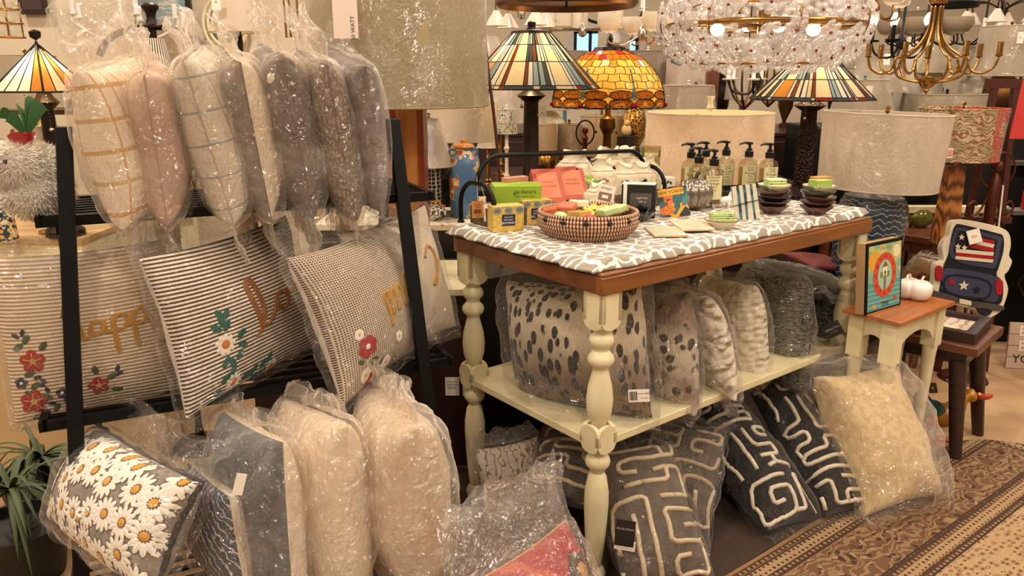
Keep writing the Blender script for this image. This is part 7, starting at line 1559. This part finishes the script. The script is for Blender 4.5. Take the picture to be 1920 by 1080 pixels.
# beach painting, dark picture, arch mirror, outlet, cage pendant, glass lantern
p = aty(232, 50, 5.2); w_ = (aty(362, 50, 5.2) - aty(100, 50, 5.2)).x
def beach(n):
    x, y, z = n.sep(n.coord()); q_ = z + n.noise(n.coord(), 5., 3.) * .06
    c = n.mix(q_.gt(.06), n.mix(n.noise(n.coord(), 9., 4.), '#c2a684', '#a98c6c'), n.mix(n.noise(n.scale(n.coord(), 1, 1, 6), 8., 4.).gt(.55), '#7fa3a6', '#c9d2c8')); return n.mix(q_.gt(.30), c, '#a9bfc0')
t = thing('beach_painting', 'large seaside painting with a blue sea hung behind the yellow check cushion', 'painting', M=TR((p.x, 5.2, p.z))); MB().box((0, 0, 0), (w_, .03, .75)).build('canvas', mat('beach_paint', beach, .6), t, smooth=False)
m = MB(); [m.box((-w_ * .5 + .02, -.02, 0), (.03, .03, .77)), m.box((w_ * .5 - .01, -.02, 0), (.03, .03, .77))]; m.build('frame_bar', mat('frame_brown'), t)
m = MB()
for k in range(4): m.tube([(-w_ * .42 + .06 * k, -.018, -.16), (-w_ * .40 + .05 * k, -.018, .3)], .005, 4)
m.box((-w_ * .36, -.018, -.18), (.26, .004, .012)); m.build('pier_strokes', mat('pier_ink', '#4a4038', .8), t, ang=180)
o = MB().box((0, 0, 0), (2.2, .08, 3.1)).build('wall_partition', WALLM); o.location = (p.x + .1, 5.27, 1.55); struct(o)
p = aty(52, 8, 4.6); t = thing('dark_picture', 'small dark wooden framed picture high on the side wall', 'picture', M=TR((p.x, 4.65, p.z))); MB().box((0, 0, .06), (.16, .02, .22)).build('frame', mat('frame_brown'), t, bevel=.004); MB().box((0, -.011, .06), (.11, .004, .17)).build('canvas', mat('brown_canvas', '#3a281c', .6), t)
o = MB().box((0, 0, 0), (3.4, .08, 3.1)).build('wall_side', mat('beige_wall')); o.location = (-3.9, 4.72, 1.55); struct(o)
p = aty(54, 92, 4.6); o = MB().box((0, 0, 0), (.028, .01, .05)).build('wall_outlet', DARK); o.location = (p.x, 4.67, p.z); tag(o, 'tiny brown outlet plate on the side wall above the amber lamp', 'outlet')
p = aty(405, 42, 5.0); t = thing('oval_mirror', 'cream framed round mirror beside the seaside painting', 'mirror', M=TR((p.x, 5.15, p.z))); m = MB()
for r in (.105, .135): m.tube([(r * cos(a), 0, r * 1.25 * sin(a)) for a in [2 * pi * k / 48 for k in range(48)]], .012, 8, closed=True)
m.build('frame', CREAM, t); m = MB(); m.prism([(.10 * cos(a), .125 * sin(a)) for a in [2 * pi * k / 40 for k in range(40)]], 0, .004, 0, Matrix.Rotation(pi / 2, 4, 'X')); m.build('mirror_glass', mat('mirror', '#d9d9d6', .03, 1.), t)
p = aty(18, 70, 2.9); t = thing('wire_pendant', 'brass wire cage pendant in plastic at the top corner', 'lamp', M=TR((p.x, 2.9, 0))); m = MB(); s = dep(p) / F
for dz in (0, 25 * s, 50 * s): m.tube([(26 * s * cos(a), 26 * s * sin(a), p.z + dz) for a in [2 * pi * k / 30 for k in range(30)]], .003, 6, closed=True)
for k in range(6): a = 2 * pi * k / 6; m.tube([(26 * s * cos(a), 26 * s * sin(a), p.z), (26 * s * cos(a), 26 * s * sin(a), p.z + .12)], .0025, 5)
m.build('wire_cage', BRASS, t, ang=180); lathe_wrap(MB(), [(22 * s, .0), (22 * s, .12)], (0, 0, p.z), 40, 3, .006).build('plastic_sleeve', CLEAR, t, ang=180); hang(t, 0, 0, p.z + .1, BRASS)
p = aty(205, 30, 3.2); t = thing('bagged_candelabra', 'white candle chandelier shrouded in clear plastic before the seaside painting', 'chandelier', M=TR((p.x, 3.3, 0)))
for k in range(5):
    a = 2 * pi * k / 5 + .4; e = Vector((.2 * cos(a), .2 * sin(a), p.z)); MB().tube(spline([(0, 0, p.z - .06), (.1 * cos(a), .1 * sin(a), p.z - .08), e - Vector((0, 0, .03)), e]), .004, 6).build('arm', WHITE, t); MB().lathe([(.016, 0), (.018, .006), (.009, .008), (.009, .06), (0, .06)], e, 12).build('candle_sleeve', WHITE, t)
m = MB(); m.grid(lambda u, v: (lambda a, r: Vector((r * cos(a), r * sin(a), p.z + .16 - .30 * v)))(2 * pi * u, (.03 + .22 * min(1, v * 2.2) ** .6) * (1 + .1 * noise.noise(Vector((cos(2 * pi * u) * 3, sin(2 * pi * u) * 3, v * 4))))), 48, 24); m.build('plastic_shroud', CLEAR, t, ang=180); hang(t, 0, 0, p.z - .06, WHITE)
p = aty(555, 20, 3.3); t = thing('bagged_lantern', 'clear glass lantern in a bag behind the taupe cushion', 'lantern', M=TR((p.x, 3.4, 0))); s = .0023
MB().lathe([(32 * s, -.1), (32 * s, .14), (.02, .17)], (0, 0, p.z), 6).build('glass_panes', CLEAR, t); m = MB()
for k in range(6): a = 2 * pi * k / 6; m.tube([(32 * s * cos(a), 32 * s * sin(a), p.z - .1), (32 * s * cos(a), 32 * s * sin(a), p.z + .14)], .005, 5)
m.build('lantern_frame', BRASS, t); hang(t, 0, 0, p.z + .1, BRASS)
# tile-printed vase, small sign, stacked white posts at far left
p = atz(8, 452, .80); t = thing('tile_print_vase', 'blue and mustard tile-print tumbler vase at the left picture edge', 'vase', M=TR((p.x, p.y, .80))); MB().lathe([(0, 0), (.045, 0), (.05, .01), (.042, .14), (.040, .14), (.04, .02), (0, .01)], seg=24).build('body', mat('tile_print', lambda n: n.mix(n.vor(n.coord(), 45., 'F1', .1).lt(.35), n.mix(n.noise(n.coord(), 50.).gt(.5), '#d9cfb4', '#1f3550'), '#c9a04a'), .4), t)
p = aty(44, 398, 1.98); t = thing('slatted_plaque', 'small dark slatted plaque tilted behind the plush lamb', 'plaque', M=TR((p.x, 2.12, p.z - .01), 0) @ Matrix.Rotation(-.6, 4, 'Y')); MB().box((0, 0, .04), (.05, .012, .13)).build('board', mat('frame_brown'), t)
m = MB(); [m.box((0, -.008, -.01 + .02 * k), (.034, .004, .008)) for k in range(6)]; m.build('pale_slats', PAPER, t)
# plants
def strap_plant(label, px_, py_, Y, n_, L_, sd):
    p = aty(px_, py_, Y); t = thing('strap_leaf_plant', label, 'plant', M=TR((p.x, p.y, 0)), group='strap leaved plants'); q = random.Random(sd); m = MB()
    for k in range(n_):
        a = q.uniform(0, 2 * pi); l_ = L_ * q.uniform(.6, 1); w_ = q.uniform(.006, .011); up_ = q.uniform(.25, 1.1)
        def f(u, v, a=a, l_=l_, w_=w_, up_=up_): r = l_ * u * .9; z = l_ * (up_ * u - 1.0 * u * u * (1.3 - up_ * .5)); ww = w_ * (1 - u ** 3) * (v - .5) * 2; return Vector((r * cos(a) - ww * sin(a), r * sin(a) + ww * cos(a), p.z + z + .004 * (1 - abs(v - .5) * 2)))
        m.grid(f, 12, 2)
    m.build('leaves', mat('strap_leaf', lambda n: n.mix(n.noise(n.coord(), 12.), '#2c3d1c', '#4a5a2a'), .5), t, ang=180)
    MB().lathe([(.02, .12), (.016, p.z)], seg=10).build('stem', mat('plant_stem', '#2c2416', .8), t); MB().lathe([(0, 0), (.10, 0), (.13, .17), (.12, .17), (.11, .14), (0, .14)], seg=32).build('planter', mat('planter_black', '#161412', .5), t)
strap_plant('dark strap leaved plant low at the left picture edge by the rack', 22, 920, 1.95, 34, .24, 3); strap_plant('second strap leaved plant tucked behind the daisy cushion', 76, 860, 2.25, 30, .26, 6)
# side fixtures behind rack between floor and shelf
o = MB().box((-1.75, 2.75, .35), (.9, .35, .70)).build('stacked_carton', mat('pale_carton', '#c9ab7c', .8)); tag(o, 'pale tan carton behind the strap leaved plants', 'carton')
# far window strip and screens with daylight
for i, (x0_, y0_, x1_, y1_) in enumerate(((1078, 60, 1135, 104), (1160, 74, 1195, 98), (1685, 166, 1765, 184), (1815, 182, 1850, 215))):
    a = aty(x0_, y1_, 8.15); b_ = aty(x1_, y0_, 8.15); cx, cz = (a.x + b_.x) / 2, (a.z + b_.z) / 2; w_, h_ = b_.x - a.x, b_.z - a.z
    t = bpy.data.objects.new('window_%d' % (i + 1), None); COL.objects.link(t); t.location = (cx, 8.17, cz); t['kind'] = 'structure'
    MB().box((0, 0, 0), (w_, .02, h_)).build('window_pane', mat('daylight_pane', '#8fc4f0', .3, emit=1.3, ecol='#8cc8ff'), t); m = MB()
    for x in (-w_ / 2, 0, w_ / 2): m.box((x, -.02, 0), (.03, .03, h_ + .03))
    for z in (-h_ / 2, h_ / 2): m.box((0, -.02, z), (w_ + .03, .03, .03))
    m.build('window_frame', BLACK, t)

o = MB().box((.55, .41, .0025), (2.3, 1.18, .005)).build('dark_floor_sheet', mat('dark_sheet_brown', lambda n: n.mix(n.noise(n.coord(), 40., 3.), '#3f2f20', '#2f2218'), .85)); o.matrix_world = tM; tag(o, 'dark brown sheet on the floor under the display table', 'mat')  # thin dark brown sheet over the carpet under the table
# ================================================================== camera, light, look
cam = bpy.data.objects.new('camera', bpy.data.cameras.new('camera')); COL.objects.link(cam)
cam.location = (0, 0, EYE); cam.rotation_euler = (radians(90) - PITCH, 0, 0); cam.data.sensor_width = 36; cam.data.lens = F * 36 / 1920
cam.data.clip_end = 60; sc = bpy.context.scene; sc.camera = cam
sc.view_settings.view_transform = 'Standard'; sc.view_settings.look = 'None'; sc.view_settings.gamma = 1; sc.view_settings.exposure = EXPO
sc.cycles.transparent_max_bounces = 26; sc.cycles.max_bounces = 6; sc.cycles.sample_clamp_indirect = 6; sc.cycles.adaptive_threshold = 0.03
